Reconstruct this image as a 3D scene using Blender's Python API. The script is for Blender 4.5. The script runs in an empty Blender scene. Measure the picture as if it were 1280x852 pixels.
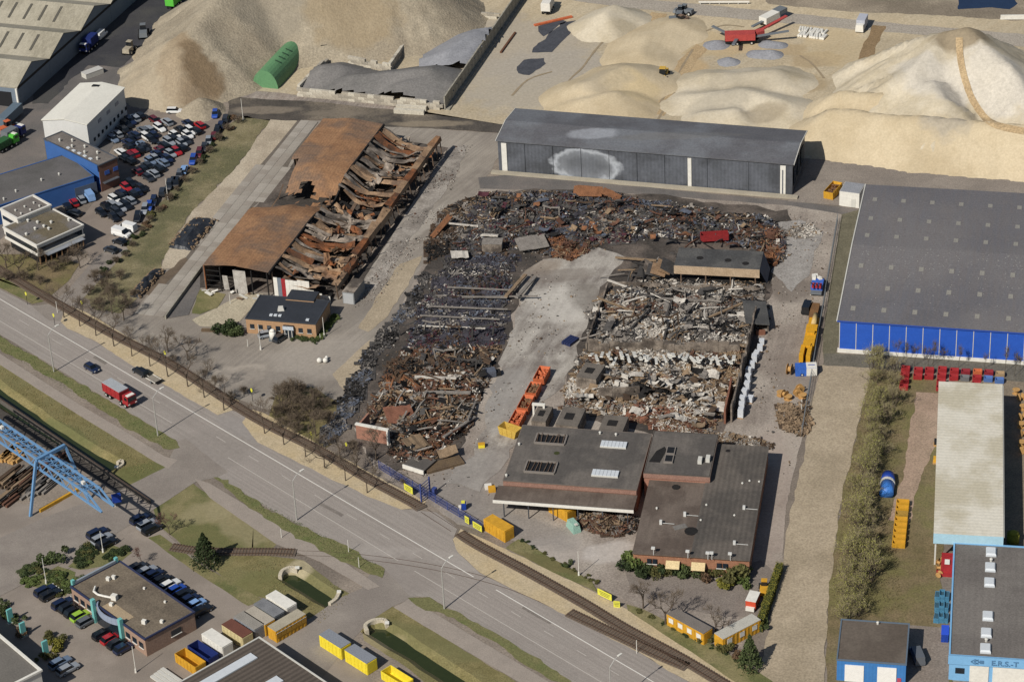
import bpy, bmesh, math, random
from mathutils import Vector, Matrix, noise
rnd = random.Random(7)
S = bpy.context.scene
COL = S.collection
# ---------------------------------------------------------------- camera
FPX, PITCH, ROLL, CAMH = 3225.22, math.radians(30.6425), math.radians(-3.0818), 286.77
_cp, _sp, _c, _s = math.cos(PITCH), math.sin(PITCH), math.cos(ROLL), math.sin(ROLL)
_R = Vector((_c, _s*_sp, _s*_cp)); _U = Vector((-_s, _c*_sp, _c*_cp)); _F = Vector((0, _cp, -_sp))
cam_d = bpy.data.cameras.new('camera'); cam = bpy.data.objects.new('camera', cam_d); COL.objects.link(cam)
_M = Matrix((_R, _U, -_F)).transposed().to_4x4(); _M.translation = (0, 0, CAMH)
cam.matrix_world = _M
cam_d.sensor_width = 36; cam_d.lens = FPX/1280*36; cam_d.clip_start = 1; cam_d.clip_end = 20000
S.camera = cam
S.render.resolution_x, S.render.resolution_y = 1024, 681
# ---------------------------------------------------------------- light
SUN_EL, SHADOW_AZ = math.radians(41), math.radians(50.5)      # shadows run towards SHADOW_AZ
W = bpy.data.worlds.new('World'); S.world = W; W.use_nodes = True
nt = W.node_tree; bg = nt.nodes['Background']
sky = nt.nodes.new('ShaderNodeTexSky'); sky.sky_type = 'NISHITA'; sky.sun_disc = False
sun_az = SHADOW_AZ + math.pi                                   # direction towards the sun
sky.sun_elevation = SUN_EL; sky.sun_rotation = math.pi/2 - sun_az
nt.links.new(sky.outputs[0], bg.inputs[0]); bg.inputs[1].default_value = 0.058
sun_d = bpy.data.lights.new('sun', 'SUN'); sun_d.energy = 4.7; sun_d.angle = math.radians(0.5); sun_d.color = (1, .95, .87)
sun = bpy.data.objects.new('sun', sun_d); COL.objects.link(sun)
_d = Vector((math.cos(SHADOW_AZ)*math.cos(SUN_EL), math.sin(SHADOW_AZ)*math.cos(SUN_EL), -math.sin(SUN_EL)))
sun.rotation_euler = _d.to_track_quat('-Z', 'Y').to_euler(); sun.location = (-150, 300, 300)
S.view_settings.view_transform = 'Standard'; S.view_settings.look = 'None'
S.view_settings.exposure = 0.0; S.view_settings.gamma = 1
# ---------------------------------------------------------------- helpers
def P(x, y, z=0.0):
    """ground (or level z) point of the place that the photograph shows at x, y"""
    d = _R*((x-640)/FPX) + _U*((426-y)/FPX) + _F
    t = (z-CAMH)/d.z
    return Vector((d.x*t, d.y*t, z))
def P2(x, y, z=0.0): return P(x, y, z).xy
def srgb(h):
    if isinstance(h, str):
        h = h.lstrip('#'); h = tuple(int(h[i:i+2], 16)/255 for i in (0, 2, 4))
        return tuple(c/12.92 if c <= .04045 else ((c+.055)/1.055)**2.4 for c in h)
    return tuple(h)
_mats = {}
def N(nt, t, **kw):
    n = nt.nodes.new(t)
    for k, v in kw.items(): setattr(n, k, v)
    return n
def mat(name, c, c2=None, rough=.85, scale=.5, amt=.5, metal=0.0, bump=0.0, fine=6.0, c3=None, scale3=.08, streak=None,
        stripe=None, spec=.3, world=False, coat=0, fine_amt=.35, bump_scale=None):
    """procedural surface: base colour c, blotches of c2, wide stains of c3, fine grain, optional streaks / ribs"""
    if name in _mats: return _mats[name]
    m = bpy.data.materials.new(name); m.use_nodes = True; nt = m.node_tree; b = nt.nodes['Principled BSDF']
    c = srgb(c); c2 = srgb(c2) if c2 else tuple(x*.7 for x in c)
    b.inputs['Roughness'].default_value = rough; b.inputs['Metallic'].default_value = metal
    b.inputs['Specular IOR Level'].default_value = spec
    if coat: b.inputs['Coat Weight'].default_value = coat; b.inputs['Coat Roughness'].default_value = .08
    L = nt.links.new
    if world: co = N(nt, 'ShaderNodeNewGeometry').outputs['Position']
    else: co = N(nt, 'ShaderNodeTexCoord').outputs['Object']
    def nz(sc, det, vec=co, lo=.35, hi=.65, r=.6):
        n = N(nt, 'ShaderNodeTexNoise'); n.inputs['Scale'].default_value = sc; n.inputs['Detail'].default_value = det
        n.inputs['Roughness'].default_value = r; L(vec, n.inputs['Vector'])
        mr = N(nt, 'ShaderNodeMapRange'); mr.inputs[1].default_value = lo; mr.inputs[2].default_value = hi
        L(n.outputs['Fac'], mr.inputs[0]); return mr.outputs[0], n.outputs['Fac']
    def mix(fac, A, B, k=1.0, mode='MIX'):
        x = N(nt, 'ShaderNodeMix', data_type='RGBA', blend_type=mode)
        if isinstance(fac, float): x.inputs[0].default_value = fac
        else:
            mu = N(nt, 'ShaderNodeMath', operation='MULTIPLY'); L(fac, mu.inputs[0]); mu.inputs[1].default_value = k
            L(mu.outputs[0], x.inputs[0])
        for i, v in ((6, A), (7, B)):
            if isinstance(v, tuple): x.inputs[i].default_value = (*v[:3], 1)
            else: L(v, x.inputs[i])
        return x.outputs[2]
    f1, raw1 = nz(scale, 6)
    col = mix(f1, c, c2, amt)
    if c3:
        f3, _ = nz(scale3, 5, lo=.45, hi=.6); col = mix(f3, col, srgb(c3), .85)
    if streak:            # (angle, along, across, strength, colour)
        mp = N(nt, 'ShaderNodeMapping'); mp.vector_type = 'TEXTURE'; mp.inputs['Rotation'].default_value = (0, 0, streak[0])
        mp.inputs['Scale'].default_value = (streak[1], streak[2], 1); L(co, mp.inputs[0])
        fs, _ = nz(1.0, 4, mp.outputs[0], .4, .68); col = mix(fs, col, srgb(streak[4]), streak[3])
    f2, raw2 = nz(fine, 4, lo=.3, hi=.7)
    gr = mix(f2, (1-fine_amt,)*3, (1+fine_amt*.6,)*3)
    col = mix(1.0, col, gr, mode='MULTIPLY')
    hgt = raw2
    if stripe:            # (angle, period, strength): ribs of profiled sheet
        mp = N(nt, 'ShaderNodeMapping'); mp.inputs['Rotation'].default_value = (0, 0, stripe[0]); L(co, mp.inputs[0])
        w = N(nt, 'ShaderNodeTexWave'); w.inputs['Scale'].default_value = 1/(stripe[1]*1.0)*.314; w.inputs['Distortion'].default_value = .2
        L(mp.outputs[0], w.inputs['Vector']); col = mix(w.outputs['Fac'], col, mix(1.0, col, (1-stripe[2],)*3, mode='MULTIPLY'))
    L(col, b.inputs['Base Color'])
    if bump:
        bp = N(nt, 'ShaderNodeBump'); bp.inputs['Strength'].default_value = min(1, bump); bp.inputs['Distance'].default_value = bump
        if bump_scale: hgt = nz(bump_scale, 5)[1]
        L(hgt, bp.inputs['Height']); L(bp.outputs[0], b.inputs['Normal'])
    _mats[name] = m; return m
def patches(m, lst):
    """soft-edged areas of another colour in the stuff itself: (x, y, z seen at; half sizes in m; turn; colour; strength)"""
    nt = m.node_tree; L = nt.links.new; b = nt.nodes['Principled BSDF']
    geo = N(nt, 'ShaderNodeNewGeometry').outputs['Position']
    nz = N(nt, 'ShaderNodeTexNoise'); nz.inputs['Scale'].default_value = .22; nz.inputs['Detail'].default_value = 5; L(geo, nz.inputs['Vector'])
    fz = N(nt, 'ShaderNodeTexNoise'); fz.inputs['Scale'].default_value = 1.1; fz.inputs['Detail'].default_value = 7; fz.inputs['Roughness'].default_value = .75; L(geo, fz.inputs['Vector'])
    fr_ = N(nt, 'ShaderNodeMapRange'); fr_.inputs[1].default_value = .3; fr_.inputs[2].default_value = .7; fr_.inputs[3].default_value = .72; fr_.inputs[4].default_value = 1.12; L(fz.outputs['Fac'], fr_.inputs[0])
    for px, py, z, rx, ry, ang, col, k in lst:
        p = P(px, py, z); src = b.inputs['Base Color'].links[0].from_socket
        mp = N(nt, 'ShaderNodeMapping'); mp.vector_type = 'TEXTURE'; mp.inputs['Location'].default_value = (p.x, p.y, 0); mp.inputs['Rotation'].default_value = (0, 0, ang); mp.inputs['Scale'].default_value = (rx, ry, 1e4); L(geo, mp.inputs[0])
        ln = N(nt, 'ShaderNodeVectorMath', operation='LENGTH'); L(mp.outputs[0], ln.inputs[0])
        ad = N(nt, 'ShaderNodeMath', operation='MULTIPLY_ADD'); L(nz.outputs['Fac'], ad.inputs[0]); ad.inputs[1].default_value = .9; L(ln.outputs['Value'], ad.inputs[2])
        mr = N(nt, 'ShaderNodeMapRange'); mr.inputs[1].default_value = 1.5; mr.inputs[2].default_value = 1.2; mr.inputs[3].default_value = 0; mr.inputs[4].default_value = k; L(ad.outputs[0], mr.inputs[0])
        x = N(nt, 'ShaderNodeMix', data_type='RGBA'); L(mr.outputs[0], x.inputs[0]); L(src, x.inputs[6]); 
        g_ = N(nt, 'ShaderNodeMix', data_type='RGBA', blend_type='MULTIPLY'); g_.inputs[0].default_value = 1; g_.inputs[6].default_value = (*srgb(col), 1); L(fr_.outputs[0], g_.inputs[7]); L(g_.outputs[2], x.inputs[7]); L(x.outputs[2], b.inputs['Base Color'])
    return m
def plain(name, c, rough=.6, metal=0.0, spec=.4, coat=0, amt=.25, scale=1.5): return mat(name, c, None, rough, scale, amt, metal, fine_amt=.12, spec=spec, coat=coat)
class MB:
    def __init__(s): s.v = []; s.f = []; s.m = []
    def add(s, vs, fs, m=0):
        o = len(s.v); s.v += [tuple(v) for v in vs]; s.f += [tuple(i+o for i in f) for f in fs]; s.m += [m]*len(fs); return s
    def box(s, c, d, rz=0, m=0, top=1.0, M=None):
        x, y, z = d[0]/2, d[1]/2, d[2]/2
        vs = [Vector((a*x*(top if k > 0 else 1), b*y*(top if k > 0 else 1), k*z)) for k in (-1, 1) for a, b in ((-1,-1),(1,-1),(1,1),(-1,1))]
        R = M if M else Matrix.Rotation(rz, 3, 'Z')
        return s.add([R @ v + Vector(c) for v in vs], [(3,2,1,0),(4,5,6,7),(0,1,5,4),(1,2,6,5),(2,3,7,6),(3,0,4,7)], m)
    def prism(s, pts, z0, z1, m=0, mt=None):
        n = len(pts)
        A = sum(pts[i][0]*pts[(i+1)%n][1]-pts[(i+1)%n][0]*pts[i][1] for i in range(n))
        if A < 0: pts = pts[::-1]
        vs = [(p[0], p[1], z0) for p in pts] + [(p[0], p[1], z1) for p in pts]
        s.add(vs, [tuple(range(n-1, -1, -1))] + [(i, (i+1)%n, n+(i+1)%n, n+i) for i in range(n)], m)
        s.add(vs[n:], [tuple(range(n))], m if mt is None else mt); return s
    def cyl(s, a, b, r0, r1=None, n=8, m=0, cap=True):
        a, b = Vector(a), Vector(b); r1 = r0 if r1 is None else r1
        d = b-a
        if d.length < 1e-6: return s
        q = d.to_track_quat('Z', 'Y').to_matrix()
        vs = [a + q @ Vector((r0*math.cos(t), r0*math.sin(t), 0)) for t in (2*math.pi*i/n for i in range(n))]
        vs += [b + q @ Vector((r1*math.cos(t), r1*math.sin(t), 0)) for t in (2*math.pi*i/n for i in range(n))]
        fs = [(i, (i+1)%n, n+(i+1)%n, n+i) for i in range(n)]
        if cap: fs += [tuple(range(n-1, -1, -1)), tuple(range(n, 2*n))]
        return s.add(vs, fs, m)
    def beam(s, a, b, w, h, m=0):
        a, b = Vector(a), Vector(b); d = b-a
        if d.length < 1e-6: return s
        x = d.normalized(); up = Vector((0, 0, 1)) if abs(x.z) < .95 else Vector((1, 0, 0))
        y = up.cross(x).normalized(); z = x.cross(y)
        vs = [p + y*(w/2*i) + z*(h/2*j) for p in (a, b) for i, j in ((-1,-1),(1,-1),(1,1),(-1,1))]
        return s.add(vs, [(0,1,2,3),(7,6,5,4),(0,4,5,1),(1,5,6,2),(2,6,7,3),(3,7,4,0)], m)
    def quad(s, a, b, c, d, m=0): return s.add([a, b, c, d], [(0,1,2,3)], m)
    def mesh(s, name, mats, smooth=False):
        me = bpy.data.meshes.new(name); me.from_pydata(s.v, [], s.f)
        for mm in (mats if isinstance(mats, (list, tuple)) else [mats]): me.materials.append(mm)
        if max(s.m, default=0) > 0: me.polygons.foreach_set('material_index', s.m)
        if smooth: me.polygons.foreach_set('use_smooth', [True]*len(s.f))
        me.update(); return me
    def build(s, name, mats, parent=None, smooth=False):
        return link(name, s.mesh(name, mats, smooth), parent)
def link(name, me, parent=None):
    o = bpy.data.objects.new(name, me); COL.objects.link(o)
    if parent: o.parent = parent
    return o
def tag(o, label=None, cat=None, group=None, kind=None):
    if label: o['label'] = label
    if cat: o['category'] = cat
    if group: o['group'] = group
    if kind: o['kind'] = kind
    return o
def thing(name, label, cat, loc=(0,0,0), rz=0, group=None):
    o = bpy.data.objects.new(name, None); COL.objects.link(o); o.empty_display_size = .5
    o.location = (loc[0], loc[1], loc[2] if len(loc) > 2 else 0); o.rotation_euler = (0, 0, rz)
    return tag(o, label, cat, group)
def copy_tree(o, parent=None):
    c = o.copy(); COL.objects.link(c); c.parent = parent
    if parent: c.matrix_parent_inverse = o.matrix_parent_inverse
    for ch in list(o.children): copy_tree(ch, c)
    return c
def fr(a, b, z=0.0):
    """a frame on the ground below two points seen at a and b at height z: origin, heading, length"""
    A, B = P2(*a, z), P2(*b, z); d = B-A
    return (A.x, A.y, 0), math.atan2(d.y, d.x), d.length
def dep(a, c, rz, z=0.0):
    """how far c lies beyond a, across heading rz"""
    d = P2(*c, z)-P2(*a, z); return abs(d.x*-math.sin(rz)+d.y*math.cos(rz))
def loc_in(rz, o, x, y, z=0.0):
    """a place seen at x, y (height z) in the frame of a building"""
    d = P2(x, y, z)-Vector((o[0], o[1])); c, s = math.cos(rz), math.sin(rz)
    return (d.x*c+d.y*s, -d.x*s+d.y*c)
LV = .012
def fract(pts, step, jit, seed=0):
    out = []; n = len(pts)
    for i in range(n):
        a, b = pts[i], pts[(i+1)%n]; d = b-a; k = max(1, int(d.length/step)); nrm = Vector((-d.y, d.x)).normalized()
        for j in range(k):
            p = a+d*(j/k); o = noise.fractal(Vector((p.x*.22, p.y*.22, seed)), 1, 2, 4)*jit if j else noise.noise(Vector((p.x*.3, p.y*.3, seed)))*jit*.5
            out.append(p+nrm*o)
    return out
def zone(name, px, m, lv, jit=.0, step=1.5, kind='structure', label=None, cat=None, world=False, parent=None):
    pts = [Vector(p) for p in px] if world else [P2(*p) for p in px]
    if jit: pts = fract(pts, step, jit, lv)
    n = len(pts); A = sum(pts[i].x*pts[(i+1)%n].y-pts[(i+1)%n].x*pts[i].y for i in range(n))
    if A < 0: pts = pts[::-1]
    b = MB(); b.add([(p.x, p.y, lv*LV) for p in pts], [tuple(range(n))])
    o = b.build(name, m, parent); tag(o, label, cat, None, kind); return o
def strip(px, w, off=0.0, world=False):
    """left and right outline of a band of width w along a line"""
    pts = [Vector(p) for p in px] if world else [P2(*p) for p in px]
    L_, R_ = [], []
    for i, p in enumerate(pts):
        t = (pts[min(i+1, len(pts)-1)]-pts[max(i-1, 0)]).normalized(); n = Vector((-t.y, t.x))
        L_.append(p+n*(off+w/2)); R_.append(p+n*(off-w/2))
    return L_, R_
def resample(pts, step):
    out = [pts[0].copy()]; acc = 0
    for a, b in zip(pts, pts[1:]):
        L_ = (b-a).length; t = step-acc
        while t <= L_: out.append(a+(b-a)*(t/L_)); t += step
        acc = L_-(t-step)
    return out
def smooth_line(px, n=6):
    pts = [P2(*p) for p in px]; out = []
    for i in range(len(pts)-1):
        p0, p1, p2, p3 = pts[max(i-1,0)], pts[i], pts[i+1], pts[min(i+2,len(pts)-1)]
        for k in range(n):
            t = k/n; out.append(.5*((2*p1)+(p2-p0)*t+(2*p0-5*p1+4*p2-p3)*t*t+(3*p1-p0-3*p2+p3)*t**3))
    out.append(pts[-1]); return out
def inside(p, poly):
    c = False; n = len(poly)
    for i in range(n):
        a, b = poly[i], poly[i-1]
        if (a[1] > p[1]) != (b[1] > p[1]) and p[0] < (b[0]-a[0])*(p[1]-a[1])/(b[1]-a[1])+a[0]: c = not c
    return c
def scatter(poly, n, rg):
    xs = [p[0] for p in poly]; ys = [p[1] for p in poly]; out = []
    while len(out) < n:
        p = (rg.uniform(min(xs), max(xs)), rg.uniform(min(ys), max(ys)))
        if inside(p, poly): out.append(p)
    return out
# ================================================================ GROUND
ROAD_AZ = math.radians(-47.8)
g_dirt = mat('dirt', '#8d8276', '#776d63', .95, .12, .7, c3='#6f665d', scale3=.03, world=True, bump=.15, fine=2.5, bump_scale=1.2)
g_yard = mat('yard_dirt', '#968c83', '#827368', .95, .15, .8, c3='#6d6661', scale3=.05, world=True, bump=.1, fine=2.2, streak=(1.2, 14, 1.0, .45, '#aaa096'))
g_pink = mat('brick_dust_yard', '#8f857b', '#756b63', .95, .14, .9, c3='#a39a8f', scale3=.045, world=True, bump=.1, fine=2.5, streak=(1.3, 18, 1.6, .4, '#a69b90'))
g_asph = mat('asphalt', '#968f88', '#8b837c', .9, .2, .6, world=True, fine=5, fine_amt=.2, bump=.04, streak=(ROAD_AZ, 60, .55, .5, '#7b746e'), c3='#958d86', scale3=.04)
g_asph2 = mat('asphalt_side_road', '#857d75', '#7a726b', .9, .15, .8, world=True, fine=5, fine_amt=.22, bump=.04, c3='#8f877e', scale3=.06)
g_asphd = mat('asphalt_dark', '#6a6663', '#5b5856', .9, .15, .8, world=True, fine=4, fine_amt=.3, bump=.05, c3='#78706a', scale3=.05)
g_path = mat('cycle_path_asphalt', '#968c82', '#8a8178', .9, .3, .6, world=True, fine=5, fine_amt=.2)
g_sand = mat('sandy_verge', '#b7a78b', '#a5967a', .95, .5, .7, world=True, fine=3, fine_amt=.25, bump=.12, c3='#b2a07f', scale3=.1)
g_lane = mat('sand_lane', '#a99b85', '#9a8c77', .95, .35, .7, world=True, fine=2.5, fine_amt=.3, bump=.12, c3='#948772', scale3=.07)
g_sandyard = mat('sand_yard', '#b2a68f', '#a2957d', .95, .1, .8, world=True, fine=1.5, fine_amt=.25, bump=.2, c3='#bdae92', scale3=.03, streak=(.9, 30, 2.0, .4, '#a08f73'), bump_scale=.6)
g_grass = mat('verge_grass', '#5f653c', '#78724f', .95, .25, .9, world=True, fine=4, fine_amt=.4, bump=.2, c3='#6d6b47', scale3=.14)
g_grassb = mat('dry_bank_grass', '#847a54', '#655f3a', .95, .3, .9, world=True, fine=3.5, fine_amt=.4, bump=.2, c3='#746f4b', scale3=.12)
g_lawn = mat('lawn', '#5f623c', '#716b46', .95, .2, .8, world=True, fine=4, fine_amt=.35, bump=.2, c3='#837a58', scale3=.1)
g_brush = mat('brush_ground', '#7a6b50', '#655c40', .95, .25, .9, world=True, fine=3, fine_amt=.4, bump=.2, c3='#6d6840', scale3=.1)
g_pave = mat('brick_paving', '#8f857b', '#847a70', .9, .2, .6, world=True, fine=5, fine_amt=.18, c3='#7d746b', scale3=.05)
g_lot = mat('car_park_paving', '#857a70', '#7b7168', .9, .2, .6, world=True, fine=5, fine_amt=.18, c3='#746a62', scale3=.05)
g_conc = mat('concrete_roadway', '#a19b92', '#857e76', .9, .18, .9, world=True, fine=3, fine_amt=.25, c3='#6f6761', scale3=.09, streak=(1.2, 9, 1.8, .45, '#bdb8af'), bump=.05)
g_soot = mat('sooty_ground', '#4c4641', '#37332f', .95, .2, .9, world=True, fine=2, fine_amt=.4, c3='#6a6058', scale3=.08, bump=.15)
g_water = mat('ditch_water', '#30371b', '#262d15', .12, .1, .5, world=True, fine=1, fine_amt=.1, spec=.5)
g_white = plain('road_paint', '#d2cec6', .7)
def ring(loop): return [P2(*p) for p in loop]
DITCH = [[(-60,440),(0,484),(60,528),(120,566),(147,579),(138,585),(100,566),(40,530),(0,503),(-60,462)],
         [(355,719),(361,715),(367,715),(395,732),(420,749),(412,754),(385,737)],
         [(461,786),(469,782),(480,783),(530,815),(582,849),(640,888),(618,890),(560,848),(505,812)]]
def grow(pts, d):
    n = len(pts); A = sum(pts[i].x*pts[(i+1)%n].y-pts[(i+1)%n].x*pts[i].y for i in range(n)); sg = 1 if A > 0 else -1; out = []
    for i in range(n):
        t = (pts[(i+1)%n]-pts[i-1]).normalized(); out.append(pts[i]+Vector((t.y, -t.x))*d*sg)
    return out
DW = [fract(ring(d), 2.5, .35, 3) for d in DITCH]
DB = [grow(d, 1.7) for d in DW]
def fill_holes(name, outer, holes, z, m, kind='structure'):
    bm = bmesh.new(); es = []
    for lp in [outer]+holes:
        vs = [bm.verts.new((p.x, p.y, z)) for p in lp]
        es += [bm.edges.new((vs[i], vs[(i+1)%len(vs)])) for i in range(len(vs))]
    bmesh.ops.triangle_fill(bm, use_beauty=True, use_dissolve=False, edges=es)
    for f in bm.faces:
        if f.normal.z < 0: f.normal_flip()
    me = bpy.data.meshes.new(name); bm.to_mesh(me); bm.free(); me.materials.append(m)
    return tag(link(name, me), kind=kind)
fill_holes('ground', [Vector(p) for p in ((-5000,-3000),(5000,-3000),(5000,9000),(-5000,9000))], DB, 0, g_dirt)
for i, (w, bk) in enumerate(zip(DW, DB)):
    n = len(w); b = MB()
    b.add([(p.x, p.y, 3.5*LV) for p in bk]+[(p.x, p.y, -1.05) for p in w], [(k, (k+1)%n, n+(k+1)%n, n+k) for k in range(n)]); b.build('ditch_bank', g_grassb)['kind'] = 'structure'
    wv = [Vector((p.x, p.y)) for p in grow(w, .35)]
    b = MB(); b.add([(p.x, p.y, -.85) for p in wv], [tuple(range(n))]); b.build('ditch_water', g_water)['kind'] = 'structure'
def zoneh(name, px, m, lv, holes, jit=.4):
    return fill_holes(name, fract(ring(px), 2.0, jit, lv), holes, lv*LV, m)
# bottom-left grounds
zone('industrial_paving', [(-90,560),(0,620),(60,640),(110,600),(160,640),(200,690),(330,770),(390,775),(440,800),(470,860),(460,900),(-90,900),(-90,640)], g_pave, 1)
zone('car_park_paving', [(20,745),(110,690),(150,640),(190,650),(250,705),(330,762),(300,800),(180,870),(60,900),(-60,800)], g_pave, 2, .2)
zoneh('grass_bank', [(-90,385),(0,448),(100,507),(190,566),(207,584),(150,612),(60,560),(0,520),(-90,460)], g_grassb, 2, [DB[0]])
zone('grass_bank', [(190,628),(240,603),(262,620),(345,680),(335,692),(310,745),(330,757),(250,700),(195,652)], g_lawn, 2, .3)
zoneh('grass_bank', [(310,742),(240,688),(330,694),(380,700),(425,735),(445,745),(430,768),(400,783),(385,772),(345,752)], g_grassb, 3, [DB[1]])
zoneh('grass_bank', [(450,775),(490,757),(560,800),(640,848),(720,900),(600,900),(540,858),(495,825),(455,800)], g_grassb, 2, [DB[2]])
zone('grass_strip', [(105,690),(130,678),(165,690),(150,703),(100,712),(85,708)], g_grass, 4, .3)
zone('grass_strip', [(12,718),(50,700),(95,715),(90,732),(82,745),(50,735),(20,728)], g_grass, 4, .3)
zone('grass_strip', [(185,672),(200,668),(250,705),(330,750),(310,757),(240,712)], g_lawn, 5, .2)
# main road with its shoulder
road_up = [(-120,290),(-60,325),(0,362),(40,382),(62,382),(78,398),(84,410),(120,427),(160,453),(225,491),(272,518),(287,512),(312,520),(320,551),(395,588),(460,620),(502,636),(545,640),(572,660),(566,675),(574,692),(600,716),(640,736),(707,768),(800,816),(845,843),(930,890),(1000,930)]
road_dn = [(900,960),(800,900),(707,848),(640,805),(537,746),(512,745),(482,712),(340,638),(269,594),(222,552),(52,449),(0,418),(-120,345)]
zone('main_road', road_up+road_dn, g_asph, 5, .12)
zone('side_road', [(222,552),(232,548),(285,590),(269,597),(245,602),(190,638),(165,655),(90,698),(0,745),(-90,800),(-90,722),(0,672),(60,645),(150,612),(207,584)], g_asph2, 6, .1)
zone('access_road', [(470,704),(520,735),(520,745),(490,758),(462,776),(440,800),(400,850),(330,900),(215,880),(330,805),(385,774),(425,747),(452,735)], g_asph2, 4, .15)
zone('cycle_path', [(-120,365),(0,442),(100,506),(150,535),(205,570),(222,575),(210,586),(195,578),(100,520),(0,456),(-120,378)], g_path, 7, .08)
zone('cycle_path', [(243,598),(262,604),(330,645),(352,655),(420,695),(475,733),(460,737),(400,702),(345,680),(262,622)], g_path, 7, .08)
zone('cycle_path', [(512,748),(640,824),(720,872),(780,910),(740,910),(640,847),(560,800),(492,759)], g_path, 7, .08)
gv = [[(0,420),(52,451),(120,491),(222,553),(225,560),(205,560),(150,530),(90,487),(0,437),(-120,364),(-120,347)],
      [(267,596),(285,600),(340,640),(410,672),(482,711),(478,722),(455,715),(400,688),(345,655),(300,625)],
      [(510,746),(537,746),(640,804),(707,846),(720,860),(690,850),(640,818),(560,770),(520,757)]]
for q in gv: zone('grass_verge', q, g_grass, 8, .9, 1.1)
# side road to the white flat office and its car park
zone('side_road', [(40,383),(62,380),(82,366),(120,322),(150,300),(160,312),(130,345),(105,372),(84,388),(78,402),(60,400)], g_asph2, 7, .1)
zone('car_park_paving', [(95,280),(120,250),(150,200),(185,140),(290,145),(300,150),(250,200),(190,260),(150,310),(120,330),(98,300)], g_lot, 2, .2)
zone('yard_asphalt', [(-120,330),(-120,60),(40,110),(130,0),(230,-60),(300,-60),(250,40),(180,115),(185,140),(150,170),(110,230),(60,250),(0,300)], g_asphd, 1, .3)
zone('grass_strip', [(-60,330),(0,345),(30,355),(62,375),(40,380),(0,360),(-60,325)], g_lawn, 6, .3)
zone('grass_strip', [(0,318),(60,318),(100,330),(85,352),(60,372),(20,355),(-40,330)], g_brush, 5, .3)
zone('grass_strip', [(300,146),(338,150),(300,205),(235,270),(203,325),(196,348),(150,392),(115,385),(105,372),(125,340),(165,300),(215,235),(262,180)], mat('rough_grass', '#726a4e', '#8a8064', .95, .2, .9, world=True, fine=3, fine_amt=.4, bump=.2, c3='#5c5b40', scale3=.08), 6, 1.2)
zone('sand_strip', [(338,150),(375,152),(330,215),(290,260),(262,300),(232,335),(200,338),(206,320),(238,268),(300,205)], mat('beige_hardcore', '#aa9d89', '#978b79', .95, .2, .8, world=True, fine=2.5, fine_amt=.3, c3='#b5a995', scale3=.08), 7, .5)
# yard round the burnt warehouse and the small black-roofed office
zone('warehouse_yard', [(110,388),(165,395),(205,340),(290,260),(380,150),(640,168),(600,235),(545,330),(480,410),(455,470),(420,505),(340,515),(299,500),(227,459),(140,412)], mat('yard_asphalt', '#8b8379', '#7b736a', .9, .15, .8, world=True, fine=4, fine_amt=.22, c3='#9b9388', scale3=.05, streak=(1.0, 20, .7, .5, '#736c65')), 3, .5)
zone('sooty_lane', [(285,122),(400,128),(520,141),(645,158),(640,168),(560,162),(470,158),(400,150),(340,152),(285,144)], mat('soot_lane', '#565049', '#413d39', .95, .2, .9, world=True, fine=2, c3='#7d7365', scale3=.06), 6, .6)
zone('sand_strip', [(285,112),(345,116),(520,136),(560,150),(640,158),(560,150),(520,141),(400,128),(285,124)], g_yard, 5, .5)
zone('ash_strip', [(555,185),(585,182),(572,215),(540,260),(520,290),(470,360),(455,352),(490,300),(520,255)], mat('pale_ash', '#a29b92', '#847d75', .95, .3, .9, world=True, fine=2.5, c3='#726b64', scale3=.12), 6, .8)
zone('dry_verge', [(528,320),(500,330),(478,362),(448,410),(460,415),(485,395),(512,352)], g_lane, 6, .5)
zone('dry_verge', [(462,425),(445,440),(415,468),(430,490),(450,470),(470,440)], g_lane, 6, .5)
# sandy verges with the railway
zone('sandy_verge', [(76,402),(84,381),(110,392),(227,460),(299,501),(290,513),(272,519),(225,492),(160,454),(120,427),(84,411)], g_sand, 9, .3)
zone('sandy_verge', [(303,528),(316,512),(329,516),(399,556),(470,595),(533,627),(522,635),(502,637),(460,621),(395,589),(322,553)], g_sand, 9, .3)
zone('sandy_verge', [(566,674),(576,661),(632,686),(690,715),(747,742),(785,762),(830,792),(882,826),(940,860),(960,890),(930,890),(845,843),(800,816),(740,786),(707,768),(640,736),(600,716),(574,692)], g_sand, 9, .3)
zone('grass_bank', [(632,685),(648,674),(700,703),(740,727),(748,741),(690,715)], g_lawn, 10, .2)
zone('grass_bank', [(783,755),(805,762),(880,800),(945,838),(1000,875),(960,880),(882,827),(830,793),(785,763)], g_lawn, 10, .2)
# the fire site
zone('site_yard', [(530,625),(470,590),(440,530),(470,440),(530,330),(600,236),(760,238),(985,255),(1052,268),(1048,300),(1030,400),(1010,520),(985,620),(975,720),(950,770),(930,812),(880,800),(800,760),(740,728),(640,675),(572,655)], g_pink, 4, .4)
zone('concrete_roadway', [(960,280),(1000,275),(1030,290),(1012,340),(990,365),(965,340),(975,310)], mat('pale_wet_concrete', '#9c9893', '#85807b', .9, .3, .9, world=True, fine=2.5), 7, .9)
zone('front_drive', [(780,705),(840,712),(900,725),(950,700),(975,720),(950,770),(900,770),(850,760),(790,740)], mat('drive_asphalt', '#80776f', '#746b64', .9, .2, .8, world=True, fine=4), 6, .5)
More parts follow.
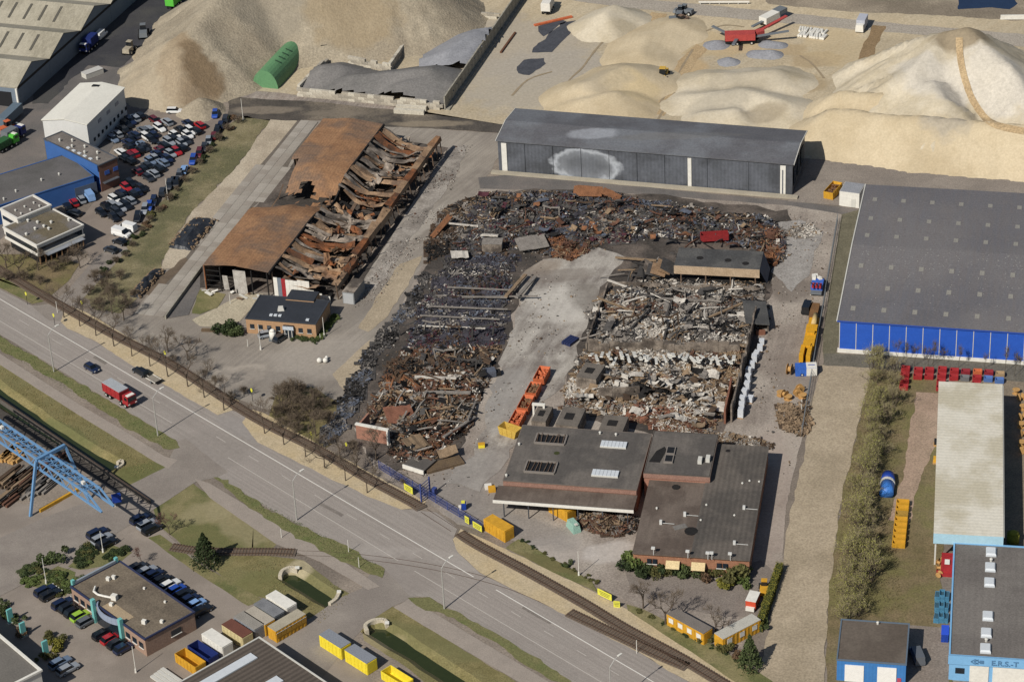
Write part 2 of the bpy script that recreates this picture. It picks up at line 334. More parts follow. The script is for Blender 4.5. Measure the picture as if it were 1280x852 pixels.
# strip between the fire site and the grey and blue halls
zone('hall_lane', [(598,222),(640,218),(990,252),(1078,262),(1060,300),(1052,268),(985,257),(760,240),(600,236)], g_asphd, 5, .3)
zone('hall_lane', [(985,252),(1012,200),(1090,206),(1300,228),(1300,250),(1078,260)], mat('hall_lane_asphalt', '#857c73', '#7b736b', .9, .2, .8, world=True, fine=4, c3='#8f867c', scale3=.06), 6, .3)
zone('ditch_strip', [(1052,268),(1075,262),(1045,440),(1090,455),(1030,458),(1028,420)], mat('mossy_strip', '#6f6a58', '#5d5949', .95, .3, .9, world=True, fine=3), 7, .3)
zone('blue_hall_verge', [(1030,442),(1300,450),(1300,480),(1200,470),(1120,462),(1028,458)], mat('grey_verge', '#6c675c', '#5c584d', .95, .3, .9, world=True, fine=3), 8, .3)
zone('sand_lane', [(1026,456),(1090,460),(1076,520),(1052,620),(1036,740),(1028,870),(1020,930),(930,930),(950,840),(965,765),(985,660),(1006,560),(1015,500)], g_lane, 9, .5)
zone('brush_strip', [(1086,460),(1150,468),(1200,480),(1190,560),(1175,720),(1200,900),(1030,900),(1036,740),(1052,620),(1076,520)], g_brush, 6, .5)
zone('dirt_track', [(1145,490),(1186,492),(1176,530),(1168,560),(1150,600),(1135,655),(1110,650),(1128,600),(1135,550)], mat('pink_track', '#a18a78', '#8d7a68', .95, .25, .8, world=True, fine=3), 8, .7)
zone('paving', [(1125,780),(1190,785),(1185,860),(1180,930),(1120,930),(1128,830)], mat('slab_paving', '#857a70', '#786e65', .9, .4, .8, world=True, fine=3), 8, .2)
zone('right_yard', [(1195,470),(1330,480),(1330,700),(1190,690)], mat('shed_yard', '#8a7c69', '#746a5b', .95, .25, .9, world=True, fine=3), 7, .4)
zone('dark_alley', [(45,112),(75,85),(165,-30),(270,-50),(228,8),(185,58),(150,84),(110,82),(80,108),(60,130),(40,130)], mat('shaded_alley_asphalt', '#3e3e42', '#333337', .9, .15, .8, world=True, fine=3, c3='#4a4947', scale3=.06), 4, 1.0)  # dark asphalt, with the warehouse's shade over the alley put into its colour
# sand and gravel works at the top
zone('sand_yard', [(100,-120),(1500,-120),(1500,232),(1300,228),(1090,205),(1010,198),(640,158),(560,150),(520,136),(345,116),(285,112),(180,115)], g_sandyard, 2, .5)
zone('works_road', [(600,-30),(760,-5),(900,8),(1100,28),(1300,45),(1500,66),(1500,84),(1300,62),(1180,46),(1080,38),(900,22),(780,10),(600,-15)], mat('works_road_surface', '#9f978b', '#948b7f', .9, .15, .7, world=True, fine=2, streak=(-.15, 40, 1.2, .4, '#aaa296')), 4, .5)
zone('waste_ground', [(920,-40),(1300,-40),(1300,28),(1180,20),(1050,14),(960,5)], mat('waste_brown', '#857a6b', '#6d6456', .95, .1, .9, world=True, fine=2, c3='#9c907e', scale3=.05), 3, .8)
zone('pond', [(1198,-12),(1262,-12),(1272,5),(1262,12),(1240,10),(1215,11),(1197,12)], mat('pond_water', '#24334c', '#1d2a40', .15, .1, .5, world=True, fine=.5, fine_amt=.1), 5, .6)
zone('brown_pit', [(1091,32),(1108,33),(1094,60),(1090,93),(1066,93),(1076,65)], mat('wet_brown_sand', '#8b7558', '#7b674b', .95, .3, .8, world=True, fine=2), 5, .5)
for q in ([(668,60),(700,30),(720,26),(722,34),(700,55),(690,66),(664,66)], [(645,84),(655,75),(680,73),(682,80),(662,94),(648,92)], [(672,33),(700,24),(708,27),(680,46)]):
    zone('tar_patch', q, mat('tar_patch', '#4a4c52', '#3c3e44', .9, .5, .7, world=True, fine=2), 5, .9)
for q in ([(770,55),(815,15),(835,18),(800,60),(790,72),(770,70)], [(800,140),(830,95),(870,55),(885,60),(850,105),(830,145)]):
    zone('orange_sand_track', q, mat('orange_sand', '#b09a78', '#a18a69', .95, .2, .8, world=True, fine=2), 5, .8)
patches(g_conc, [(700,380,0,8,10,.3,'#c0bbb2',.6),(745,380,0,5,12,.4,'#6b645d',.6),(640,500,0,8,14,.2,'#8f8b86',.7),(610,590,0,10,9,.2,'#8a8580',.7),(660,335,0,10,4,.0,'#8d7f6f',.6),(690,345,0,12,3.5,0,'#7a7169',.6)])
patches(g_pink, [(590,610,0,10,12,.4,'#86817c',.6),(690,690,0,9,6,.3,'#b0a8a0',.5),(760,690,0,5,4,.3,'#bcb5ae',.6),(1000,470,0,8,10,.1,'#7a6f66',.6),(975,560,0,10,8,.2,'#a3978b',.5),(640,660,0,16,5,-.5,'#7f7a76',.5),(985,360,0,6,7,.2,'#6d645c',.7),(960,620,0,6,25,-.1,'#9c8d83',.5)])
patches(g_asph, [(250,570,0,14,9,.6,'#88817a',.6),(560,700,0,20,3,-.3,'#a19a93',.5),(500,720,0,10,8,.2,'#857d76',.5),(300,535,0,8,3,-.8,'#8f8a86',.5)])
for q in ([(402,628),(430,643),(427,646),(399,631)],[(655,757),(690,777),(687,780),(652,760)],[(120,444),(135,453),(131,456),(116,447)]): zone('asphalt_patch', q, mat('asphalt_repair', '#7b746d', '#736c66', .9, .4, .5, world=True, fine=5), 7, .1)
patches(_mats['soot_lane'], [(330,138,0,10,2.5,-.1,'#857a6c',.7),(420,142,0,9,2,-.1,'#7b7164',.6),(540,155,0,12,2,-.1,'#8b7f6d',.7)])
patches(_mats['yard_asphalt'], [(400,450,0,14,9,.5,'#9d958b',.6),(290,470,0,9,5,.3,'#b0a699',.6),(340,480,0,16,6,-.4,'#7c756d',.5),(500,300,0,3,22,-.6,'#a8a196',.6),(430,400,0,10,4,.9,'#7a736b',.6)])
zone('brush_ground', [(335,520),(345,495),(362,482),(400,488),(425,505),(428,540),(405,562),(375,560),(350,545)], g_brush, 7, 1.4, 2.0)
patches(g_grassb, [(330,730,0,8,5,.3,'#66683f',.5),(400,725,0,5,9,.5,'#6a6a48',.5),(80,540,0,9,3,-.7,'#626540',.7),(180,590,0,8,4,.3,'#5d6239',.7),(540,800,0,14,3,-.6,'#6b6a46',.5),(470,800,0,5,4,0,'#a09374',.6),(375,710,0,3,3,0,'#b0a488',.7)])
patches(g_lawn, [(300,650,0,5,12,.6,'#8f8566',.7),(260,640,0,6,4,.2,'#938a6b',.5),(690,705,0,10,2,-.5,'#6b6141',.5)])
# road markings
def line_px(a, b, w, nm='road_marking', z=9, off=0):
    L_, R_ = strip([a, b], w, off); return zone(nm, [tuple(p) for p in L_+R_[::-1]], g_white, z, world=True)
line_px((-60,339), (262,527.5), .22); line_px((262,527.5), (592,721), .22); line_px((620,737), (900,901), .22)
g_faint = plain('worn_paint', '#b5afa7', .7)
def faint(a, b, w, z=9):
    L_, R_ = strip([a, b], w); return zone('road_marking', [tuple(p) for p in L_+R_[::-1]], g_faint, z, world=True)
faint((-60,366), (215,529), .16); faint((285,572), (498,701), .16); faint((518,713.5), (800,881), .16)
for k in range(-2, 24):
    x = 24+k*41.0; a = (x, 400+(x-24)*.592)
    if 225 < x < 265 or 480 < x < 500: continue
    faint(a, (x+12, a[1]+7.1), .14)
# railway: ballast, sleepers, two rails
m_bal = mat('ballast', '#655a50', '#574d44', .95, .8, .8, world=True, fine=5, bump=.1)
m_slp = mat('sleeper_wood', '#6f5f50', '#5d5045', .9, 1.2, .7); m_rail = plain('rail_steel', '#6b574a', .5, .6)
def track(label, px, ballast=True, sleepers=True, z=.12, bw=2.2, group='railway tracks'):
    t = thing('railway_track', label, 'railway', group=group); pts = resample(smooth_line(px), .62)
    if ballast:
        L_, R_ = strip(pts, bw, world=True); L2, R2 = strip(pts, bw+.5, world=True); n = len(L_); b = MB()
        b.add([(p.x, p.y, .10) for p in L2]+[(p.x, p.y, .20) for p in L_]+[(p.x, p.y, .20) for p in R_]+[(p.x, p.y, .10) for p in R2],
              [(j*n+i+1, j*n+i, (j+1)*n+i, (j+1)*n+i+1) for i in range(n-1) for j in range(3)])
        for f in range(len(b.f)): b.f[f] = b.f[f][::-1]
        b.build('ballast_bed', m_bal, t)
    if sleepers:
        b = MB()
        for i, p in enumerate(pts[:-1]):
            d = pts[i+1]-p; b.box((p.x, p.y, .22), (.26, 2.5, .12), math.atan2(d.y, d.x))
        o = b.build('sleepers', m_slp, t); o['kind'] = 'stuff'
    for sg in (-1, 1):
        b = MB(); L_, R_ = strip(pts[::3], .09, sg*.75, world=True); n = len(L_); h0, h1 = (.28, .43) if sleepers else (.05, .10)
        b.add([(p.x, p.y, h1) for p in L_]+[(p.x, p.y, h1) for p in R_]+[(p.x, p.y, h0) for p in L_]+[(p.x, p.y, h0) for p in R_],
              [(i, n+i, n+i+1, i+1) for i in range(n-1)]+[(i, i+1, 2*n+i+1, 2*n+i) for i in range(n-1)]+[(n+i, 3*n+i, 3*n+i+1, n+i+1) for i in range(n-1)])
        b.build('rail', m_rail, t)
    return t
track('single railway track along the sandy verge, tree-lined stretch up to the asphalt crossing', [(-60,303),(0,338),(40,362),(88,389),(148,422),(216,457),(320,523),(395,561),(460,598.5),(515,628),(530,638)])
track('railway track along the sandy verge beside the yellow container and the yellow cabins', [(575,667),(600,683),(660,715),(729,754),(782,786),(850,822),(920,864),(980,902)])
track('overgrown branch track joining the railway beside the road', [(712,766),(747,782.5),(782,799),(822,818),(862,835)], bw=2.2)
track('siding track with worn sleepers on the grass by the green conifer', [(215,684),(250,689),(300,690),(340,690),(372,691)], bw=2.0)
track('tramlike rails let into the asphalt curving across the main road', [(372,691),(420,693),(470,698),(520,705),(580,717),(640,734),(690,755),(712,766)], False, False)
track('rails let into the asphalt crossing of the site entrance', [(530,638),(550,651),(575,667)], False, False)
# concrete slabs of the warehouse yard, one by one
m_slab = [mat('concrete_slab_%d' % i, c, None, .9, .4, .4, fine=4, fine_amt=.2) for i, c in enumerate(('#9b948a', '#968f85', '#928a80', '#a19a90'))]
slab_poly = [P2(*p) for p in ((372,151),(398,153),(365,198),(346,235),(312,262),(252,336),(206,397),(170,390),(215,345),(255,292),(300,235),(340,190))]
sy = zone('slab_yard', [(372,151),(398,153),(365,198),(346,235),(312,262),(252,336),(206,397),(170,390),(215,345),(255,292),(300,235),(340,190)], mat('slab_joint', '#6c645b', '#5e574f', .95, .5, .5, world=True), 8)
o0, rz0, _ = fr((252,337), (398,153)); sm_ = [MB().box((0,0,0), (2.3, 2.3, .05)).mesh('slab', m) for m in m_slab]; cnt = 0
for i in range(-40, 60):
    for j in range(-3, 14):
        lx, ly = i*2.36, j*2.36+1.3; p = (o0[0]+lx*math.cos(rz0)-ly*math.sin(rz0), o0[1]+lx*math.sin(rz0)+ly*math.cos(rz0))
        if inside(p, slab_poly) and cnt < 300:
            o = link('concrete_slab', rnd.choice(sm_), sy); o.location = (p[0], p[1], .12+rnd.uniform(-.008, .008)); o.rotation_euler = (0, 0, rz0); cnt += 1
# ================================================================ HEAPS
def heap(name, label, segs, slope, m, res=1.3, amp=.45, cat='heap', group=None, cap=None, rill=0.0, seed=0, clip=None, rmax=None):
    clip = [P2(*q) for q in clip] if clip else None
    S3 = [(P(*a[:2], a[2]), P(*b[:2], b[2])) for a, b in segs]
    xs = [p.x for s in S3 for p in s]; ys = [p.y for s in S3 for p in s]; zm = max(p.z for s in S3 for p in s); r = zm/slope+3
    x0, x1, y0, y1 = min(xs)-r, max(xs)+r, min(ys)-r, max(ys)+r; nx, ny = int((x1-x0)/res)+1, int((y1-y0)/res)+1
    def h(x, y):
        p = Vector((x, y)); best = -9
        for a, b in S3:
            d = b.xy-a.xy; t = 0 if d.length < 1e-6 else max(0, min(1, (p-a.xy).dot(d)/d.length_squared))
            q = a.lerp(b, t); dist = (p-q.xy).length
            ang = math.atan2(p.y-q.y, p.x-q.x)
            v = q.z-slope*(1+.12*noise.noise(Vector((math.cos(ang)*2, math.sin(ang)*2, seed+q.z))))*math.sqrt(dist*dist+.15)
            if rill: v += rill*noise.noise(Vector((ang*9+p.x*.05, seed*3.1, 0)))*min(1, dist/6)*max(0, min(1, v/3))
            if rmax and dist > rmax*(1+.25*noise.noise(Vector((ang*1.5, seed, 0)))): v = -9
            best = max(best, v)
        best += amp*noise.fractal(Vector((x*.12, y*.12, seed)), 1, 2, 4)
        return min(best, cap) if cap else best
    H = [[h(x0+i*res, y0+j*res) for j in range(ny)] for i in range(nx)]
    b = MB(); idx = {}
    def V(i, j):
        if (i, j) not in idx: idx[(i, j)] = len(b.v); b.v.append((x0+i*res, y0+j*res, max(H[i][j], -.25)))
        return idx[(i, j)]
    for i in range(nx-1):
        for j in range(ny-1):
            if max(H[i][j], H[i+1][j], H[i][j+1], H[i+1][j+1]) > 0 and min(H[i][j], H[i+1][j], H[i][j+1], H[i+1][j+1]) > -6 and (not clip or inside((x0+i*res+res/2, y0+j*res+res/2), clip)): b.f.append((V(i,j), V(i+1,j), V(i+1,j+1), V(i,j+1))); b.m.append(0)
    o = b.build(name, m, None, True); return tag(o, label, cat, group)
m_grav = mat('gravel_beige', '#a59a86', '#918775', .95, .25, .8, world=True, fine=2.0, fine_amt=.3, c3='#8d8270', scale3=.05, bump=.5, bump_scale=1.6)
m_gravd = mat('gravel_damp', '#857560', '#76674f', .95, .3, .8, world=True, fine=2.0, fine_amt=.3, bump=.3, bump_scale=1.6)
m_stone = mat('stone_pile_grey', '#757068', '#66625c', .95, .4, .8, world=True, fine=2.2, fine_amt=.35, bump=.4, bump_scale=1.6)
m_sand = mat('sand_pile', '#b9aa8e', '#ad9d80', .95, .15, .8, world=True, fine=2.0, fine_amt=.12, c3='#c3b498', scale3=.05, bump=.2, bump_scale=.7, streak=(1.3, 9, 1.1, .3, '#a8987c'))
m_sandw = mat('pale_sand_pile', '#b7ac96', '#aa9e86', .95, .15, .9, world=True, fine=1.5, fine_amt=.13, c3='#c0b6a2', scale3=.07, bump=.22, bump_scale=.8)
m_greyp = mat('grey_grit', '#6e6c69', '#63615f', .95, .2, .8, world=True, fine=2, fine_amt=.25, c3='#7a7774', scale3=.08, bump=.3)
m_blueg = mat('blue_grey_grit', '#8b8c90', '#7d7e83', .95, .25, .8, world=True, fine=2, fine_amt=.25, bump=.3)
m_brown = mat('brown_earth_pile', '#85725a', '#76644d', .95, .2, .8, world=True, fine=2, fine_amt=.25, bump=.3)
patches(m_grav, [(222,66,9,4.5,8,.3,'#8d7c64',.85),(228,92,5,6.5,9,.4,'#887760',.85),(236,116,1.5,8.5,8,.2,'#85745e',.85),(246,92,5,4.5,9,.75,'#76654f',.85),(258,108,2,5,6,.6,'#76654f',.8),(340,20,8,12,14,.3,'#8a8273',.6),(440,30,6,14,10,0,'#958468',.6),(190,90,6,9,16,.2,'#aa9c85',.5)])
m_mtn = mat('mountain_sand', '#b7ac96', '#aa9e86', .95, .15, .9, world=True, fine=1.5, fine_amt=.13, c3='#c0b6a2', scale3=.07, bump=.25, bump_scale=.8)
patches(m_mtn, [(1165,95,12,7,14,.5,'#c4bdb0',.8),(1188,115,8,6,9,.2,'#c4bdb0',.8),(1250,105,11,9,16,.25,'#c6bfb2',.85),(1262,140,6,8,7,.2,'#c2bbae',.7),(1200,40,17.5,8.5,5,.1,'#8b7d66',.9)])
patches(m_sand, [(1183,146,8,7,8,.2,'#a39a8a',.85),(790,108,3,7,9,.8,'#c8b48c',.6),(755,95,5,8,6,.4,'#a59a86',.5)])
patches(m_sandw, [(900,125,3,9,5,.1,'#a29a8a',.6),(955,140,2,6,4,.1,'#8f836f',.6),(930,95,4,14,5,.1,'#a59c8a',.5)])
patches(g_sandyard, [(670,100,0,24,20,.3,'#a09a90',.6),(640,60,0,20,30,.8,'#a39b8f',.6),(1020,75,0,8,5,.2,'#a08c6c',.7),(1000,105,0,8,6,.2,'#9c8a6c',.7),(985,62,0,6,4,0,'#a58f6c',.6),(900,55,0,16,9,0,'#b9a47e',.6),(840,110,0,5,22,-.5,'#b79c73',.7),(1050,60,0,10,14,.3,'#bca883',.5)])
heap('gravel_heap', 'huge beige gravel heap with a sharp crest beside the white hall', [((240,33,14),(268,0,16.5)),((268,0,16.5),(300,-40,19)),((300,-40,19),(470,-62,20)),((470,-62,20),(500,-40,16)),((345,-45,17.5),(362,-12,13)),((240,33,14),(223,57,11.5)),((300,-10,14),(330,40,7))], .69, m_grav, 1.4, .5, rill=.9)
heap('gravel_heap', 'small pale gravel cone at the foot of the damp brown fan', [((250,121,4.0),(254,122,3.6))], .62, m_grav, .9, .2, seed=5)
heap('earth_heap', 'brown earth heap behind the white mobile crane', [((512,5,5),(535,-12,6))], .6, m_brown, 1.2, .4, seed=6)
GB = [(374,118),(556,138),(608,62),(590,60),(540,76),(490,92),(436,84),(410,82)]
heap('grit_heap', 'dark grey grit heap filling the concrete block bay', [((404,82,4.6),(422,80,4.4)),((440,94,4.8),(535,84,6.2)),((545,92,5),(500,104,5)),((420,104,3.2),(500,112,3.2))], .42, m_greyp, 1.0, .3, cat='heap', seed=8, clip=GB)
heap('grit_heap', 'blue grey grit heap beside the long concrete wall', [((560,62,4.6),(596,38,5.5)),((608,34,5),(575,75,3.6))], .46, m_blueg, 1.0, .3, seed=9, clip=[(520,90),(588,92),(640,20),(590,15),(540,50)])
heap('sand_heap', 'rounded golden sand heap behind the grey hall', [((735,102,5),(782,82,5.6)),((730,122,4.2),(770,114,4.6))], .40, m_sand, 1.3, .4, seed=11)
heap('sand_heap', 'pale sand cone next to the tar patches', [((756,14,5),(768,6,5))], .5, m_sandw, 1.1, .3, seed=12)
heap('sand_heap', 'long low sand bank along the tracks by the yellow loader', [((806,46,3),(845,26,2.6)),((806,46,3),(800,66,2.8))], .28, m_sand, 1.3, .3, seed=13)
heap('sand_heap', 'wide flat-topped beige sand bank behind the grey hall roof', [((885,92,3.2),(970,88,3.6)),((862,118,2.6),(930,112,3.8)),((930,112,3.8),(985,128,3.4)),((880,140,2.2),(915,136,2.8))], .34, m_sandw, 1.2, .45, seed=14)
heap('sand_heap', 'broad smooth sand bluff reaching the lane behind the blue hall', [((1050,112,8),(1170,118,9)),((1040,134,8.5),(1160,144,9.2)),((1160,144,9.2),(1390,162,9.5))], .72, m_sand, 1.4, .6, rill=.9, seed=15)
heap('sand_heap', 'tall whitish sand mountain with a worn track up its flank', [((1180,38,17),(1208,34,18)),((1180,38,17),(1142,86,13)),((1208,34,18),(1255,75,15)),((1255,75,15),(1285,115,12.5)),((1165,98,12.5),(1178,122,11.5))], .60, m_mtn, 1.3, .7, rill=1.3, seed=16)
heap('grit_heap', 'small grey grit cone under the short arm of the red screening machine', [((893,50,1.6),(898,50,1.6))], .5, m_blueg, .7, .1, seed=19)
heap('grit_heap', 'small grey grit cone below the red screening machine', [((911,71,1.6),(913,72,1.4))], .5, m_blueg, .7, .1, seed=20)
heap('grit_heap', 'grey grit ridge under the long arms of the red screening machine', [((945,62,1.4),(965,62,1.6)),((960,50,1.4),(975,52,1.2))], .5, m_blueg, .7, .1, seed=21)
# brown track up the whitish sand mountain is a worn strip of orange sand laid on the slope: follow the heap
def drape(name, px, w, m, label, cat, z_off=.22):
    dg = bpy.context.evaluated_depsgraph_get(); b = MB(); pts = resample([Vector(p) for p in smooth_px(px)], 4)
    rows = []
    for i, p in enumerate(pts):
        t = (pts[min(i+1, len(pts)-1)]-pts[max(0, i-1)]).normalized(); n = Vector((-t.y, t.x)); row = []
        for k in (-1, -.5, 0, .5, 1):
            q = p+n*w*k*(1+.12*noise.noise(Vector((p.x*.2, p.y*.2, k)))); d = (_R*((q.x-640)/FPX)+_U*((426-q.y)/FPX)+_F).normalized()
            hit, loc, nr, *_ = S.ray_cast(dg, Vector((0, 0, CAMH)), d); row.append((loc if hit else P(q.x, q.y))+Vector((0, 0, z_off)))
        rows.append(row)
    for r in rows: b.v += [tuple(v) for v in r]
    for i in range(len(rows)-1):
        for k in range(4): b.f.append((i*5+k, i*5+k+1, (i+1)*5+k+1, (i+1)*5+k)); b.m.append(0)
    return tag(b.build(name, m, None, True), label, cat, None, 'structure')
def smooth_px(px, n=6):
    pts = [Vector(p) for p in px]; out = []
    for i in range(len(pts)-1):
        p0, p1, p2, p3 = pts[max(i-1,0)], pts[i], pts[i+1], pts[min(i+2,len(pts)-1)]
        for k in range(n):
            t = k/n; out.append(.5*((2*p1)+(p2-p0)*t+(2*p0-5*p1+4*p2-p3)*t*t+(3*p1-p0-3*p2+p3)*t**3))
    out.append(pts[-1]); return out
drape('orange_sand_track', [(1199,48),(1200,70),(1206,100),(1218,130),(1240,155),(1280,165)], 4.2, mat('orange_sand', '#b29874'), None, None)
# dark drag line round the golden sand heap
for q in ([(1075,95),(1085,110),(1080,125)],[(812,150),(832,118),(846,95),(866,62)],[(822,150),(842,118),(856,95)],[(880,40),(905,32),(930,34)],[(1000,70),(1015,80),(1030,98)],[(640,120),(660,100),(690,90)],[(690,140),(700,120),(712,100),(728,85),(745,62),(765,42),(782,32),(792,22)], [(728,41),(765,42)]):
    L_, R_ = strip(smooth_line(q, 4), .6, world=True); zone('wheel_rut', [tuple(p) for p in fract(L_+R_[::-1], 1.5, .3)], mat('rut_earth', '#968770', '#85775f', .95, .5, .6, world=True), 7, world=True)
# ---------------------------------------------------------------- concrete block bays
m_blk = [mat('concrete_block_%d' % i, c, None, .9, .6, .5, fine=3, fine_amt=.25) for i, c in enumerate(('#b8b0a0', '#a9a192', '#c4bdad', '#9b9487'))]
blk = [MB().box((0,0,0), (1.76, .8, .78)).mesh('block', m) for m in m_blk]
def block_wall(label, a, b, rows, th=1):
    A, B = P2(*a), P2(*b); d = B-A; rz = math.atan2(d.y, d.x); t = thing('block_wall', label, 'wall', (A.x, A.y), rz, 'concrete block bay walls')
    n = int(d.length/1.8)
    for r in range(rows):
        for i in range(n):
            if r == rows-1 and rnd.random() < .08: continue
            o = link('block', rnd.choice(blk), t); o.location = (.9+i*1.8+(.9 if r % 2 else 0), rnd.uniform(-.04, .04), .39+r*.8)
block_wall('low pale concrete block wall closing the front of the grit bay', (372,120), (556,138), 3)
block_wall('concrete block wall between the green tunnel tent and the dark grit heap', (374,117), (410,80), 3)
block_wall('concrete block wall behind the dark grit heap', (436,80), (488,90), 3)
block_wall('concrete block wall running towards the white mobile crane', (487,90), (525,36), 3)
m_cw = mat('cast_concrete', '#9b9689', '#8a8579', .9, .4, .6, fine=3, stripe=(0, 2.4, .12))
o, rz, L0 = fr((556,138), (660,-12)); t = thing('retaining_wall', 'long tall concrete retaining wall beside the blue grey grit', 'wall', o, rz)
n = int(L0/3)
pm = MB().box((0, 0, 1.9), (2.94, .35, 3.8)).box((0, -.7, .2), (2.94, 1.2, .4)).mesh('wall_panel', m_cw)
for i in range(n): q = link('wall_panel', pm, t); q.location = (1.5+i*3, rnd.uniform(-.03, .03), 0)
block_wall('short concrete block wall at the head of the blue grey grit', (598,22), (626,24), 2)
o, rz, _ = fr((493,141), (527,143)); t = thing('concrete_trough', 'pair of pale concrete troughs lying in front of the block wall', 'trough', o, rz)
for k in range(2): MB().box((4.0, k*2.2, .6), (8, 1.2, 1.2)).build('trough_beam', m_blk[2], t)
# ---------------------------------------------------------------- green tunnel tent
o, rz, L0 = fr((332,110), (366,73)); t = thing('tunnel_tent', 'green fabric tunnel tent at the foot of the gravel heap', 'tent', o, rz)
m_gt = mat('green_tarp', '#5f8a62', '#527a57', .6, .3, .5, fine=2, fine_amt=.15); R0 = 3.6; k = 14
b = MB()
for i in range(8):
    for j in range(k): b.quad(*[(x*L0/8, -R0*math.cos(a), 5.0*math.sin(a)) for x, a in ((i, math.pi*j/k), (i+1, math.pi*j/k), (i+1, math.pi*(j+1)/k), (i, math.pi*(j+1)/k))])
for q in range(len(b.f)): b.f[q] = b.f[q][::-1]
b.build('cover', m_gt, t, True)
for x in (-.01, L0+.01): MB().add([(x, -R0*math.cos(math.pi*j/k), 5.0*math.sin(math.pi*j/k)) for j in range(k+1)], [tuple(range(k+1))]).build('end_panel', m_gt, t)
for i in range(4): MB().box((L0*(.35+.13*i), -1.2, 4.82), (.5, 1.5, .05), M=Matrix.Rotation(.35, 3, 'X')).build('vent_slot', plain('vent_dark', '#2e4a36'), t)
# ================================================================ BUILDINGS, RIGHT SIDE
m_slate = mat('slate_cladding', '#565a61', '#4a4d53', .6, .25, .7, fine=2, fine_amt=.15, c3='#3e4045', scale3=.1)
m_roofg = mat('dark_roof_sheet', '#56565a', '#4b4b4f', .8, .3, .6, fine=2.5, fine_amt=.2, c3='#606063', scale3=.06)
m_white = mat('white_cladding', '#d6d3ca', '#c4c1b8', .6, .6, .4, fine=2, fine_amt=.1)
m_trim = plain('pale_trim', '#c2c0b8', .6)
m_dark = plain('dark_opening', '#17181b', .7)
m_glass = mat('window_glass', '#1c232b', '#28323c', .12, .8, .5, spec=.6, fine_amt=.1)
m_sky = mat('rooflight', '#c3c8cc', '#b2b7bb', .4, .8, .4, fine_amt=.1)
m_brick = mat('brick', '#9a6f56', '#855c47', .9, 1.2, .6, fine=6, fine_amt=.3)
m_brickt = mat('tan_brick', '#a88767', '#957555', .9, 1.2, .5, fine=6, fine_amt=.25)
def panels(parent, name, p0, p1, z0, z1, n, mats, gap=.05, th=.14, pick=None):
    """n wall panels side by side from p0 to p1 (in the parent's frame), each one an object"""
    p0, p1 = Vector(p0), Vector(p1); d = p1-p0; L_ = d.length/n; rz = math.atan2(d.y, d.x); out = []
    for i in range(n):
        c = p0+d*((i+.5)/n); m = mats[pick[i] if pick else rnd.randrange(len(mats))] if isinstance(mats, (list, tuple)) else mats
        out.append(MB().box((c.x, c.y, (z0+z1)/2), (L_-gap, th, z1-z0), rz).build(name, m, parent))
    return out
def gable_roof(parent, L, D, z, rise, m, over=.4, ridge_y=None, name='roof', th=.22):
    ry = D/2 if ridge_y is None else ridge_y; b = MB()
    pr = [(-over, z), (ry, z+rise), (D+over, z)]
    vs = [(x, y, zz+k) for x in (-over, L+over) for k in (0, th) for y, zz in pr]
    b.add(vs, [(0,6,7,1),(1,7,8,2),(3,4,10,9),(4,5,11,10),(0,1,4,3),(1,2,5,4),(6,9,10,7),(7,10,11,8),(0,3,9,6),(2,8,11,5)])
    o = b.build(name, m, parent); return o
def body(parent, L, D, z, m, rise=0, ridge_y=None, name='wall', inset=0.0):
    """four walls; gable ends follow the roof"""
    ry = D/2 if ridge_y is None else ridge_y; i = inset
    MB().box((L/2, i+.1, z/2), (L-2*i, .2, z)).build(name, m, parent); MB().box((L/2, D-i-.1, z/2), (L-2*i, .2, z)).build(name, m, parent)
    for x in (i+.1, L-i-.1):
        y0, y1 = i+.202, D-i-.202; b = MB(); pr = [(y0, 0), (y1, 0), (y1, z), (ry, z+rise), (y0, z)]
        b.add([(x+k, y, q) for k in (-.1, .1) for y, q in pr], [(0,1,2,3,4)[::-1], (5,6,7,8,9)]+[(j, (j+1)%5, 5+(j+1)%5, 5+j) for j in range(5)]); b.build(name, m, parent)
def flat_roof(parent, L, D, z, m, trim=None, par=.35, w=.35, name='roof'):
    MB().box((L/2, D/2, z-.1), (L-.02, D-.02, .2)).build(name, m, parent)
    if trim:
        b = MB()
        for c, d in (((L/2, 0, z+par/2-.1), (L+w, w, par)), ((L/2, D, z+par/2-.1), (L+w, w, par)), ((0, D/2, z+par/2-.1), (w, D-w-.004, par)), ((L, D/2, z+par/2-.1), (w, D-w-.004, par))): b.box(c, d)
        b.build('roof_edge', trim, parent)
def vent(parent, x, y, z, r=.28, h=.7, m=None, name='roof_vent'):
    b = MB(); b.cyl((x, y, z), (x, y, z+h*.7), r*.7, n=8); b.cyl((x, y, z+h*.7), (x, y, z+h), r, r*.5, n=8); return b.build(name, m or m_trim, parent)
def boxpart(parent, name, c, d, m, rz=0): return MB().box(c, d, rz).build(name, m, parent)
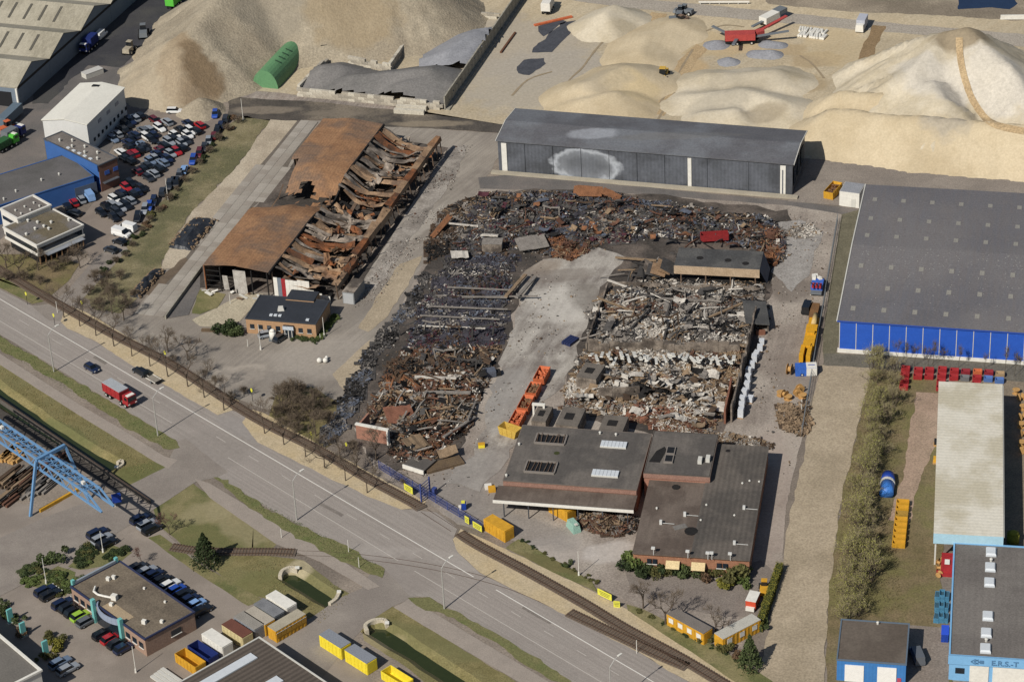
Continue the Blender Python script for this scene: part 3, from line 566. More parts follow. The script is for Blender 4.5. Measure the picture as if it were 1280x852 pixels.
# ---- long grey hall, scorched
def scorch_mat():
    m = mat('scorched_cladding', '#61646b', '#515459', .55, .3, .7, fine=1.5, fine_amt=.15, c3='#46484c', scale3=.12, stripe=(0, .9, .12))
    nt = m.node_tree; b = nt.nodes['Principled BSDF']; L = nt.links.new; src = b.inputs['Base Color'].links[0].from_socket
    co = N(nt, 'ShaderNodeTexCoord').outputs['Object']; mp = N(nt, 'ShaderNodeMapping'); mp.inputs['Location'].default_value = (-22.0, 0, -3.4)
    mp2 = N(nt, 'ShaderNodeMapping'); mp2.inputs['Scale'].default_value = (.088, 0, .165); L(co, mp.inputs[0]); L(mp.outputs[0], mp2.inputs[0])
    ln = N(nt, 'ShaderNodeVectorMath', operation='LENGTH'); L(mp2.outputs[0], ln.inputs[0])
    nz = N(nt, 'ShaderNodeTexNoise'); nz.inputs['Scale'].default_value = .5; L(co, nz.inputs['Vector'])
    ad = N(nt, 'ShaderNodeMath', operation='MULTIPLY_ADD'); L(nz.outputs['Fac'], ad.inputs[0]); ad.inputs[1].default_value = .35; L(ln.outputs['Value'], ad.inputs[2])
    rp = N(nt, 'ShaderNodeValToRGB'); L(ad.outputs[0], rp.inputs[0]); e = rp.color_ramp.elements
    e[0].position = .5; e[0].color = (.10, .10, .10, 1); e[1].position = .98; e[1].color = (0, 0, 0, 1)
    q = e.new(.74); q.color = (.22, .22, .22, 1); q = e.new(.86); q.color = (.62, .62, .62, 1)
    mx = N(nt, 'ShaderNodeMix', data_type='RGBA'); L(rp.outputs[0], mx.inputs[0]); L(src, mx.inputs[6]); mx.inputs[7].default_value = (.55, .58, .62, 1); L(mx.outputs[2], b.inputs['Base Color'])
    return m
ZG = 8.2; A, B, C = (621.7,176.1), (991,205.8), (1007.5,165.3)
o, rz, L0 = fr(A, B, ZG); D0 = 17.7
gh = thing('grey_hall', 'long dark grey warehouse with a soot ring scorched on its front', 'warehouse', o, rz)
body(gh, L0, D0, ZG-.15, m_slate, 1.1, inset=.16)
pj = [0]+[loc_in(rz, o, x, y, ZG*.5)[0] for x, y in ((655,200),(690,203),(725,206),(760,209),(795,212),(830,214),(861,217),(883,219),(935,223),(978,226))]+[L0]
ms = scorch_mat()
for a_, b_ in zip(pj, pj[1:]): MB().box(((a_+b_)/2, .05, ZG/2), (b_-a_-.12, .14, ZG-.35)).build('wall_panel', ms, gh)
for x in (1.6, pj[7], pj[10]): boxpart(gh, 'white_pilaster', (x, -.12, ZG/2-.2), (1.3 if x != pj[7] else .9, .18, ZG-.5), m_white)
r_ = gable_roof(gh, L0, D0, ZG, 1.1, patches(mat('scorched_roof', '#5d5d61', '#525256', .75, .2, .7, fine=2, fine_amt=.2, c3='#6c6f74', scale3=.07, streak=(0, 10, 1.2, .35, '#605f60')), [(742,170,8.5,7,2.6,-.1,'#9a9da3',.6),(850,172,8.8,16,2,-.08,'#6b6966',.4)]), .35)
for x in (-.36, L0+.36):
    b = MB(); b.beam((x, -.35, ZG+.16), (x, D0/2, ZG+1.26), .16, .3); b.beam((x, D0/2, ZG+1.26), (x, D0+.35, ZG+.16), .16, .3); b.build('verge_trim', m_trim, gh)
boxpart(gh, 'downpipe', (pj[9]+8.2, -.2, 3.4), (.25, .2, 6.5), m_slate); boxpart(gh, 'loading_ledge', (L0/2, -1.3, .25), (L0+3, 1.4, .5), mat('ledge_concrete', '#a9a190', '#968e7e', .9, .3, .6))
for q in range(3): boxpart(gh, 'side_window', (L0+.05, 3+q*5, 4.2), (.1, 3.4, 4.5), m_glass)
# ---- blue hall
ZB = 7.6; o, rz, L1 = fr((1048,401), (1280,416.5), ZB); D1 = dep((1048,401), (1080,232), rz, ZB); L1 = 78
bh = thing('blue_hall', 'huge grey-roofed hall with bright blue panel walls', 'warehouse', o, rz)
m_bhr = mat('blue_hall_roof', '#67666a', '#5c5b5f', .8, .12, .9, fine=3, fine_amt=.25, c3='#737070', scale3=.03, streak=(math.pi/2, 12, .8, .4, '#6d6663'), stripe=(math.pi/2, .9, .06))
body(bh, L1, D1, ZB-.2, m_slate, 1.3, inset=.2); gable_roof(bh, L1, D1, ZB, 1.3, m_bhr, .25)
m_blue = mat('blue_panel', '#2a55b0', '#244b9f', .5, .5, .4, fine=2, fine_amt=.1); n = int(L1/3.42)
panels(bh, 'wall_panel', (.3, .02), (L1-.3, .02), .9, ZB-.2, n, m_blue, .16, .2)
for i in range(n+1): boxpart(bh, 'panel_joint', (.3+(L1-.6)*i/n, .0, ZB/2+.4), (.14, .26, ZB-1.2), m_trim)
boxpart(bh, 'plinth', (L1/2, -.05, .45), (L1+.1, .5, .9), m_white); boxpart(bh, 'eaves_trim', (L1/2, -.3, ZB+.1), (L1+.5, .12, .3), plain('blue_trim', '#27489a'))
b = MB(); b.beam((-.3, -.25, ZB+.2), (-.3, D1/2, ZB+1.5), .25, .3); b.beam((-.3, D1/2, ZB+1.5), (-.3, D1+.25, ZB+.2), .25, .3); b.build('verge_trim', m_trim, bh)
m_rl = mat('weathered_rooflight', '#8d8a82', '#7f7c75', .6, 1, .5)
cx = [loc_in(rz, o, 1080, 317, ZB+.6)[0]+k*6.55 for k in range(12)]
for ry in (.06, .20, .34, .56, .70, .86):
    y = D1*(ry+.02); z = ZB+.24+1.3*(1-abs(y-D1/2)/(D1/2))
    for x in cx: MB().box((0, 0, 0), (1.0, 1.7, .1)).build('skylight', m_rl, bh).location = (x, y, z)
    # rows of skylights follow the slope
for ch in bh.children:
    if ch.name.startswith('skylight'): ch.rotation_euler = (math.atan2(1.3, D1/2)*(1 if ch.location.y < D1/2 else -1), 0, 0)
b = MB()
for i in range(260):
    x, y = rnd.uniform(2, 45), D1*(.5-abs(rnd.gauss(0, .18))); s = rnd.uniform(.05, .16)
    if y > .5: b.box((x, y, ZB+.24+1.3*(1-abs(y-D1/2)/(D1/2))), (s, s*1.3, .06), rnd.uniform(0, 3))
q = b.build('roof_litter', plain('litter_grey', '#9b9a95'), bh); q['kind'] = 'stuff'
# ---- white cabin and yellow skip between the halls
o, rz, L_ = fr((1049,257), (1071,260)); t = thing('white_cabin', 'white box cabin with a grey roof between the halls', 'cabin', o, rz)
MB().box((2.4, 2.6, 1.9), (4.8, 5.2, 3.8)).build('wall', m_white, t); boxpart(t, 'roof', (2.4, 2.6, 3.85), (4.6, 5.0, .1), mat('grey_roof', '#8f9196')); boxpart(t, 'door', (3.4, -.03, 1.1), (1, .06, 2.1), m_trim)
def skip_mesh(L_, W_, H_, m, taper=.0, wall=.1):
    b = MB(); x, y = L_/2, W_/2; t = taper
    o_ = [(-x+t, -y, 0), (x-t, -y, 0), (x-t, y, 0), (-x+t, y, 0)]; p_ = [(-x, -y, H_), (x, -y, H_), (x, y, H_), (-x, y, H_)]
    i_ = [(-x+wall, -y+wall, H_), (x-wall, -y+wall, H_), (x-wall, y-wall, H_), (-x+wall, y-wall, H_)]; f_ = [(a+(wall if a < 0 else -wall), c+(wall if c < 0 else -wall), .12) for a, c, _ in o_]
    b.add(o_+p_+i_+f_, [(3,2,1,0)]+[(k, (k+1)%4, 4+(k+1)%4, 4+k) for k in range(4)]+[(4+k, 4+(k+1)%4, 8+(k+1)%4, 8+k) for k in range(4)]+[(8+k, 8+(k+1)%4, 12+(k+1)%4, 12+k) for k in range(4)]+[(12,13,14,15)])
    return b
def skip(label, px, L_, W_, H_, rz, m, taper=.4, load=None, group=None, z=0, name='skip'):
    p = P2(*px); t = thing(name, label, 'skip', (p.x, p.y, z), rz, group)
    skip_mesh(L_, W_, H_, m, taper).build('tub', m, t)
    b = MB()
    for s in (-1, 1):
        for k in range(max(2, int(L_/1.2))): b.box((-L_/2+taper+(k+.5)*(L_-2*taper)/max(2, int(L_/1.2)), s*(W_/2+.04), H_/2), (.1, .08, H_*.9))
    b.build('side_rib', m, t)
    if load:
        b = MB(); rg = random.Random(int(px[0]))
        for i in range(40): b.box((rg.uniform(-.4, .4)*L_, rg.uniform(-.36, .36)*W_, H_*.7+rg.uniform(-.2, .25)), (rg.uniform(.2, .9), rg.uniform(.1, .5), rg.uniform(.1, .4)), M=Matrix.Rotation(rg.uniform(0, 3), 3, (rg.random(), rg.random(), rg.random()+.2)))
        q = b.build('rubble_load', load, t); q['kind'] = 'stuff'
    return t
m_yel = mat('yellow_paint', '#cc9a2e', '#a97e28', .6, .8, .7, fine=3, fine_amt=.15); m_lyel = mat('bright_yellow_paint', '#e3cf3a', '#cfb92f', .55, 1, .4, fine=3, fine_amt=.12)
m_red = mat('red_paint', '#a12f33', '#7f2428', .55, 1, .6, fine=3, fine_amt=.2); m_orange = mat('orange_paint', '#c66a43', '#a55637', .6, 1, .6, fine=3, fine_amt=.2)
m_lb = mat('rust_rubble', '#7b5c43', '#5d4635', .9, 1, .7)
skip('yellow open skip half full of sand beside the white cabin', (1041,243), 6, 2.4, 2.0, rz+1.45, m_yel, .2, m_lb)
# ---- white-roofed shed
ZW = 7.2; o, rz, LW = fr((1168.7,666.4), (1252.7,670.8), ZW); DW_ = dep((1168.7,666.4), (1186.1,478.8), rz, ZW)
ws = thing('white_roof_shed', 'long shed with a ribbed cream-white roof and pale blue gable', 'shed', o, rz)
m_lb2 = mat('pale_blue_cladding', '#a3c4d2', '#93b6c5', .6, .5, .4, fine=2, fine_amt=.1)
boxpart(ws, 'wall', ((3.6+LW)/2, .1, ZW/2-.1), (LW-3.8, .2, ZW-.3), m_lb2); boxpart(ws, 'wall', (LW/2, DW_-.1, ZW/2-.1), (LW-.3, .2, ZW-.3), m_lb2); boxpart(ws, 'wall', (.15, DW_/2+4, ZW/2-.1), (.2, DW_-8.6, ZW-.3), m_lb2); boxpart(ws, 'wall', (LW-.15, DW_/2, ZW/2-.1), (.2, DW_-.5, ZW-.3), m_lb2); boxpart(ws, 'corner_post', (.2, .2, ZW/2-.2), (.3, .3, ZW-.4), m_trim); boxpart(ws, 'partition', (1.9, 8.2, ZW/2-.2), (3.3, .15, ZW-.5), m_dark)
gable_roof(ws, LW, DW_, ZW, .0, mat('cream_roof_sheet', '#d2cdbf', '#c6c0b0', .7, .25, .6, fine=2, fine_amt=.12, stripe=(math.pi/2, 1.0, .10), c3='#b5ad97', scale3=.1), .25)
boxpart(ws, 'fascia', (LW/2, -.3, ZW-.9), (LW+.5, .12, 2.2), m_lb2); boxpart(ws, 'gutter', (LW+.33, DW_/2, ZW-.1), (.22, DW_, .25), m_trim)
# ---- light blue works with lettering
ZE = 5.4; o, rz, LE = fr((1187,818.5), (1280,824.7), ZE); DE = dep((1187,818.5), (1198,679), rz, ZE); LE = 36
er = thing('light_blue_works', 'light blue works building with lettering above white doors', 'building', o, rz); m_lblue = mat('light_blue_cladding', '#78a9d0', '#6c9dc4', .55, .5, .3, fine=2, fine_amt=.08)
body(er, LE, DE, ZE-.21, m_lblue, inset=.0); flat_roof(er, LE, DE, ZE, mat('grey_felt_roof', '#6b6662', '#605b57', .9, .3, .7, fine=3, fine_amt=.25, c3='#75706b', scale3=.08, stripe=(0, 1.2, .05)), m_lblue, .3, .3)
boxpart(er, 'fascia', (LE/2, -.18, ZE-.75), (LE+.4, .16, 1.9), m_lblue)
for px, py in ((1239,689),(1238,708),(1237,727),(1235,769),(1233,790),(1232,809.5)):
    x, y = loc_in(rz, o, px, py, ZE+.3); b = MB(); b.box((x, y, ZE+.18), (1.9, 2.5, .36)); b.box((x, y, ZE+.5), (1.9, 2.5, .28), top=.8); b.build('skylight_dome', m_sky, er)
for px, py in ((1239,699),(1233,799)): x, y = loc_in(rz, o, px, py, ZE+.4); vent(er, x, y, ZE, .35, .8)
for a_, b_ in ((1212,1236),(1241,1290)):
    x0, x1 = loc_in(rz, o, a_, 843, 3.6)[0], loc_in(rz, o, b_, 843, 3.6)[0]; boxpart(er, 'roller_door', ((x0+x1)/2, -.06, 1.75), (x1-x0, .16, 3.5), m_white)
boxpart(er, 'window', (1.9, -.03, 2.2), (1.6, .1, 1.2), m_glass)
def text_part(parent, s, x, y, z, size, m, rx=math.pi/2, rz=0, name='lettering', ext=.03):
    cu = bpy.data.curves.new(name, 'FONT'); cu.body = s; cu.size = size; cu.extrude = ext; cu.align_x = 'LEFT'; cu.offset = .02*size
    tmp = bpy.data.objects.new(name, cu); COL.objects.link(tmp); dg = bpy.context.evaluated_depsgraph_get(); me = bpy.data.meshes.new_from_object(tmp.evaluated_get(dg)); COL.objects.unlink(tmp); bpy.data.objects.remove(tmp)
    me.materials.clear(); me.materials.append(m); ob = link(name, me, parent); ob.location = (x, y, z); ob.rotation_euler = (rx, 0, rz); return ob
m_letter = plain('letter_grey_blue', '#4d7599')
lx = loc_in(rz, o, 1239, 830, ZE-.7)[0]; text_part(er, 'E.R.S.-T', lx, -.30, ZE-1.35, 1.5, m_letter)
b = MB()
for k, sg in ((0, -1), (.55, -1), (1.5, 1)):
    x = lx-3.5+k; b.beam((x, -.3, ZE-.8), (x-sg*.75, -.3, ZE-.3), .06, .18); b.beam((x, -.3, ZE-.8), (x-sg*.75, -.3, ZE-1.3), .06, .18)
b.box((lx-1.6, -.3, ZE-.8), (.7, .06, .7)); b.build('logo', m_letter, er)
# ---- small blue garage
ZS = 4.6; o, rz, LS = fr((1046.2,824), (1132.5,830.2), ZS); DS = dep((1046.2,824), (1053.7,774), rz, ZS)
sb = thing('blue_garage', 'small blue garage with a flat brown roof and two white doors', 'garage', o, rz); m_mblue = mat('mid_blue_cladding', '#3f78b5', '#366ba5', .55, .5, .4, fine=2, fine_amt=.1, stripe=(0, .6, .08))
body(sb, LS, DS, ZS-.21, m_mblue); flat_roof(sb, LS, DS, ZS, mat('brown_felt', '#5b524a', '#50483f', .9, .3, .7, fine=2.5, fine_amt=.2, c3='#655c53', scale3=.15), plain('garage_edge', '#5c6a78'), .25, .25)
for x0, x1 in ((1056,1080), (1097,1121)):
    a_, b_ = loc_in(rz, o, x0, 832, 3.4)[0], loc_in(rz, o, x1, 832, 3.4)[0]; boxpart(sb, 'white_door', ((a_+b_)/2, -.06, 1.9), (b_-a_, .16, 3.6), plain('door_white', '#e4e2de'))
boxpart(sb, 'sign', (LS-1.1, -.06, .9), (.7, .1, 1.3), plain('sign_red', '#b0485a')); vent(sb, 6.5, DS-.6, ZS, .3, .6)
# ---- skips, machines and stacks by the white-roofed shed
m_sk = [m_red, mat('dull_red_paint', '#93303a', '#6f232b', .6, 1, .6), m_orange, plain('grey_steel', '#6c6d70'), plain('blue_steel', '#4f6fa8'), mat('beige_bin', '#a89070')]
cols = [(1132,464,4,[0,0,0,0],'beside the leafless bushes'),(1148,466,2,[0,0],''),(1162,466,2,[0,0],''),(1178,465,4,[0,0,0,0],''),(1193,467,2,[0,0],''),(1207,468,2,[1,3],''),(1222,468,3,[2,0,0],''),(1236,469,2,[1,4],''),(1250,471,2,[5,4],'')]
cname = {0: 'red', 1: 'dull red', 2: 'orange', 3: 'grey', 4: 'blue', 5: 'beige'}
for x, y, n, ks, _ in cols:
    for i in range(n):
        k = ks[i]; lab = 'small %s open-top scrap skip in the row behind the white-roofed shed' % cname[k]
        if x == 1132: lab = 'small red scrap skip in the column beside the leafless bushes'
        skip(lab, (x-.8*i, y+7.6*i), 1.25, 1.75, 1.15, rz+math.pi/2+rnd.uniform(-.06, .06), m_sk[k], .2, group='scrap skips by the blue hall')
p = P2(1108,622); t = thing('blue_machine', 'blue round tank machine in the brush beside the sand lane', 'machine', (p.x, p.y), rz+math.pi/2)
m_db = mat('deep_blue_paint', '#1f3f95', '#18337c', .5, 1, .5); m_mb = mat('mid_blue_paint', '#3f78c4', '#3568ae', .5, 1, .5)
MB().cyl((0, 0, .9), (3.4, 0, .9), 1.35, n=16).build('tank', m_mb, t, True); MB().cyl((3.5, 0, .9), (4.0, 0, .9), 1.5, n=16).build('ring', m_trim, t); MB().cyl((4.05, 0, 1.1), (6.4, 0, 1.1), 1.45, 1.2, n=16).build('drum', m_db, t, True)
for s in (-1, 1): MB().cyl((1, s*1.2, .45), (1, s*1.55, .45), .45, n=12).build('wheel', m_dark, t)
p = P2(1127,655)
for i in range(8):
    q = P2(1128.5-.75*i, 632+7.3*i); skip('yellow small scrap skip in the single row beside the dirt track', (1128.5-.75*i, 632+7.3*i), 1.35, 2.4, 1.2, rz+math.pi/2, m_yel if i != 2 else mat('rusty_yellow', '#a8863a', '#7b5f2a'), .15, group='yellow skips in the brush')
rg = random.Random(3)
for i in range(9):
    k = i % 3; j = i//3; q = P2(1172+k*5.5-j*.6, 748+j*13.5); t = thing('blue_crate', 'teal blue steel crate stacked against the light blue works', 'crate', (q.x, q.y), rz+rg.uniform(-.1, .1), 'teal crates by the light blue works')
    skip_mesh(1.0, 1.9, 1.1+.4*(k == 1), m_db).build('tub', mat('teal_steel', '#4a7f9c', '#3a6a86', .6, 1, .6), t); boxpart(t, 'load', (0, 0, .95), (.8, 1.6, .2), mat('teal_load', '#3a5a6a', '#26404d'))
q = P2(1181,797); t = thing('blue_container', 'deep blue closed waste container against the light blue works', 'container', (q.x, q.y), rz); MB().box((0, 0, .9), (1.3, 2.8, 1.8)).build('body', m_db, t); boxpart(t, 'lid', (0, 0, 1.84), (1.36, 2.86, .08), plain('lid_blue', '#2c4fc0'))
# yard corner between shed and works: red press, wooden reels
q = P2(1184,716); t = thing('red_machine', 'red box machine with a white hood in the gap by the works', 'machine', (q.x, q.y), rz)
MB().box((0, 1.2, 1.3), (2.4, 3.4, 2.6)).build('housing', m_red, t); boxpart(t, 'hood', (-.1, -.2, 2.75), (.9, 1.2, .3), m_white); boxpart(t, 'base', (-.5, -.6, .3), (3, 1.2, .6), m_red)
m_wood = mat('reel_wood', '#b9915a', '#a07a48', .85, 1, .6, fine=4)
def reel(px, r, w, rz, label, tilt=math.pi/2, z=None):
    q = P2(*px); t = thing('cable_reel', label, 'cable reel', (q.x, q.y), rz, 'wooden cable reels')
    for s in (-1, 1):
        b = MB(); a = (0, s*w/2, r) if tilt else (0, 0, w/2+s*w/2+.03); c = (0, s*w/2+.07, r) if tilt else (0, 0, w/2+s*w/2+.1); b.cyl(a, c, r, n=14); b.build('flange', m_wood, t)
    b = MB(); b.cyl((0, -w/2, r) if tilt else (0, 0, .1), (0, w/2, r) if tilt else (0, 0, w), r*.5, n=10); b.build('drum', m_wood, t)
for i, (px, py) in enumerate(((1174,706),(1179,702),(1173,712),(1174,720))): reel((px, py), .55, .8, rg.uniform(0, 3), 'small wooden cable reel beside the red box machine')
for i, (px, py) in enumerate(((1270,492),(1276,500),(1279,512),(1278,524),(1276,534),(1280,545),(1277,557),(1280,566))): reel((px, py), .8, 1.0, rg.uniform(0, 3), 'wooden cable reel beside the long white-roofed shed', i % 2)
for px, py, lab in ((1171,578,'yellow pallet crate on the grass beside the white-roofed shed'),(1172,556,'dark steel drum crate on the grass beside the white-roofed shed')):
    q = P2(px, py); t = thing('pallet_crate', lab, 'crate', (q.x, q.y), rz); boxpart(t, 'base', (0, 0, .15), (1.6, 1.4, .3), m_wood); boxpart(t, 'box', (0, .1, .75), (1.4, 1.1, .9), m_yel if 'yellow' in lab else m_dark)
q = P2(1266,678); t = thing('round_tank', 'olive yellow round tank in the shadow behind the light blue works', 'tank', (q.x, q.y)); MB().cyl((0, 0, 0), (0, 0, 2.2), 1.2, n=16).build('barrel', mat('olive_tank', '#8a8a2f', '#6b6b22'), t, True); MB().cyl((0, 0, 2.2), (0, 0, 2.5), 1.2, .5, n=16).build('lid', mat('olive_tank'  , '#8a8a2f'), t, True)
# ================================================================ BUILDINGS, LEFT SIDE
# ---- multi-gabled warehouse
ZM = 5.6; o, rz, LM = fr((19.7,110), (137,5), ZM); w = LM/3
mg = thing('gabled_warehouse', 'beige-roofed warehouse of several gabled bays with a dark side wall', 'warehouse', o, rz)
m_beige = mat('beige_roof_sheet', '#a09a8a', '#918b7b', .8, .2, .7, fine=2.5, fine_amt=.2, streak=(math.pi/2+.0, .8, 8, .5, '#aca593'), c3='#878171', scale3=.08)
m_wallg = mat('blue_grey_wall', '#6f7a85', '#636d78', .7, .5, .5, fine=2, fine_amt=.15); DM = 75; RS = 3.4
for i in range(5):
    x0 = i*w; b = MB(); b.add([(x0, -.3, ZM), (x0+w/2, -.3, ZM+RS), (x0+w/2, DM, ZM+RS), (x0, DM, ZM)], [(0,1,2,3)]); b.add([(x0, -.3, ZM-.2), (x0+w/2, -.3, ZM+RS-.2), (x0+w/2, DM, ZM+RS-.2), (x0, DM, ZM-.2)], [(3,2,1,0)]); r1 = b.build('roof', m_beige, mg)
    b = MB(); b.add([(x0+w/2, -.3, ZM+RS), (x0+w, -.3, ZM), (x0+w, DM, ZM), (x0+w/2, DM, ZM+RS)], [(0,1,2,3)]); b.build('roof', m_beige, mg)
    b = MB(); b.add([(x0, 0, ZM-.1), (x0+w, 0, ZM-.1), (x0+w/2, 0, ZM+RS-.2)], [(0,1,2)]); b.build('gable', m_wallg, mg)
    boxpart(mg, 'wall', (x0+w/2, .1, (ZM-.9)/2), (w-.1, .2, ZM-.9), m_wallg); boxpart(mg, 'window_band', (x0+w/2, .15, ZM-.48), (w-.1, .2, .75), m_dark)
    for k in range(6):
        if i in (1, 2) and (i == 2 or k < 4):
            y = 5+k*4.6+(1.5 if i == 1 else 4); sl = math.hypot(w/2, RS); M_ = Matrix.Rotation(-math.atan2(RS, w/2), 3, 'Y'); MB().box((x0+w*.27, y, ZM+RS*.54+.07), (sl*.62, .7, .08), M=M_).build('skylight_strip', plain('dirty_rooflight', '#55524a'), mg)
boxpart(mg, 'end_wall', (-.1, DM/2, ZM/2-.1), (.2, DM, ZM-.2), m_wallg); boxpart(mg, 'open_door', (-.22, 6, 2.2), (.1, 9, 4.2), m_dark); boxpart(mg, 'corner_post', (-.1, -.1, ZM/2), (.5, .5, ZM-.3), m_white)
# ---- white gabled hall
ZH = 8.0; o, rz, LH = fr((108.6,156.4), (155.5,110.5), ZH); DH = dep((108.6,156.4), (50.5,152.3), rz, ZH)
wh = thing('white_hall', 'white hall with a shallow gable roof at the foot of the gravel heap', 'hall', o, rz)
body(wh, LH, DH, ZH-.1, mat('white_hall_wall', '#c9c9c6', '#bcbcb9', .6, .5, .4, fine_amt=.1), .9, inset=.1); gable_roof(wh, LH, DH, ZH, .9, mat('white_hall_roof', '#d8d5ca', '#ccc9be', .6, .3, .5, fine=2, fine_amt=.08), .15)
boxpart(wh, 'roof_hatch', (LH-2.2, DH*.55, ZH+.98), (1.1, 2.0, .35), m_dark)
for k in range(9): boxpart(wh, 'side_window', (3+k*2.3, -.01, 2.6), (.8, .16, .9), m_glass)
for k in range(3): boxpart(wh, 'wall_sign', (7+k*5, .05, 6.0), (1.8, .12, .9), plain('sign_grey', '#8f9095'))
# ---- blue-walled block with brick end
ZK = 7.2; o, rz, LK = fr((123,207.4), (146,197.5), ZK); DK = dep((146,197.5), (79,164), rz, ZK)
bb = thing('blue_brick_block', 'flat-roofed block with blue side, brick end and grey gravel roof', 'building', o, rz); m_bl2 = mat('strong_blue_cladding', '#3a6099', '#33558a', .55, .5, .4, fine_amt=.1)
m_grr = mat('gravel_roof', '#6f6964', '#635d58', .95, .4, .7, fine=3, fine_amt=.25, c3='#7a736d', scale3=.15)
m_brd = mat('brown_brick', '#77584b', '#684b40', .9, 1.2, .6, fine=5)
boxpart(bb, 'brick_wall', (LK/2, .1, ZK/2-.1), (LK, .2, ZK-.2), m_brd); boxpart(bb, 'blue_wall', (.1, DK/2, ZK/2-.1), (.2, DK-.42, ZK-.2), m_bl2); boxpart(bb, 'wall', (LK-.1, DK/2, ZK/2-.1), (.2, DK-.42, ZK-.2), m_slate); boxpart(bb, 'wall', (LK/2, DK-.1, ZK/2-.1), (LK, .2, ZK-.2), m_slate)
flat_roof(bb, LK, DK, ZK, m_grr, m_slate, .3, .3); boxpart(bb, 'blue_parapet', (-.3, DK*.45, ZK-.6), (.25, DK*.9, 1.6), m_bl2)
for k in range(7): vent(bb, LK*(.35+.35*(k % 2)), 3+k*2.6, ZK, .35, .8)
for k in range(5): boxpart(bb, 'rooflight', (1.0, 4.5+k*2.3, ZK+.1), (.6, 1.1, .3), m_sky)
for k in range(2): boxpart(bb, 'wall_emblem', (2.2+k*2.6, -.05, 4.6), (1.4, .08, 1.0), plain('emblem_blue', '#3a5fa8'))
boxpart(bb, 'canopy', (LK*.5, -.5, 2.4), (4.5, 1.0, .2), m_slate)
# ---- dark-roofed works with blue front
ZD = 5.0; o, rz, LD = fr((-60,275.8), (117,220), ZD); DD = dep((117,220), (56,201), rz, ZD)
dk = thing('dark_roof_works', 'low works with a wide dark roof and blue front beside the car park', 'building', o, rz); body(dk, LD, DD, ZD-.21, m_bl2); m_dkr = mat('dark_felt_roof', '#5b5957', '#504e4c', .9, .3, .7, fine=3, fine_amt=.2, c3='#646160', scale3=.1); flat_roof(dk, LD, DD, ZD, m_dkr, m_bl2, .25, .2)
for a_, b_ in ((86,103), (105,121)):
    x0, x1 = loc_in(rz, o, a_, 236, 2)[0], loc_in(rz, o, b_, 232, 2)[0]; boxpart(dk, 'loading_door', ((x0+x1)/2, -.05, 1.7), (x1-x0-.4, .14, 3.2), plain('door_grey', '#4d5563'))
for q in ((52,226),(20,240),(74,219),(5,250)): x, y = loc_in(rz, o, *q, ZD); vent(dk, x, y, ZD, .3, .7)
# ---- white flat office
ZO = 5.4; o, rz, LO = fr((46,307), (104,281.5), ZO); DO = dep((46,307), (.6,286), rz, ZO)
wo = thing('white_flat_office', 'two-level flat-roofed white office with mossy gravel roof by the junction', 'office', o, rz); m_pl = mat('white_plaster', '#cfccc4', '#bdbab2', .7, .6, .4, fine_amt=.1)
boxpart(wo, 'ground_floor', (LO/2, DO/2, 1.2), (LO-1.6, DO-1.6, 2.4), m_dark)
for k in range(9): boxpart(wo, 'column', (.5+k*(LO-1)/8, .3, 1.2), (.25, .25, 2.4), m_brickt)
boxpart(wo, 'upper_floor', (LO/2, DO/2, 3.75), (LO-.3, DO-.3, 2.6), m_pl)
for z in (2.7, 4.9): boxpart(wo, 'white_band', (LO/2, DO/2, z), (LO+.1, DO+.1, .5), m_pl)
boxpart(wo, 'window_band', (LO/2, .13, 3.8), (LO-1, .12, 1.2), m_glass); boxpart(wo, 'window_band', (.13, DO/2, 3.8), (.12, DO-1, 1.2), m_glass)
boxpart(wo, 'awning', (LO*.52, -1.0, 2.75), (LO*.8, 1.5, .12), mat('grey_awning', '#8c9096'))
flat_roof(wo, LO, DO, ZO, mat('mossy_gravel_roof', '#6b6250', '#5d5544', .95, .4, .8, fine=3, c3='#6f6c6c', scale3=.16), m_pl, .3, .35)
for q in ((35,276),(47,278),(64,278),(44,286),(61,286),(86,275),(33,293),(55,283)): x, y = loc_in(rz, o, *q, ZO+.2); vent(wo, x, y, ZO, .4, .7)
o2, rz2, L2 = fr((22,274), (63,257), 6.6); D2 = dep((22,274), (0,262), rz2, 6.6); uo = thing('white_office_wing', 'taller white-edged roof block behind the mossy flat office', 'office', o2, rz2)
body(uo, L2, D2, 6.4, m_pl); flat_roof(uo, L2, D2, 6.6, m_grr, m_pl, .4, .5); boxpart(uo, 'window_band', (.05, D2/2, 4.8), (.14, D2-1, 1.0), m_glass)
for k in range(6): vent(uo, 2+(k % 3)*2.6, 1.5+(k//3)*2.4, 6.6, .3, .5)
# ---- black-roofed brick office
ZB2 = 3.8; o, rz, L3 = fr((306.9,397.7), (394.2,405), ZB2); D3 = dep((306.9,397.7), (326.9,368.9), rz, ZB2)
bo = thing('brick_office', 'tan brick office with a black flat roof in front of the burnt warehouse', 'office', o, rz)
body(bo, L3, D3, ZB2-.21, m_brickt); m_blk = mat('black_roof_felt', '#33363c', '#2b2e33', .7, .3, .6, fine=2.5, fine_amt=.15); flat_roof(bo, L3, D3, ZB2, m_blk, plain('dark_edge', '#3a3d42'), .2, .3)
for k, f in enumerate((.085,.205,.33,.455,.78,.905)):
    wn = boxpart(bo, 'window', (L3*f, -.02, 1.9), (1.0, .12, 1.1), m_glass); boxpart(wn, 'sill', (L3*f, -.1, 1.3), (1.2, .2, .08), m_trim)
dr = boxpart(bo, 'entrance', (L3*.615, -.3, 1.5), (2.4, .7, 3.0), m_glass); boxpart(dr, 'entrance_frame', (L3*.615, -.68, 2.55), (2.5, .06, .9), mat('pale_blue_glass', '#b4bcc4'))
for k in range(3): boxpart(dr, 'mullion', (L3*.615-.8+.8*k, -.67, 1.0), (.12, .06, 2.0), m_white)
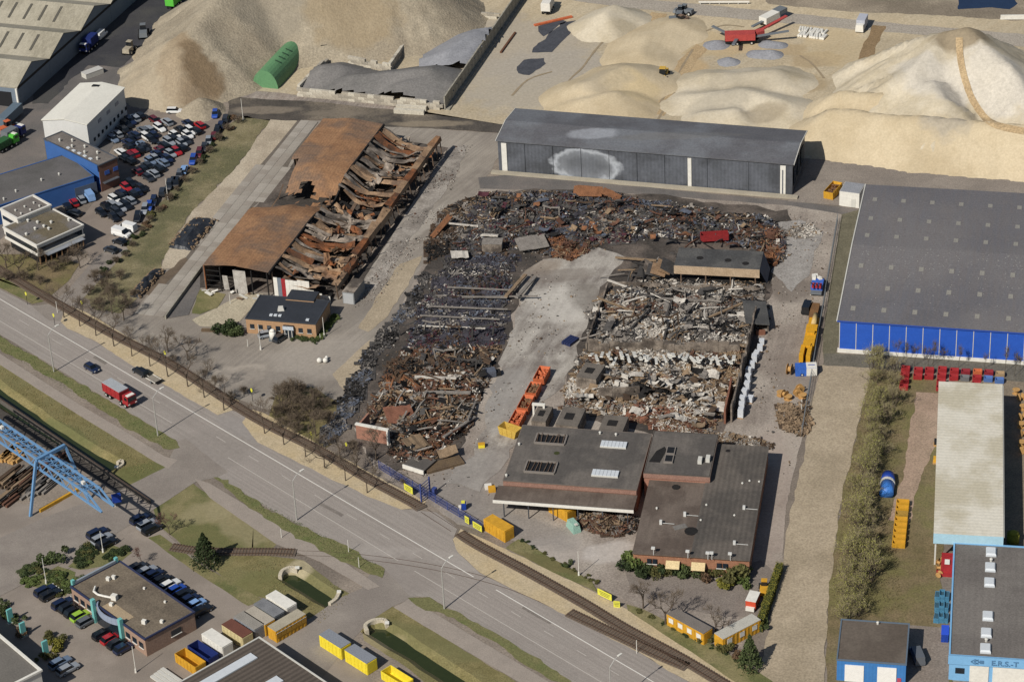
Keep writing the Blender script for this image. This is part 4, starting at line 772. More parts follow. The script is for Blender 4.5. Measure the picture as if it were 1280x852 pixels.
b = MB(); x, y = loc_in(rz, o, 351, 385, ZB2+.5); b.box((x, y, ZB2+.45), (1.5, 1.1, .9), .3, top=.7); b.build('rooftop_unit', m_trim, bo)
for q in ((339,394),(344.5,394.3),(350,394.7),(384.5,400)): x, y = loc_in(rz, o, *q, ZB2); boxpart(bo, 'rooflight', (x, y, ZB2+.12), (.7, .7, .24), m_sky)
o2, rz2, L4 = fr((357,373), (392,376), 4.2); an = thing('black_roof_annex', 'small black-roofed annex between brick office and burnt warehouse', 'annex', o2, rz2); body(an, L4, 4.2, 4.0, m_brickt); flat_roof(an, L4, 4.2, 4.2, m_blk, None)
boxpart(an, 'red_door', (L4+.06, 1.4, 1.2), (.1, 1.0, 2.2), m_red)
# ---- teal-posted flat office and its neighbours at the bottom
ZT = 3.9; o, rz, L5 = fr((88.7,733.4), (181,799), ZT); D5 = dep((88.7,733.4), (148.6,700.6), rz, ZT)
to = thing('teal_post_office', 'flat-roofed brick office with teal posts and a curved entrance parapet', 'office', o, rz); m_brk2 = mat('pinkish_brick', '#9b8170', '#876e5f', .9, 1.2, .5, fine=5, fine_amt=.25)
body(to, L5, D5, ZT-.21, m_brk2); flat_roof(to, L5, D5, ZT, mat('brown_gravel_roof', '#6a6053', '#5b5247', .95, .4, .8, fine=3, c3='#776c5d', scale3=.14), plain('navy_edge', '#2e3450'), .35, .3)
for k in range(11):
    if k in (4, 5, 6): continue
    wn = boxpart(to, 'window', (1.4+k*(L5-2.8)/10, -.02, 2.0), (1.3, .12, 1.2), m_glass); boxpart(wn, 'sill', (1.4+k*(L5-2.8)/10, -.1, 1.35), (1.5, .2, .1), m_white)
m_teal = mat('teal_paint', '#6fb0ac', '#5f9f9c', .55, 1, .4, fine_amt=.1)
wn = boxpart(to, 'end_window', (L5-.02+.04, 6.8, 2.0), (.12, 2.2, 1.2), m_glass); boxpart(wn, 'sill', (L5+.1, 6.8, 1.35), (.2, 2.4, .1), m_white)
for f, n_ in ((.33, 0), (.70, 1)): MB().box((L5*f, -.35, 2.6), (.75, .75, 5.2)).build('teal_post', m_teal, to)
for f in (.06, .94): boxpart(to, 'teal_post', (-.2, D5*f, 2.6), (.6, .6, 5.0), m_teal)
boxpart(to, 'grey_parapet', (-.1, D5/2, ZT+.35), (.4, D5*.86, .8), plain('parapet_grey', '#8a929a'))
b = MB(); nseg = 10
for k in range(nseg):
    a0, a1 = [math.pi*(.12+.76*q/nseg) for q in (k, k+1)]; p = lambda a: (L5*.515+L5*.19*math.cos(a), 1.6-2.6*math.sin(a)); x0, y0 = p(a0); x1, y1 = p(a1)
    b.beam((x0, y0, ZT-.2), (x1, y1, ZT-.2), .25, 1.3)
b.build('curved_parapet', plain('parapet_blue_grey', '#8b96a8'), to); boxpart(to, 'entrance_glass', (L5*.515, -.4, 1.5), (L5*.3, .2, 2.6), m_glass); boxpart(to, 'roof_terrace', (L5*.55, 1.6, ZT+.04), (L5*.3, 2.2, .08), mat('tan_deck', '#a8957a'))
b = MB(); pts = [loc_in(rz, o, *q, ZT+.6) for q in ((119,732),(117,738),(122,742),(130,744),(140,746))]
for a_, c_ in zip(pts, pts[1:]): b.cyl((*a_, ZT+.5), (*c_, ZT+.5), .22, n=6)
b.build('air_duct', m_white, to)
for q, sz in (((143,746),1.1),((139,754),.7),((135,722),.7),((142,720),.7),((180,776),.8),((202,775),.6),((180,733),.4),((206,750),.4)):
    x, y = loc_in(rz, o, *q, ZT+.5); boxpart(to, 'rooftop_unit', (x, y, ZT+sz*.5), (sz, sz*.8, sz), m_white, .4)
# concrete shed at the bottom edge
o, rz, L6 = fr((466,892), (324,796.3), 5.0); sh = thing('ribbed_roof_shed', 'dark ribbed-roof shed with a long white rooflight by the containers', 'shed', o, rz); D6 = 34
body(sh, L6, D6, 4.79, m_slate); flat_roof(sh, L6, D6, 5.0, mat('ribbed_brown_roof', '#5f564e', '#544c44', .9, .3, .6, fine=3, fine_amt=.2, stripe=(0, 1.1, .35)), m_trim, .25, .3)
x0, y0 = loc_in(rz, o, 315, 821, 5); boxpart(sh, 'rooflight', (x0, y0+9, 5.1), (2.0, 19, .3), m_sky); x0, y0 = loc_in(rz, o, 350, 848, 5); boxpart(sh, 'rooflight', (x0, y0+6, 5.1), (2.0, 12, .3), m_sky)
o, rz, L7 = fr((51,838), (-60,744), 6.0); k7 = thing('white_edge_office', 'flat grey roof with a white edge beside the planted beds', 'office', o, rz)
body(k7, L7, 34, 5.79, m_pl); flat_roof(k7, L7, 34, 6.0, mat('grey_roof_felt', '#6b6761', '#605c57', .9, .3, .6, fine=3, fine_amt=.2), m_white, .4, .5)
boxpart(k7, 'raised_roof_edge', (L7/2, 9, 6.3), (L7-2, .5, .6), m_white); boxpart(k7, 'raised_roof', (L7/2-.3, 20, 6.3), (L7-4, 20, .6), mat('grey_roof_felt', '#6b6761'))
# ================================================================ BURNT WAREHOUSE
m_rust = mat('rusted_roof_sheet', '#937052', '#7b583e', .85, .22, .8, fine=2.5, fine_amt=.3, c3='#6a5a4e', scale3=.11, streak=(0, 1.0, 9, .35, '#a27c5a'), stripe=(math.pi/2, .8, .10), bump=.1)
m_rust2 = mat('orange_rust', '#8c5836', '#5f3d28', .85, .5, .9, fine=3, fine_amt=.35, c3='#4a382c', scale3=.2)
m_ashy = mat('ashen_sheet', '#a09487', '#75695d', .9, .5, .9, fine=3, fine_amt=.35, c3='#3d3733', scale3=.2)
m_tanr = mat('scorched_tan_sheet', '#a3876b', '#80674f', .85, .4, .9, fine=3, fine_amt=.3, c3='#54443a', scale3=.18)
m_char = mat('charred', '#242221', '#171616', .9, .6, .7, fine=3, fine_amt=.4)
m_steel = mat('burnt_steel', '#6d5a4a', '#4c4038', .8, .8, .7, fine=4)
ZQ = 6.3; o, rz, LQ = fr((404,148), (253,331.5), ZQ); W1 = dep((404,148), (480,153.5), rz, ZQ); W2 = 15.0
bw = thing('burnt_warehouse', 'fire-gutted warehouse with a rusty sagging roof and a collapsed second bay', 'warehouse', o, rz)
zone('sooty_floor', [(404,160),(560,185),(440,372),(250,360),(240,352)], g_soot, 9, .4)
def rz_left(u, v):            # roof height of the standing bay: u along, v across (0..1)
    z = ZQ+.8*(1-abs(v-.5)*2)
    sag = math.exp(-((u-.485)/.085)**2)
    z -= sag*(5.0-1.6*v)
    if .27 < u < .62: z -= max(0, .38-v)*9*math.sin((u-.27)/.35*math.pi)
    return max(z+.18*noise.fractal(Vector((u*9, v*4, 2)), 1, 2, 4)*(1+4*sag), .5)
nu, nv = 84, 16; b = MB()
for i in range(nu+1):
    for j in range(nv+1): b.v.append((LQ*i/nu, W1*j/nv, rz_left(i/nu, j/nv)))
for i in range(nu):
    for j in range(nv):
        u, v = (i+.5)/nu, (j+.5)/nv; hole = (.40 < u < .56 and v < .62+.2*noise.noise(Vector((u*30, v*6, 1))) and noise.noise(Vector((u*40, v*5, 7))) > -.12) or (.44 < u < .535 and noise.noise(Vector((u*60, v*6, 4))) > -.05) or (.29 < u < .42 and v < .12)
        if not hole: a = i*(nv+1)+j; b.f.append((a, a+1, a+nv+2, a+nv+1)); b.m.append(0)
b.build('sagging_roof', m_rust, bw, False)
b = MB()
for u0, u1 in ((0, .27), (.62, 1)):
    n = 12
    for k in range(n):
        a_, c_ = u0+(u1-u0)*k/n, u0+(u1-u0)*(k+1)/n; b.box((LQ*(a_+c_)/2, .06, ZQ/2-.1), (LQ*(c_-a_)-.02, .12, ZQ-.2))
b.build('side_wall', mat('grey_burnt_wall', '#77706a', '#5d5752', .85, .4, .7), bw)
b = MB()
for k in range(26):
    a0, a1 = k/26, (k+1)/26; b.beam((LQ*a0, W1+.25, rz_left(a0, 1)-.2), (LQ*a1, W1+.25, rz_left(a1, 1)-.2), .35, .6)
b.build('valley_gutter', m_char, bw)
for k in range(13):
    x = LQ*(.02+.96*k/12); 
    for y in (.4, W1+.3):
        if y < 1 and .27 < k/12 < .62: b = MB(); b.beam((x, 0, 0), (x+rnd.uniform(-1, 1), 2.5+rnd.uniform(-1, 1), 4.2), .3, .3); b.build('leaning_column', m_steel, bw)
        else: MB().box((x, y, 2.9), (.3, .3, 5.8)).build('column', m_steel, bw)
# collapsed bay: torn roof strips hanging from the gutter
for k in range(56):
    u = .01+.98*k/56+rnd.uniform(-.006, .006); wd = LQ/56*rnd.uniform(.5, 1.6); ends = rnd.uniform(.75, 1.0); b = MB(); n = 9; ph = rnd.uniform(0, 9)
    front = u > .62
    hi = ZQ-.2+rnd.uniform(-.3, .2); mid = (rnd.uniform(2.2, 3.4) if front else rnd.uniform(.8, 2.0)); far = (rnd.uniform(2.5, 4.2) if front else rnd.uniform(2.0, 4.6))
    if .44 < u < .56: hi, mid, far = 2.5, .7, 1.2
    tw = rnd.uniform(-.3, .3); y1 = W2*ends
    for j in range(n+1):
        t = j/n; y = W1+.5+y1*t; z = (1-t)**2*hi+2*t*(1-t)*(mid-.6)+t*t*far+.7*noise.noise(Vector((ph, t*4, 0)))
        for s in (-.5, .5): b.v.append((LQ*u+wd*s*(1+.3*noise.noise(Vector((ph, t*3, s))))+1.0*tw*t*10*.3, y, max(.15, z+tw*s*4*t+.2*noise.noise(Vector((ph+9, t*6, s))))))
    j0, j1 = (0, n) if rnd.random() < .6 else ((0, rnd.randint(4, 8)) if rnd.random() < .5 else (rnd.randint(1, 4), n))
    for j in range(j0, j1): b.f.append((2*j, 2*j+1, 2*j+3, 2*j+2)); b.m.append(0)
    m_ = rnd.choice((m_ashy, m_tanr, m_tanr, m_rust2, m_ashy) if (front or u < .12) else (m_ashy, m_ashy, m_tanr, m_tanr, m_char)); q = b.build('torn_roof_sheet', m_, bw); q.location = (0, 0, 0)
    yaw = rnd.gauss(0, .16); cx_, cy_ = LQ*u, W1+.5; q.matrix_basis = Matrix.Translation((cx_, cy_, rnd.uniform(-.3, .4))) @ Matrix.Rotation(yaw, 4, 'Z') @ Matrix.Translation((-cx_, -cy_, 0))
# crumpled, folded sheets heaped on the fallen bay
for k in range(90):
    u = rnd.uniform(.02, .97); y = W1+rnd.uniform(1.5, W2-.5); L_, W_ = rnd.uniform(1.8, 5), rnd.uniform(1.2, 3.2); b = MB(); nn = 4; ph = rnd.uniform(0, 99); a_ = rnd.uniform(.6, 1.6)
    for i in range(nn+1):
        for j in range(nn+1): b.v.append((L_*(i/nn-.5)*(1-.25*abs(noise.noise(Vector((ph, i, j))))), W_*(j/nn-.5), a_*noise.noise(Vector((ph+i*.7, j*.5, 3)))+.5*a_*abs(i/nn-.5)))
    for i in range(nn):
        for j in range(nn): q_ = i*(nn+1)+j; b.f.append((q_, q_+1, q_+nn+2, q_+nn+1)); b.m.append(0)
    o_ = b.build('crumpled_sheet', rnd.choice((m_ashy, m_ashy, m_tanr, m_tanr, m_char, m_rust2, m_rust)), bw); o_.location = (LQ*u, y, rnd.uniform(1.4, 3.4)+(.8 if u > .62 else 0)); o_.rotation_euler = (rnd.gauss(0, .45), rnd.gauss(0, .45), rnd.uniform(0, 6.28))
# standing outer frame with its rusty fascia band
segs = ((.02, .17, 5.2), (.17, .50, 5.0), (.50, .60, 4.0), (.60, .80, 4.4), (.80, .97, 3.4))
for a0, a1, z in segs:
    n = max(1, int((a1-a0)*14))
    for k in range(n):
        q0, q1 = a0+(a1-a0)*k/n, a0+(a1-a0)*(k+1)/n; dz = rnd.uniform(-.25, .25); y = W1+W2+.6
        b = MB(); b.add([(LQ*q0, y-1.5-dz*2, z+.3+dz), (LQ*q1, y-1.5+dz, z+.3), (LQ*q1, y, z+dz), (LQ*q0, y, z)], [(0,1,2,3)]); b.add([(LQ*q0, y, z), (LQ*q1, y, z+dz), (LQ*q1, y+.3, z-1.0-dz), (LQ*q0, y+.3, z-1.1)], [(0,1,2,3)]); b.build('fascia_panel', rnd.choice((m_rust2, m_rust, m_tanr)), bw)
for k in range(24):
    x = LQ*(.02+.95*k/23); lean = rnd.uniform(-.6, .6); b = MB(); b.beam((x, W1+W2+.6, 0), (x+lean, W1+W2+.3+rnd.uniform(-.5, .3), 4.4), .22, .22); b.build('column', m_steel, bw)
    if k % 2: b = MB(); b.beam((x, W1+W2+.7, .2), (x+rnd.uniform(-1.5, 1.5), W1+W2+2.6, rnd.uniform(2, 3.4)), .18, .18); b.build('leaning_girt', m_ashy, bw)
for k in range(150):
    u = rnd.uniform(.05, .98); y = W1+rnd.uniform(1, W2); b = MB(); p = Vector((LQ*u, y, rnd.uniform(.4, 3))); d = Vector((rnd.uniform(-4, 4), rnd.uniform(-4, 4), rnd.uniform(-1.2, 1.6))); b.beam(p-d/2, p+d/2, rnd.choice((.2, .25, .9, 1.4)), rnd.choice((.1, .25))); b.build('twisted_beam', rnd.choice((m_steel, m_ashy, m_char, m_rust2)), bw)
# front wall remains
for x0, x1, z0, z1, tl in ((.47,.66,.0,6.2,.25),(.30,.38,.6,4.5,.5)): 
    MB().box((LQ+.2, W1*(x0+x1)/2, (z0+z1)/2), (.1, W1*(x1-x0), z1-z0), M=Matrix.Rotation(tl*.25, 3, 'Y')).build('hanging_wall_panel', mat('scorched_white_panel', '#b9b5ae', '#8f8a83', .6, .8, .7), bw)
for k in range(12): b = MB(); y = W1*rnd.random(); p = Vector((LQ+rnd.uniform(.2, 2.6), y, rnd.uniform(.2, .7))); d = Vector((rnd.uniform(-.8, .8), rnd.uniform(-2.4, 2.4), rnd.uniform(-.3, .8))); b.beam(p-d/2, p+d/2, rnd.uniform(.3, .9), .1); b.build('fallen_panel', rnd.choice((m_white, m_trim, m_tanr)), bw)
for k in range(5): MB().box((LQ, W1*(.02+.24*k), ZQ/2), (.25, .25, ZQ)).build('column', m_char if k else m_rust2, bw)
for k in range(4): MB().box((LQ-.2, W1*.12, 1.2+k*1.3), (.2, W1*.24, .18)).build('wall_rail', m_char, bw)
n = 14; b = MB()
for k in range(n):
    y0, y1 = W1+1.0+13.5*k/n, W1+1.0+13.5*(k+1)/n; top = 4.9-(.25*k if k > 8 else 0)+rnd.uniform(-.3, .2)
    MB().box((LQ-.3, (y0+y1)/2, top/2), (.14, y1-y0-.03, top)).build('wall_panel', m_white if k not in (1, 2) else (plain('grey_door', '#6f7780') if k == 1 else m_red), bw)
# grey box store beside it
o2, rz2, _ = fr((429,379), (444,381)); t = thing('grey_store', 'grey steel box store leaning against the burnt warehouse', 'container', o2, rz2)
MB().box((1.4, 3.2, 1.5), (2.8, 6.4, 3.0)).build('body', mat('grey_store_steel', '#8b8d8e', '#7d7f80', .6, .6, .4, stripe=(0, .5, .2)), t); boxpart(t, 'roof', (1.4, 3.2, 3.03), (2.84, 6.44, .06), m_ashy); boxpart(t, 'door', (1.4, -.04, 1.4), (2.4, .06, 2.6), plain('store_door', '#a5a7a8'))
# ================================================================ DARK OFFICE COMPLEX
m_felt = mat('dark_felt', '#57534f', '#4d4946', .9, .3, .6, fine=3, fine_amt=.2, c3='#6b655f', scale3=.13, streak=(math.pi/2, 6, .9, .4, '#4a4643'))
m_felt2 = mat('ribbed_felt', '#55504b', '#4a4642', .9, .3, .6, fine=3, fine_amt=.2, stripe=(0, 1.0, .18), c3='#676059', scale3=.12)
m_felt3 = mat('brownish_felt', '#5b5048', '#50463f', .9, .3, .6, fine=3, fine_amt=.2, c3='#6f645b', scale3=.14, streak=(math.pi/2, 5, .8, .4, '#4b423c'))
m_pbr = mat('pink_brick', '#9c7260', '#866052', .9, 1.2, .6, fine=5, fine_amt=.25)
Z1 = 5.2; o, rz, LA = fr((628.9,600), (795.5,612), Z1); DA = dep((628.9,600), (654.2,531.1), rz, Z1)
g1 = thing('dark_roof_office', 'large dark flat-roofed hall with skylights and a white-edged front canopy', 'building', o, rz)
body(g1, LA, DA, Z1-.21, m_pbr); flat_roof(g1, LA, DA, Z1, m_felt, plain('felt_edge', '#6b625a'), .12, .2)
boxpart(g1, 'brick_band', (LA/2, -.12, Z1-.62), (LA, .2, .75), mat('dull_pink_brick', '#937264', '#7f6156', .9, 1.2, .6, fine=5))
boxpart(g1, 'canopy_roof', (LA/2-.4, -2.7, 3.85), (LA+1.2, 5.2, .3), m_felt3); boxpart(g1, 'canopy_fascia', (LA/2-.4, -5.35, 3.75), (LA+1.3, .15, .65), m_white)
boxpart(g1, 'glass_front', (LA/2, -.4, 1.6), (LA-2, .2, 3.0), m_dark)
for k in range(6): boxpart(g1, 'canopy_post', (1+k*(LA-2)/5, -5.0, 1.8), (.2, .2, 3.6), m_slate)
def burnt_light(q0, q1, z):       # burnt-out rooflight: frame, dark hole, bent bars
    (x0, y0), (x1, y1) = loc_in(rz, o, *q0, z), loc_in(rz, o, *q1, z); x0, x1, y0, y1 = min(x0, x1), max(x0, x1), min(y0, y1), max(y0, y1)
    f = MB(); 
    for c, d in (((x0+x1)/2, y0), (x1-x0, .3)), (((x0+x1)/2, y1), (x1-x0, .3)), ((x0, (y0+y1)/2), (.3, y1-y0-.31)), ((x1, (y0+y1)/2), (.3, y1-y0-.31)): f.box((c[0], c[1], z+.2), (d[0], d[1], .4))
    fo = f.build('burnt_rooflight', plain('rooflight_kerb', '#7d766f'), g1); boxpart(fo, 'burnt_hole', ((x0+x1)/2, (y0+y1)/2, z+.06), (x1-x0-.3, y1-y0-.3, .06), m_dark)
    for k in range(7): x = x0+(x1-x0)*(k+.5)/7; bb_ = MB(); bb_.beam((x, y0+.2, z+.3), (x+rnd.uniform(-.4, .4), y1-.2, z+rnd.uniform(.2, .6)), .12, .1); bb_.build('bent_bar', m_steel, fo)
burnt_light((668,554), (709,545), Z1); burnt_light((655,590), (697,579), Z1)
for q0, q1 in (((748,559),(790,550)), ((737,595),(780,586))):
    (x0, y0), (x1, y1) = loc_in(rz, o, *q0, Z1+.4), loc_in(rz, o, *q1, Z1+.4); b = MB(); b.box(((x0+x1)/2-.3, (y0+y1)/2, Z1+.15), (abs(x1-x0)-1, 2.2, .3)); sk = b.build('skylight', m_trim, g1)
    for k in range(7): boxpart(sk, 'pane', ((x0+x1)/2-.3+(k-3)*(abs(x1-x0)-1)/7, (y0+y1)/2, Z1+.36), ((abs(x1-x0)-1)/7-.06, 2.0, .12), m_sky)
for q in ((750,541),(770,543),(649,555),(633,594)): x, y = loc_in(rz, o, *q, Z1+.2); vent(g1, x, y, Z1, .3, .6)
x, y = loc_in(rz, o, 696, 566, Z1); MB().cyl((x, y, Z1+.003), (x, y, Z1+.02), .6, n=10).build('moss_patch', mat('moss', '#3c4020'), g1)
# brick middle block
o, rz, LBk = fr((805,590.5), (887,595.5), 5.9); DBk = dep((805,590.5), (816.7,538), rz, 5.9); g2 = thing('brick_middle_block', 'brick-edged dark flat roof with a scorched open hatch', 'building', o, rz)
body(g2, LBk, DBk, 5.69, m_pbr); flat_roof(g2, LBk, DBk, 5.9, m_felt, plain('felt_edge', '#6b625a'), .1, .2); boxpart(g2, 'brick_band', (LBk/2, -.12, 5.3), (LBk+.2, .2, .9), mat('dull_pink_brick', '#937264'))
(x0, y0), (x1, y1) = loc_in(rz, o, 828, 578, 5.9), loc_in(rz, o, 847, 559, 5.9)
for k in range(2):
    h_ = boxpart(g2, 'open_hatch', ((x0+x1)/2, y0+1.1+k*3.0, 6.1), (x1-x0-.5, 2.6, .4), plain('rooflight_kerb', '#7d766f')); boxpart(h_, 'burnt_hole', ((x0+x1)/2, y0+1.1+k*3.0, 6.32), (x1-x0-.9, 2.1, .06), m_dark)
x, y = loc_in(rz, o, 821, 572, 5.9); b = MB(); b.add([(x-1.4, y-1.6, 5.93), (x+.8, y-1.6, 5.93), (x+1.6, y+3, 5.93), (x+1.0, y+4.2, 5.93), (x-.4, y+2.5, 5.93)], [(0,1,2,3,4)]); b.build('scorch_mark', m_char, g2)
for q in ((875,575),(885,573)): x, y = loc_in(rz, o, *q, 6.3); boxpart(g2, 'rooftop_unit', (x, y, 6.3), (.8, 1.6, .9), m_trim)
# lower ribbed-roof wings
ZL = 4.2; o, rz, LC = fr((791,691), (936.5,700.5), ZL); DC = dep((936.5,700.5), (963.6,560), rz, ZL); xs = loc_in(rz, o, 864, 696, ZL)[0]; D4 = dep((791,691), (806,600), rz, ZL)
g3 = thing('low_office_wings', 'low brick office wings with dark ribbed roofs, awnings and ivy front', 'office', o, rz)
boxpart(g3, 'left_wing', (xs/2, D4/2+.2, ZL/2-.1), (xs-.02, D4-.4, ZL-.2), m_brick); boxpart(g3, 'right_wing', ((xs+LC)/2, DC/2+.2, ZL/2-.1), (LC-xs-.02, DC-.4, ZL-.2), m_brick)
boxpart(g3, 'left_roof', (xs/2-.1, D4/2, ZL), (xs, D4+.2, .25), m_felt3); boxpart(g3, 'right_roof', ((xs+LC)/2, DC/2, ZL+.12), (LC-xs+.3, DC+.3, .3), m_felt2)
for f0, f1 in ((.115,.21),(.715,.82)):
    for k in range(2): x = LC*(f0+(f1-f0)*(k+.5)/2); wn = boxpart(g3, 'window', (x, .16, 2.5), (LC*(f1-f0)/2-.25, .12, 1.1), m_glass); boxpart(wn, 'sill', (x, .1, 1.9), (LC*(f1-f0)/2-.1, .2, .1), m_white)
for f in (.345,.565): b = MB(); x = LC*f; b.add([(x-1.3, .1, 3.0), (x+1.3, .1, 3.0), (x+1.3, -1.3, 2.1), (x-1.3, -1.3, 2.1)], [(0,3,2,1)]); b.add([(x-1.3, .1, 2.95), (x+1.3, .1, 2.95), (x+1.3, -1.3, 2.05), (x-1.3, -1.3, 2.05)], [(0,1,2,3)]); b.build('awning', mat('cream_awning', '#cdb98f', '#bfa97f', .8), g3)
m_fl = plain('floodlight_grey', '#c8c8c4')
def flood(q, zz=ZL): 
    x, y = loc_in(rz, o, *q, zz); b = MB(); b.cyl((x, y, zz), (x, y, zz+1.3), .07, n=6); b.box((x-.1, y+.2, zz+1.4), (.7, .5, .35)); b.build('flue_with_cowl', m_fl, g3)
for q in ((817,693),(860,697),(885,699),(890,699),(913,700)): flood(q)
for q in ((856,642),(826,652),(930,634),(918,678)): x, y = loc_in(rz, o, *q, ZL+.6); b = MB(); b.box((x, y, ZL+.55), (.5, .5, .9)); b.beam((x, y, ZL+.4), (x+2.6, y, ZL+.35), .08, .08); b.build('flue_with_pipe', m_fl, g3)
for q in ((821,635),(918,644),(928,604),(937,601),(949,602),(883,631),(876,650)): x, y = loc_in(rz, o, *q, ZL+.3); vent(g3, x, y, ZL, .25, .6)
for q, s in (((864,663),1.3),((910,563),.5),((845,608),.8)): x, y = loc_in(rz, o, *q, ZL+.3); MB().cyl((x, y, ZL+.14), (x, y, ZL+.30), s, n=11).build('burn_hole', m_char, g3)
x, y = loc_in(rz, o, 850, 658, ZL+.2); MB().box((x, y, ZL+.18), (2.6, 1.4, .1), .5).build('pale_patch', mat('pale_patch', '#77736e'), g3)
# debris yard corner
# ================================================================ RUBBLE
pal = {'black': m_char, 'char': mat('char_grey', '#4f4c4a', '#393735', .9, .7, .7, fine=3), 'purple': mat('burnt_goods', '#413f46', '#302e34', .9, .6, .7, fine=3),
       'rust': mat('rust_scrap', '#68493a', '#493429', .85, .6, .8, fine=3), 'orust': mat('orange_scrap', '#82593d', '#62422d', .85, .6, .7, fine=3), 'grey': mat('grey_rubble', '#857f78', '#6c6660', .95, .6, .7, fine=3),
       'white': mat('ash_white', '#c4beb4', '#a49d93', .95, .6, .6, fine=3), 'tan': mat('tan_rubble', '#8b7760', '#6f5d49', .95, .6, .7, fine=3), 'brown': mat('brown_rubble', '#544436', '#3d3128', .95, .6, .7, fine=3), 'wine': mat('wine_red_scrap', '#4f2a32', '#381d24', .8, .6, .7, fine=3), 'brick': mat('brick_rubble', '#855b49', '#684535', .95, .6, .7, fine=3), 'blue': mat('blue_grey_sheet', '#5b606b', '#484d57', .7, .6, .7)}
def rubble(name, label, px, n, weights, hgt=.9, size=(.15, .6), seed=1, bed='char', sheets=.25, sticks=.2, cat='rubble', beds=None, rowdir=None):
    rg = random.Random(seed); poly = [P2(*p) for p in px]; poly = fract(poly, 2.5, 2.2, seed); keys = [bed]+[k for k in weights if k != bed]; mats = [pal[k] for k in keys]; ws = [weights.get(k, .0) for k in keys]
    xs = [p.x for p in poly]; ys = [p.y for p in poly]; b = MB(); st = 1.6
    def edge(x, y): return min(((Vector((x, y))-a).length for a in poly))
    def h(x, y): return max(.12, hgt*(.45+1.5*noise.fractal(Vector((x*.2, y*.2, seed)), 1, 2, 4))*min(1, edge(x, y)/3.5))
    idx = {}; nx, ny = int((max(xs)-min(xs))/st)+2, int((max(ys)-min(ys))/st)+2
    def V(i, j):
        if (i, j) not in idx: x, y = min(xs)+i*st, min(ys)+j*st; idx[(i, j)] = len(b.v); b.v.append((x, y, h(x, y)))
        return idx[(i, j)]
    for i in range(nx):
        for j in range(ny):
            if inside((min(xs)+(i+.5)*st, min(ys)+(j+.5)*st), poly): b.f.append((V(i,j), V(i+1,j), V(i+1,j+1), V(i,j+1))); b.m.append(0)
    for x, y in scatter(poly, n, rg):
        cl = noise.noise(Vector((x*.11, y*.11, seed+5))); w = [q*math.exp(5.0*noise.noise(Vector((x*.10, y*.10, 11*k+seed)))+4.0*noise.noise(Vector((x*.38, y*.38, 7*k+seed)))) for k, q in enumerate(ws)]
        m = rg.choices(range(len(keys)), w)[0]; z = h(x, y); r = rg.random(); s = size[0]*.7+(size[1]-size[0])*rg.random()**2.6
        M_ = Matrix.Rotation(rg.uniform(0, 6.3), 3, 'Z') @ Matrix.Rotation(rg.gauss(0, .3), 3, 'X') @ Matrix.Rotation(rg.gauss(0, .3), 3, 'Y')
        if r < sheets:
            L_, W_ = s*rg.uniform(1.6, 3), s*rg.uniform(.7, 1.3); c1, c2 = rg.uniform(-.5, .5)*s, rg.uniform(-.5, .5)*s
            vs = [M_ @ Vector((L_*(t-.5), W_*q, (c1, 0, 0, c2)[k])) + Vector((x, y, z+.25*s+.1)) for k, t in enumerate((0, .33, .66, 1)) for q in (-.5, .5)]
            b.add(vs, [(0,1,3,2),(2,3,5,4),(4,5,7,6)], m)
        elif r < sheets+sticks: d = M_ @ Vector((s*rg.uniform(2, 4.5), 0, 0)); p = Vector((x, y, z+.2)); b.beam(p-d/2, p+d/2, .12+.1*s, .1+.1*s, m)
        else: b.box((x, y, z+.1*s), (s, s*rg.uniform(.4, 1), s*rg.uniform(.25, .7)), M=M_, m=m)
    o = b.build(name, mats); return tag(o, label, cat, None, 'stuff')
g_b = zone('burnt_floor', [(598,240),(740,236),(985,262),(1000,300),(965,350),(955,380),(940,460),(920,525),(880,555),(700,520),(715,450),(745,372),(690,330),(655,345),(632,440),(605,490),(575,560),(530,595),(470,575),(435,530),(450,480),(500,400),(540,320)], g_soot, 6, 2.0, 2.5)
zone('concrete_roadway', [(650,345),(680,325),(745,310),(782,322),(762,345),(745,375),(722,440),(705,480),(660,520),(630,580),(600,615),(555,605),(590,570),(612,500),(628,440),(652,380)], g_conc, 9, 2.0, 2.4)
rubble('burnt_rubble', 'wide field of black and rusty burnt scrap below the grey hall', [(600,243),(700,240),(760,242),(860,258),(960,272),(985,290),(975,330),(945,312),(870,300),(800,300),(745,310),(690,322),(650,312),(610,320),(560,318),(585,270)], 15750, {'black': 1.6, 'char': 3, 'purple': 3, 'brown': 1.8, 'rust': 1.3, 'grey': 1.8, 'white': .5, 'wine': .4, 'blue': 1.3, 'tan': .7}, 1.1, (.14, .75), 21)
rubble('burnt_rubble', 'dark purple-black burnt goods lying in rows left of the pale roadway', [(560,322),(650,318),(640,350),(628,430),(600,445),(505,440),(520,400),(540,355)], 8820, {'purple': 4.5, 'black': 1.2, 'char': 2, 'blue': 1.6, 'grey': 1, 'brown': 1, 'wine': .4, 'white': .25}, .9, (.14, .6), 22, 'purple', .12, .15)
rubble('burnt_rubble', 'tangle of rusty and black scrap with a white ash patch behind the brick wall stump', [(505,438),(625,432),(612,470),(600,500),(590,530),(560,560),(525,590),(490,570),(478,530),(460,525),(475,480)], 9660, {'black': 2, 'char': 2, 'rust': 2.4, 'orust': .7, 'brown': 2.2, 'grey': 1.7, 'tan': 1.5, 'white': .7}, 1.5, (.15, .85), 23, 'brown', .25, .3)
rubble('white_rubble', 'heap of whitish stone rubble amid the rusty scrap tangle', [(535,500),(555,494),(572,505),(575,525),(560,540),(540,525)], 1470, {'white': 4, 'grey': 2, 'tan': .6}, 1.8, (.2, .7), 24, 'grey', .15, .1)
